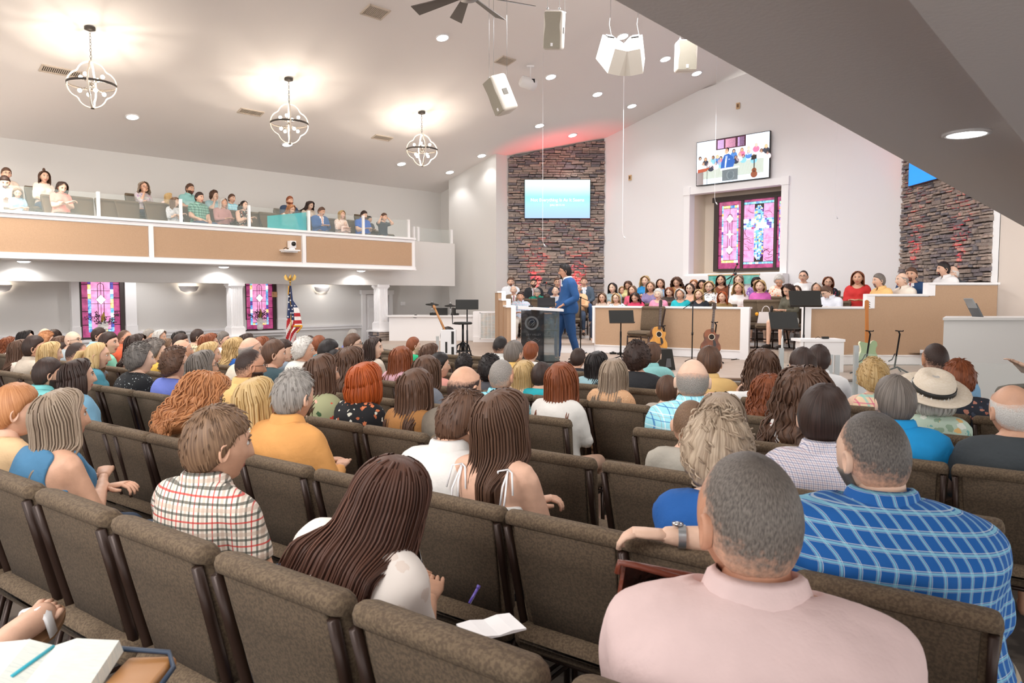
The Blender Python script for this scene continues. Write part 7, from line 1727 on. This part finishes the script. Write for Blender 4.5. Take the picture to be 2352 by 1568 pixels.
def gstand(px, py_top, Y, lb, dx=0, empty=True):
    zt_ = zat(px, py_top, Y)-ZS; x = at(px, 0, Y).x; r = thing('guitar_stand', lb, 'guitar stand', (x, Y, ZS), 0, 'black guitar stands')
    m = MB(); m.tube([(-.02, .05, .09), (0, .03, zt_*.5), (.03, .02, zt_-.05), (.0, .0, zt_)], .013, 8); m.build('upright', BLACKM, r)
    m = MB(); m.tube([(0, .0, zt_), (-.02, -.06, zt_), (-.09, -.08, zt_+.01)], .009, 6); m.tube([(0, 0, zt_), (.03, -.06, zt_), (.02, -.1, zt_+.01)], .009, 6); m.build('yoke', BLACKM, r)
    m = MB(); base3(m, .26, 3, .9, .012); m.tube([(-.02, .05, .3), (-.12, -.06, .22), (-.2, -.12, .2)], .009, 6); m.build('legs', BLACKM, r) if False else m.build('leg', BLACKM, r)
guitar(1519, 806, 13.5, .96, (-.18, .13), .25, 'natural spruce acoustic guitar with a dark pickguard, on a stand', mat('spruce', '#d99a3e', .3, col2='#c98730', scale=3, stretch=(12, 1, 1)), mat('rosewood', '#4a2a1c', .3))
gstand(1532, 748, 13.62, 'guitar stand behind the natural acoustic guitar')
guitar(1644, 812, 13.1, .93, (-.2, .10), -.1, 'sunburst brown acoustic guitar beside the boom microphone stand', mat('sunburst', '#8a4a22', .3, col2='#4b2618', scale=4, thr=(.4, .62)), mat('dark_mahogany', '#3a1d14', .3))
gstand(1655, 740, 13.22, 'guitar stand behind the sunburst guitar')
guitar(2018, 838, 11.4, 1.02, (-.10, .03), .12, 'sea green electric guitar turned back to front on a stand', mat('seafoam', '#9fb78c', .3), mat('cream_binding', '#dfe0c0', .4), 'electric', '#b9702c', True)
gstand(2019, 760, 11.25, 'guitar stand holding the sea green electric guitar'); gstand(2089, 760, 11.35, 'empty black guitar stand right of the sea green guitar')
# floor monitor, white box, cables
r = thing('floor_monitor', 'black wedge floor monitor in front of the natural guitar', 'speaker', (at(1527, 0, 12.0).x, 12.0, ZS), .35)
m = MB(); m.poly([(-.17, 0), (.17, 0), (.10, .34), (-.14, .34)], Matrix.Translation((0, -.19, 0)), .38); m.build('cabinet', BLACK, r); m = MB(); m.poly([(-.02, .05), (.09, .05), (.07, .19), (.0, .19)], Matrix.Translation((0, -.196, 0)), .004); m.build('side_port', mat('port_grey', '#5b5b5e', .5), r)
m = MB(); m.box((.12, 0, .17), (.02, .32, .28), M=Matrix.Rotation(-.2, 3, 'Y')); m.build('grille', mat('mesh_grille', '#0c0c0d', .8), r)
x0_, x1_ = at(1858, 0, 11.5).x, at(1964, 0, 11.5).x; zt_ = zat(1910, 779, 11.5)
r = thing('white_stand', 'white box-shaped stand in front of the right loft wall', 'stand', ((x0_+x1_)/2, 11.7, ZS))
m = MB(); wd_ = x1_-x0_; H = zt_-ZS
m.box((0, 0, H-.02), (wd_, .4, .04)); m.build('top', TRIM, r); m = MB(); m.box((.03, 0, H/2-.02), (wd_-.08, .36, H-.04)); m.build('body', WALLW, r); m = MB(); m.box((-wd_/2+.03, -.17, H/2-.02), (.04, .04, H-.04)); m.build('leg', TRIM, r)
o = MB().box((at(1916, 0, 11.6).x, 11.6, zt_+.02), (.10, .05, .035)).tube([(at(1905, 0, 11.6).x, 11.6, zt_+.01), (at(1898, 0, 11.6).x, 11.58, zt_+.04), (at(1893, 0, 11.6).x, 11.6, zt_+.01)], .004, 5).build('headset_pack', BLACK); o['label'] = 'small black headset pack on the white box stand'; o['category'] = 'electronics'
def floor_cable(pts, lb, r_=.008):
    q = [on_z(px, py, ZS) for px, py in pts]; m = MB(); m.tube([(p.x, p.y, ZS+.01) for p in q], r_, 5); o = m.build('floor_cable', BLACK); o['label'] = lb; o['category'] = 'cable'
floor_cable([(1345, 812), (1352, 806), (1365, 809), (1375, 806), (1388, 810), (1400, 806), (1414, 811)], 'black cable on the stage behind the preacher\'s feet', .012)
floor_cable([(1655, 818), (1668, 811), (1680, 819), (1692, 822), (1702, 812), (1709, 817), (1700, 824), (1680, 827)], 'looped black cable on the stage by the sunburst guitar')
floor_cable([(1966, 822), (1975, 836), (1970, 846), (1962, 851), (1975, 856), (1988, 846)], 'tangle of cable between the white box and the sea green guitar')
for px, py, lb in ((1393, 806, 'flat black stage box behind the preacher'), (1425, 814, 'small pedal on the stage by the first music stand'), (1408, 813, 'tiny black adapter on the stage'), (1696, 818, 'dark pedal box in the loop of cable')):
    p = on_z(px, py, ZS); m = MB(); m.rbox((p.x, p.y, ZS+.02), (.14, .09, .035), .012); m.box((p.x, p.y, ZS+.045), (.05, .04, .015)); o = m.build('effect_pedal', BLACK); o['label'] = lb; o['category'] = 'electronics'
# drum booth: cymbals, pad rack
def cymbal(px, py, Y, rad, tilt, lb, pole=True):
    zt_ = zat(px, py, Y); x = at(px, 0, Y).x; r = thing('cymbal', lb, 'cymbal', (x, Y, zt_), 0, 'electronic cymbals'); M = Matrix.Rotation(tilt, 3, 'Y') @ Matrix.Rotation(.12, 3, 'X')
    m = MB(); m.lathe([(.001, .045), (.03, .04), (.05, .015), (rad, -.012), (rad, -.022), (.001, -.005)], seg=24, M=M); m.build('disc', BLACK, r); m = MB(); m.tube([(0, 0, -.01), (0, 0, .08)], .01, 6)
    m.tube([(0, 0, -.01), (.0, .02, 1.155-zt_)], .012, 6) if pole else None; m.build('stand', CHROME, r)
cymbal(988, 698, 19.75, .18, .05, 'left black cymbal pad above the drum booth wall'); cymbal(1031, 701, 19.75, .16, .02, 'right black cymbal pad above the drum booth wall'); cymbal(949, 726, 19.7, .16, .12, 'low black cymbal pad lying at the booth wall', False)
r = thing('drum_pads', 'black electronic drum pads showing over the booth wall', 'drum', (at(1006, 0, 19.8).x, 19.85, 1.16))
m = MB(); m.box((.05, 0, .10), (.30, .12, .2)); m.build('module', BLACK, r); m = MB(); m.lathe([(.12, -.02), (.12, .07), (.001, .075)], (-.16, 0, 0), seg=18); m.build('tom_pad', BLACK, r); m = MB(); m.tube([(.3, 0, 0), (.34, 0, .12), (.38, 0, .2)], .02, 6); m.lathe([(.09, -.01), (.09, .04), (.001, .045)], (.42, 0, .02), seg=16); m.build('snare_pad', BLACK, r)
# white cajon-like box with bass guitar neck leaning behind
x0_ = at(1007, 0, 13.4).x; x1_ = at(1043, 0, 13.4).x; zt_ = zat(1025, 758, 13.4); H = zt_-ZS
r = thing('wire_rack_box', 'white upright box with black slots at the left stage edge', 'speaker', ((x0_+x1_)/2, 13.5, ZS)); wd_ = x1_-x0_
m = MB(); m.box((0, 0, H/2), (wd_, .22, H)); m.build('cabinet', WALLW, r); m = MB()
m = MB(); m.box((-wd_*.12, -.112, H*.45), (.035, .008, H*.36)); m.build('slot', BLACK, r)
for z_ in (.27, .76): m = MB(); m.box((wd_*.30, -.112, H*z_), (.045, .008, H*.40)); m.build('slot', BLACK, r)
a = at(997, 704, 13.75); b_ = at(1021, 757, 13.6); r = thing('bass_guitar', 'bass guitar whose tan neck leans out behind the white slotted box', 'guitar', b_)
m = MB(); d_ = a-b_; m.tube([(0, 0, 0), d_*.9], [.022, .018], 6); m.build('neck', mat('maple', '#b07a48', .4), r); m = MB(); m.tube([d_*.88, d_*1.0, d_*1.06], [.022, .03, .015], 6); m.build('headstock', MC['maple'], r)
m = MB(); m.ball(-d_*.28+Vector((0, .12, 0)), (.15, .03, .18), seg=14, rings=10); m.build('guitar_body', mat('bass_black', '#2b2320', .3), r)
# stool
r = thing('drum_stool', 'black adjustable stool with a small backrest, left stage', 'stool', (at(1060, 0, 13.7).x, 13.7, ZS))
zs_ = zat(1060, 741, 13.7)-ZS; k_ = zs_
m = MB(); m.lathe([(.001, k_+.02), (.16, k_+.015), (.18, k_-.01), (.16, k_-.03), (.001, k_-.03)], seg=20, sy=.8); m.build('seat', BLACK, r)
m = MB(); m.tube([(0, 0, .3), (0, 0, k_-.03)], .02, 8); m.tube([(0, 0, .16), (0, 0, .34)], .035, 8); m.build('column', BLACKM, r)
m = MB(); m.rbox((-.17, .02, k_+.21), (.04, .22, .14), .018, rz=.3); m.build('backrest', BLACK, r); m = MB(); m.tube([(-.05, 0, k_-.03), (-.19, 0, k_-.02), (-.2, .02, k_+.15)], .010, 6); m.build('back_bracket', BLACKM, r)
for k in range(4): a = .5+k*1.571; m = MB(); m.tube([(.03*math.cos(a), .03*math.sin(a), .32), (.11*math.cos(a), .11*math.sin(a), .28), (.19*math.cos(a), .19*math.sin(a), .02)], .014, 6); m.build('leg', BLACKM, r)
m = MB(); m.tube([(.15*math.cos(t_), .15*math.sin(t_), .17) for t_ in np.linspace(0, 6.2832, 19)], .010, 6, caps=False); m.build('foot_ring', BLACKM, r)
r = thing('headphones', 'black headphones lying at the foot of the stool', 'headphones', (at(1048, 0, 13.5).x, 13.5, ZS+.06)); m = MB(); m.tube([(.1*math.cos(t_), 0, .1*math.sin(t_)) for t_ in np.linspace(0, 3.14, 10)], .008, 6); m.build('headband', BLACK, r)
for s_ in (-1, 1): m = MB(); m.lathe([(.001, 0), (.045, 0), (.045, .03), (.001, .035)], (s_*.1, 0, 0), M=Matrix.Rotation(s_*1.57, 3, 'Y'), seg=12); m.build('ear_cup', BLACK, r)
# wall grilles
def grille(name, lb, cx, cy, cz, wd_, h_, rz, mt, cols=4):
    r = thing(name, lb, 'air grille', (cx, cy, cz), rz); m = MB(); m.box((0, 0, 0), (wd_, .015, h_)); m.build('backing', mt, r)
    for s_, a, b in (((0, h_/2), wd_+.04, .03), ((0, -h_/2), wd_+.04, .03), ((wd_/2, 0), .03, h_), ((-wd_/2, 0), .03, h_)): m = MB(); m.box((s_[0], -.012, s_[1]), (a, .02, b)); m.build('frame_bar', TRIM, r)
    for i in range(1, cols): m = MB(); m.box((-wd_/2+wd_*i/cols, -.012, 0), (.012, .015, h_)); m.build('mullion', TRIM, r)
    n_ = int(h_/.03); sl = MB().box((0, -.010, 0), (wd_, .008, .010)).mesh('louvre'); sl.materials.append(TRIM)
    for i in range(n_): o = link('louvre', sl, r); o.location = (0, 0, -h_/2+h_*(i+.5)/n_); o.rotation_euler = (.5, 0, 0)
grille('wall_grille', 'tall return air grille with grey blue filters left of the choir', at(1119, 0, 18.95).x, 18.97, (zat(0, 717, 18.9)+zat(0, 779, 18.9))/2, .40, .68, 0, mat('filter', '#a9b7b8', .9, col2='#c9b9a6', scale=8))
px_, py_ = 9.55, 11.82; grille('wall_grille', 'wide low air grille on the beige wall above the right desk', px_, py_, zat(2325, 722, 11.5), 1.3, .16, -math.pi/4, mat('filter_dark', '#8d8880', .9), 5)
# laptop on the right desk
r = thing('laptop_stand', 'grey laptop raised on a stand on the right white desk', 'laptop', (at(2272, 0, 11.0).x, 11.0, zat(2272, 733, 11.0)))
m = MB(); m.box((.0, 0, .02), (.24, .26, .03)); m.build('base_unit', BLACK, r); m = MB(); m.box((-.02, .02, .13), (.02, .24, .24), M=Matrix.Rotation(-.5, 3, 'Y')); m.build('screen_lid', mat('lid_grey', '#55585b', .4), r); m = MB(); m.box((-.10, 0, .24), (.018, .2, .16), M=Matrix.Rotation(-.55, 3, 'Y')); m.build('tilted_panel', mat('panel_grey', '#8c8f90', .3), r)
m = MB(); m.rbox((-.28, 0, .012), (.24, .18, .02), .008); m.build('papers', mat('grey_paper', '#75767a', .6), r)
# ================================================================ flag
fx_, fy_ = on_line(668, (1, -1), -21.8); ztop = zat(668, 650, fy_); r = thing('flag', 'united states flag with gold fringe hanging from a pole with a gilt eagle', 'flag', (fx_, fy_, 0))
GOLD = mat('gilt', '#c9a25a', .35, .8); FR = mat('fringe', '#d99a1f', .8)
m = MB(); m.tube([(0, 0, .05), (0, 0, ztop)], .014, 8); m.build('pole', GOLD, r); m = MB(); m.lathe([(.001, .06), (.10, .05), (.16, .0), (.001, 0)], seg=18); m.build('pole_base', GOLD, r)
m = MB(); m.ball((0, 0, ztop+.03), .028, seg=10, rings=8); m.tube([(0, 0, ztop+.05), (0, 0, ztop+.12), (.015, 0, ztop+.18), (.035, 0, ztop+.19)], [.02, .035, .018, .004], 8)
for s_ in (-1, 1): m.add([(s_*.02, 0, ztop+.08), (s_*.10, 0, ztop+.20), (s_*.14, 0, ztop+.15), (s_*.12, 0, ztop+.08), (s_*.05, .01, ztop+.05)], [(0, 1, 2, 3, 4)]); m.add([(s_*.02, .012, ztop+.08), (s_*.10, .012, ztop+.20), (s_*.14, .012, ztop+.15), (s_*.12, .012, ztop+.08), (s_*.05, .02, ztop+.05)], [(4, 3, 2, 1, 0)])
m.build('eagle', GOLD, r)
bot = zat(668, 838, fy_); Hh = ztop-.06-bot; m = MB(); NU, NVv = 44, 22; vs = []
def fxy(t_, s_):
    l_ = np.interp(t_, [0, .4, 1], [-.02, -.07, -.14]); w_ = np.interp(t_, [0, .18, .30, .48, .52, .60, 1], [.05, .10, .26, .34, .34, .22, .20])
    return (l_+w_*s_, -.03-.05*math.sin(s_*11+t_*3)*(.3+t_), ztop-.06-t_*Hh+.05*s_*(t_ > .9))
for i in range(NU+1):
    for j in range(NVv+1): vs.append(fxy(i/NU, j/NVv))
fs = []; ms = []
for i in range(NU):
    for j in range(NVv):
        a = i*(NVv+1)+j; fs.append((a, a+1, a+NVv+2, a+NVv+1)); t_, s_ = i/NU, j/NVv
        if s_ > .52 and .27 < t_ < .52: ms.append(2 if False else (0 if int((t_-.27)/.05) % 2 else 1))
        elif t_ < .40+.05*s_: ms.append(2)
        else: ms.append(0 if int((s_*1.0*.5+t_*1.0)/.105) % 2 == 0 else 1)
m.add(vs, fs, 0, True); m.m = ms; FRED = mat('flag_red', '#b3232c', .7); FWHT = mat('flag_white', '#ece9e6', .7); FBLU = mat('flag_blue', '#27375f', .7)
cl = m.build('cloth', [FRED, FWHT, FBLU], r); V_ = lambda i, j: Vector(vs[i*(NVv+1)+j])
for i, js in ((4, (10,)), (6, (5,)), (8, (13,)), (9, (4,)), (11, (10, 18)), (13, (3, 9)), (15, (6, 10)), (17, (2, 9))):
    for j in js:
        p = V_(i, j)+Vector((0, -.02, 0)); pts = []
        for k in range(10): rr_ = .024 if k % 2 == 0 else .010; a = k*.6283; pts.append((p.x+rr_*math.sin(a), p.y, p.z+rr_*math.cos(a)))
        m = MB(); m.add(pts, [tuple(range(10))]); m.build('star', TRIM, cl)
m = MB(); q1_ = int(.52*NU); m.tube([V_(q1_, j)+Vector((0, -.01, -.01)) for j in range(11, NVv+1)], .022, 5); m.tube([V_(i, NVv)+Vector((0, -.01, 0)) for i in range(q1_, int(.62*NU))], .016, 5); m.tube([V_(NU, j)+Vector((0, -.004, -.006)) for j in range(NVv+1)], .016, 5); m.tube([V_(i, 0)+Vector((0, -.01, 0)) for i in range(0, 6)], .012, 5); m.build('fringe', FR, cl)
# ================================================================ glass guard rail at the front of the seats
POSTM = mat('frosted_post', '#b9bcbb', .3, .3)
def front_rail(lb, items):
    r = thing('glass_guard_rail', lb, 'railing'); ps = []
    for px, pyt, Y in items:
        x = at(px, 0, Y).x; zt_ = zat(px, pyt, Y); ps.append((x, Y, zt_)); m = MB(); m.box((x, Y, zt_/2), (.06, .045, zt_)); m.build('post', POSTM, r)
    for a, b in zip(ps, ps[1:]):
        m = MB(); ang = math.atan2(b[1]-a[1], b[0]-a[0]); l = math.hypot(b[0]-a[0], b[1]-a[1]); zz = min(a[2], b[2])-.02; m.box(((a[0]+b[0])/2, (a[1]+b[1])/2, zz/2+.05), (l-.07, .012, zz-.1), rz=ang); m.build('glass_panel', GLASSR, r)
front_rail('frosted post glass rail before the stage, beside the music stand', ((1813, 799, 10.2), (1929, 814, 9.6)))
front_rail('glass rail panel between the white box and the sea green guitar', ((1945, 815, 9.7), (1990, 793, 10.4), (2226, 826, 9.0), (2420, 830, 8.4)))
front_rail('glass rail far left in front of the aisle wall', ((680, 774, 17.5), (763, 782, 17.0), (1000, 772, 15.2)))
# ================================================================ things held or lying among the seats
# straw hat on the person in mint floral
def head_world(rt): return rt.matrix_world
bpy.context.view_layer.update()
rt = NAMES['98']; hob = [c for c in rt.children[0].children if c.name.startswith('hair')][0]; mw = Matrix.Translation(rt.location) @ rt.rotation_euler.to_matrix().to_4x4() @ Matrix.Scale(rt.scale[0], 4)
HM = mw @ headM(math.radians(-18), 0) @ Matrix.Rotation(.38, 4, 'X')
h = thing('straw_hat', 'cream straw fedora with a wide black band', 'hat'); h.matrix_world = HM @ Matrix.Translation((0, -.0, .045))
m = MB(); m.lathe([(.112, .0), (.112, .03), (.108, .07), (.095, .105), (.055, .118), (.02, .100), (.001, .095)], seg=30, sy=1.15); m.v = [(a*1.07, b*1.07, c) for a, b, c in m.v]; m.build('crown', mat('straw', '#efe3d2', .7, col2='#e4d5be', scale=60, stretch=(1, 1, 6)), h)
m = MB(); m.lathe([(.117, .002), (.15, -.010), (.20, -.006), (.212, .006), (.210, .010), (.15, -.002), (.117, .008)], seg=30, sy=1.12); m.build('brim', MC['straw'], h)
m = MB(); m.lathe([(.1215, .010), (.125, .012), (.124, .042), (.119, .042)], seg=30, sy=1.15); m.build('hat_band', BLACK, h)
# toddler on the man's shoulder
x, y = on_line(197, NV, 3.45); tz = zat(197, 811, y)-.50
r = thing('person', 'toddler girl with a pink hair bow asleep on the shoulder of the man in grey', 'person', (x, y, tz+.0), math.radians(-60)); r.scale = (.52, .52, .52); r.rotation_euler = (.25, .15, math.radians(75))
b = link('body', full_body('cross', .9, 'm', 0, 0), r); b.location = (0, 0, -.35); slots(b, [skin(2), LIP, EYEW, IRIS, hair_mat('lb')]); o = link('dress', CMC[('cross', .9, 'm', 'long', False, None, .025, 'top')], b); slots(o, [plain('#6f7176')])
o = link('hair', hair_get('M', 0, 1), b); o.matrix_local = headM(0, 0); slots(o, [hair_mat('lb')])
m = MB(); m.ball((-.05, .0, 1.30), (.055, .02, .04), seg=8, rings=6); m.ball((.05, 0, 1.30), (.055, .02, .04), seg=8, rings=6); m.ball((0, 0, 1.30), .02, seg=6, rings=5); m.build('hair_bow', mat('pink_bow', '#eab3b5', .7), b)
m = MB(); m.lathe([(.16, .62), (.24, .48), (.25, .46), (.14, .5)], seg=20); m.build('frilled_skirt', floral('teal_frill', '#58b5ae', ['#e9d9a8', '#58b5ae', '#9adcd3'], 30, .3), b)
# open notebook and pen of the reading woman
r = thing('notebook', 'open white notebook on the lap of the woman in the spotted blouse', 'book', (at(1128, 1435, 2.0).x, 2.0, zat(1128, 1440, 2.0)), .45, scale=.55)
for s_ in (-1, 1): m = MB(); m.poly([(0, 0), (s_*.075, .012), (s_*.15, .006), (s_*.15, -.002), (0, -.008)], Matrix.Translation((0, -.1, 0)) @ Matrix.Rotation(0, 4, 'X'), .2); m.build('page', TRIM, r)
o = MB().tube([(0, 0, 0), (.022, .015, .035)], .004, 6).tube([(.022, .015, .035), (.025, .017, .042)], .005, 6, 0).build('pen', mat('purple_pen', '#5a4a9a', .3)); o.location = (at(1078, 1385, 1.9).x, 1.9, zat(1078, 1385, 1.9)); o['label'] = 'purple pen above the open notebook'; o['category'] = 'pen'
# brown leather book cover beside the man in pink
r = thing('leather_book_cover', 'brown leather book cover standing open with a book and yellow pen inside', 'book', (at(1520, 1390, 1.62).x, 1.62, zat(1520, 1420, 1.62)), -.12)
LTH = mat('brown_leather', '#6b3220', .4, bump=.2, bscale=60)
m = MB(); m.rbox((0, .02, .03), (.20, .02, .16), .008, M=Matrix.Rotation(.15, 3, 'Y')); m.tube([(-.10, .0, .10), (-.095, 0, .125), (-.06, 0, .12), (.12, 0, .075)], .008, 8); m.build('cover', LTH, r); m = MB(); m.rbox((.04, -.01, .0), (.16, .03, .13), .01, M=Matrix.Rotation(.1, 3, 'Y')); m.build('inner_book', mat('page_edge', '#e9dfd0', .7), r); m = MB(); m.tube([(-.065, -.02, -.03), (-.075, -.02, .05)], .006, 6); m.build('pen', mat('yellow_pen', '#e5b81c', .4), r)
# wrist watch on the broad man's arm
rt = NAMES['103']; mw = Matrix.Translation(rt.location) @ rt.rotation_euler.to_matrix().to_4x4() @ Matrix.Scale(rt.scale[0], 4)
p = mw @ Vector((-ARM['out'][3]*.93, ARM['out'][4], ARM['out'][5])); q_ = mw @ Vector((-ARM['out'][3]*.85, ARM['out'][4]+.01, ARM['out'][5]))
r = thing('wrist_watch', 'steel bracelet watch on the outstretched arm of the broad man', 'watch', p); m = MB(); m.tube([Vector((0, 0, 0)), (q_-p)*.45], .037, 16, caps=False); m.build('bracelet', STEEL, r); m = MB(); m.lathe([(.001, .046), (.018, .044), (.018, .036), (.001, .036)], (0, 0, 0), seg=14); m.build('dial', CHROME, r)
# open book and leather case at the lower left corner
r = thing('open_book', 'open study book with a brown case at the lower left corner', 'book', (at(95, 1560, 1.30).x, 1.30, zat(95, 1556, 1.30)), .05, scale=.85)
for s_ in (-1, 1): m = MB(); m.poly([(0, .0), (s_*.05, .018), (s_*.14, .010), (s_*.145, -.02), (0, -.02)], Matrix.Translation((0, -.12, 0)) @ Matrix.Rotation(.25, 4, 'X'), .18); m.build('page_block', mat('study_page', '#e6e4d8', .8, col2='#c9d0cc', scale=40, stretch=(1, 12, 1)), r)
m = MB(); m.rbox((.20, -.02, -.01), (.11, .2, .03), .012); m.build('case', mat('tan_case', '#a8743f', .5), r); m = MB(); m.tube([(-.03, -.05, .03), (.0, .05, .045)], .004, 6); m.build('ribbon', mat('teal_ribbon', '#2aa2b5', .5), r); m = MB(); m.tube([(.02, .07, .03), (.12, .075, .025), (.24, .07, .015), (.265, .03, .0), (.27, -.08, 0)], .006, 6); m.build('case_edge', mat('navy_edge', '#26384e', .5), r)
# sandalled foot at the left edge
r = thing('person', 'person cut off at the left edge, bare foot in a white strapped sandal', 'person', (-1.545, 2.26, .63), math.radians(-6)); Mf = Matrix.Rotation(.28, 4, 'X') @ Matrix.Rotation(.25, 4, 'Y') @ Matrix.Scale(1.08, 4)
m = MB(); m.tube([Mf @ Vector(q) for q in ((-.25, -.42, -.02), (-.08, -.22, .02), (0, -.10, .045), (0, -.03, .03), (0, .04, .012), (0, .09, .0), (0, .115, -.002))], [.055, .045, .038, .042, .043, .042, .03], 14)
for i in range(5): m.tube([Mf @ Vector((-.034+.017*i, .09, .0)), Mf @ Vector((-.036+.018*i, .135-.006*abs(i-1), .004)), Mf @ Vector((-.036+.018*i, .155-.008*abs(i-1), -.004))], [.011, .0105, .007], 8)
b = m.build('body', skin(0), r)
m = MB(); vs = [(.05*math.cos(a)*(1.05 if math.sin(a) > 0 else .85), .03+.145*math.sin(a)) for a in np.linspace(0, 6.2832, 25)[:-1]]; m.add([Mf @ Vector((q[0], q[1], -.035)) for q in vs]+[Mf @ Vector((q[0], q[1], -.055)) for q in vs], [tuple(range(24)), tuple(range(47, 23, -1))]+[(i, 24+i, 24+(i+1) % 24, (i+1) % 24) for i in range(24)]); m.build('sandal_sole', mat('tan_sole', '#8f6a4a', .6), b)
for y_ in (.065, -.03): m = MB(); m.tube([Mf @ Vector((s_*.052 if abs(s_) == 1 else s_*.046, y_, -.035 if abs(s_) == 1 else .042 if s_ == 0 else .03)) for s_ in (-1, -.7, 0, .7, 1)], .006, 6, sx=4); m.build('sandal_strap', TRIM, b)
# person at the right edge resting an arm on a knee
x = (2412-1176)/F*8.5; person('person cut off by the right edge, forearm resting over a raised knee', x, 8.5, .06, math.radians(-82), 1.0, 'table', 1.1, 'm', 'S', 'br', 'tee', '#3a3f4a', 0, 0, 2, None, False, 'pants', '#5f564a', False, None, 0, 1, .025, True)
chair(x+.05, 8.5, 0, math.radians(-82), 'church chair turned sideways at the right edge by the rail', 'padded church chairs in the hall rows', True)
# stone plinth with a white cap at the right edge
r = thing('stone_plinth', 'white capped stone plinth at the right edge beside the chairs', 'plinth', (3.52, 4.95, 0)); m = MB(); zc_ = zat(2330, 1012, 4.75); m.box((0, 0, zc_), (.62, .62, .05)); m.build('plinth_cap', TRIM, r); m = MB(); m.box((0, 0, zc_/2-.02), (.44, .44, zc_-.05)); core = m.build('core', MORTAR, r)
rr = random.Random(2); z = 0
while z < zc_-.06:
    h_ = min(rr.uniform(.07, .11), zc_-.03-z); x_ = -.24
    while x_ < .22:
        l = min(rr.uniform(.12, .26), .25-x_)
        for side in (0, 3):
            ky = (rr.randrange(6), rr.randrange(5))
            if ky not in SBM: me = SB[ky[0]].copy(); me.materials.append(stones[ky[1]]); SBM[ky] = me
            if l > .04 and h_ > .03: o = link('stone', SBM[ky], core); T_ = Matrix.Rotation(side*math.pi/2, 4, 'Z') @ Matrix.Translation((x_, -.22, z)); o.location = T_.translation; o.rotation_euler = (0, 0, side*math.pi/2); o.scale = (l-.006, .035, h_-.006)
        x_ += l
    z += h_
# single chair on the stage beside the first music stand
x, y = on_line(1482, (0, 1), 14.35); chair(x, y, ZS, math.radians(228), 'patterned padded chair on the stage in front of the tan loft wall', 'stage chairs', True, 1.08)
# white strap ties on the bare-backed woman, hair clip on the blonde
rt = NAMES['73']; b = rt.children[0]; m = MB()
for s_ in (-1, 1):
    m.tube([(s_*.095, -.135, .86), (s_*.10, -.125, .93), (s_*.105, -.09, .985), (s_*.105, -.03, 1.0), (s_*.10, .06, .93)], .0045, 5)
    for u, v in ((-.03, -.05), (.03, -.045)): m.tube([(s_*.105, -.09, .99), (s_*.105+u, -.115, .985), (s_*.105+u*1.5, -.135, .95+v)], .004, 5)
    m.tube([(s_*.105, -.095, .985), (s_*.12, -.14, .90), (s_*.115, -.15, .83)], .004, 5)
m.build('strap_ties', TRIM, b)
rt = NAMES['52']; b = rt.children[0]; m = MB(); m.rbox((0, -.118, .03), (.05, .012, .014), .005); o = m.build('hair_clip', STEEL, b); o.matrix_local = headM(math.radians(18), 0)
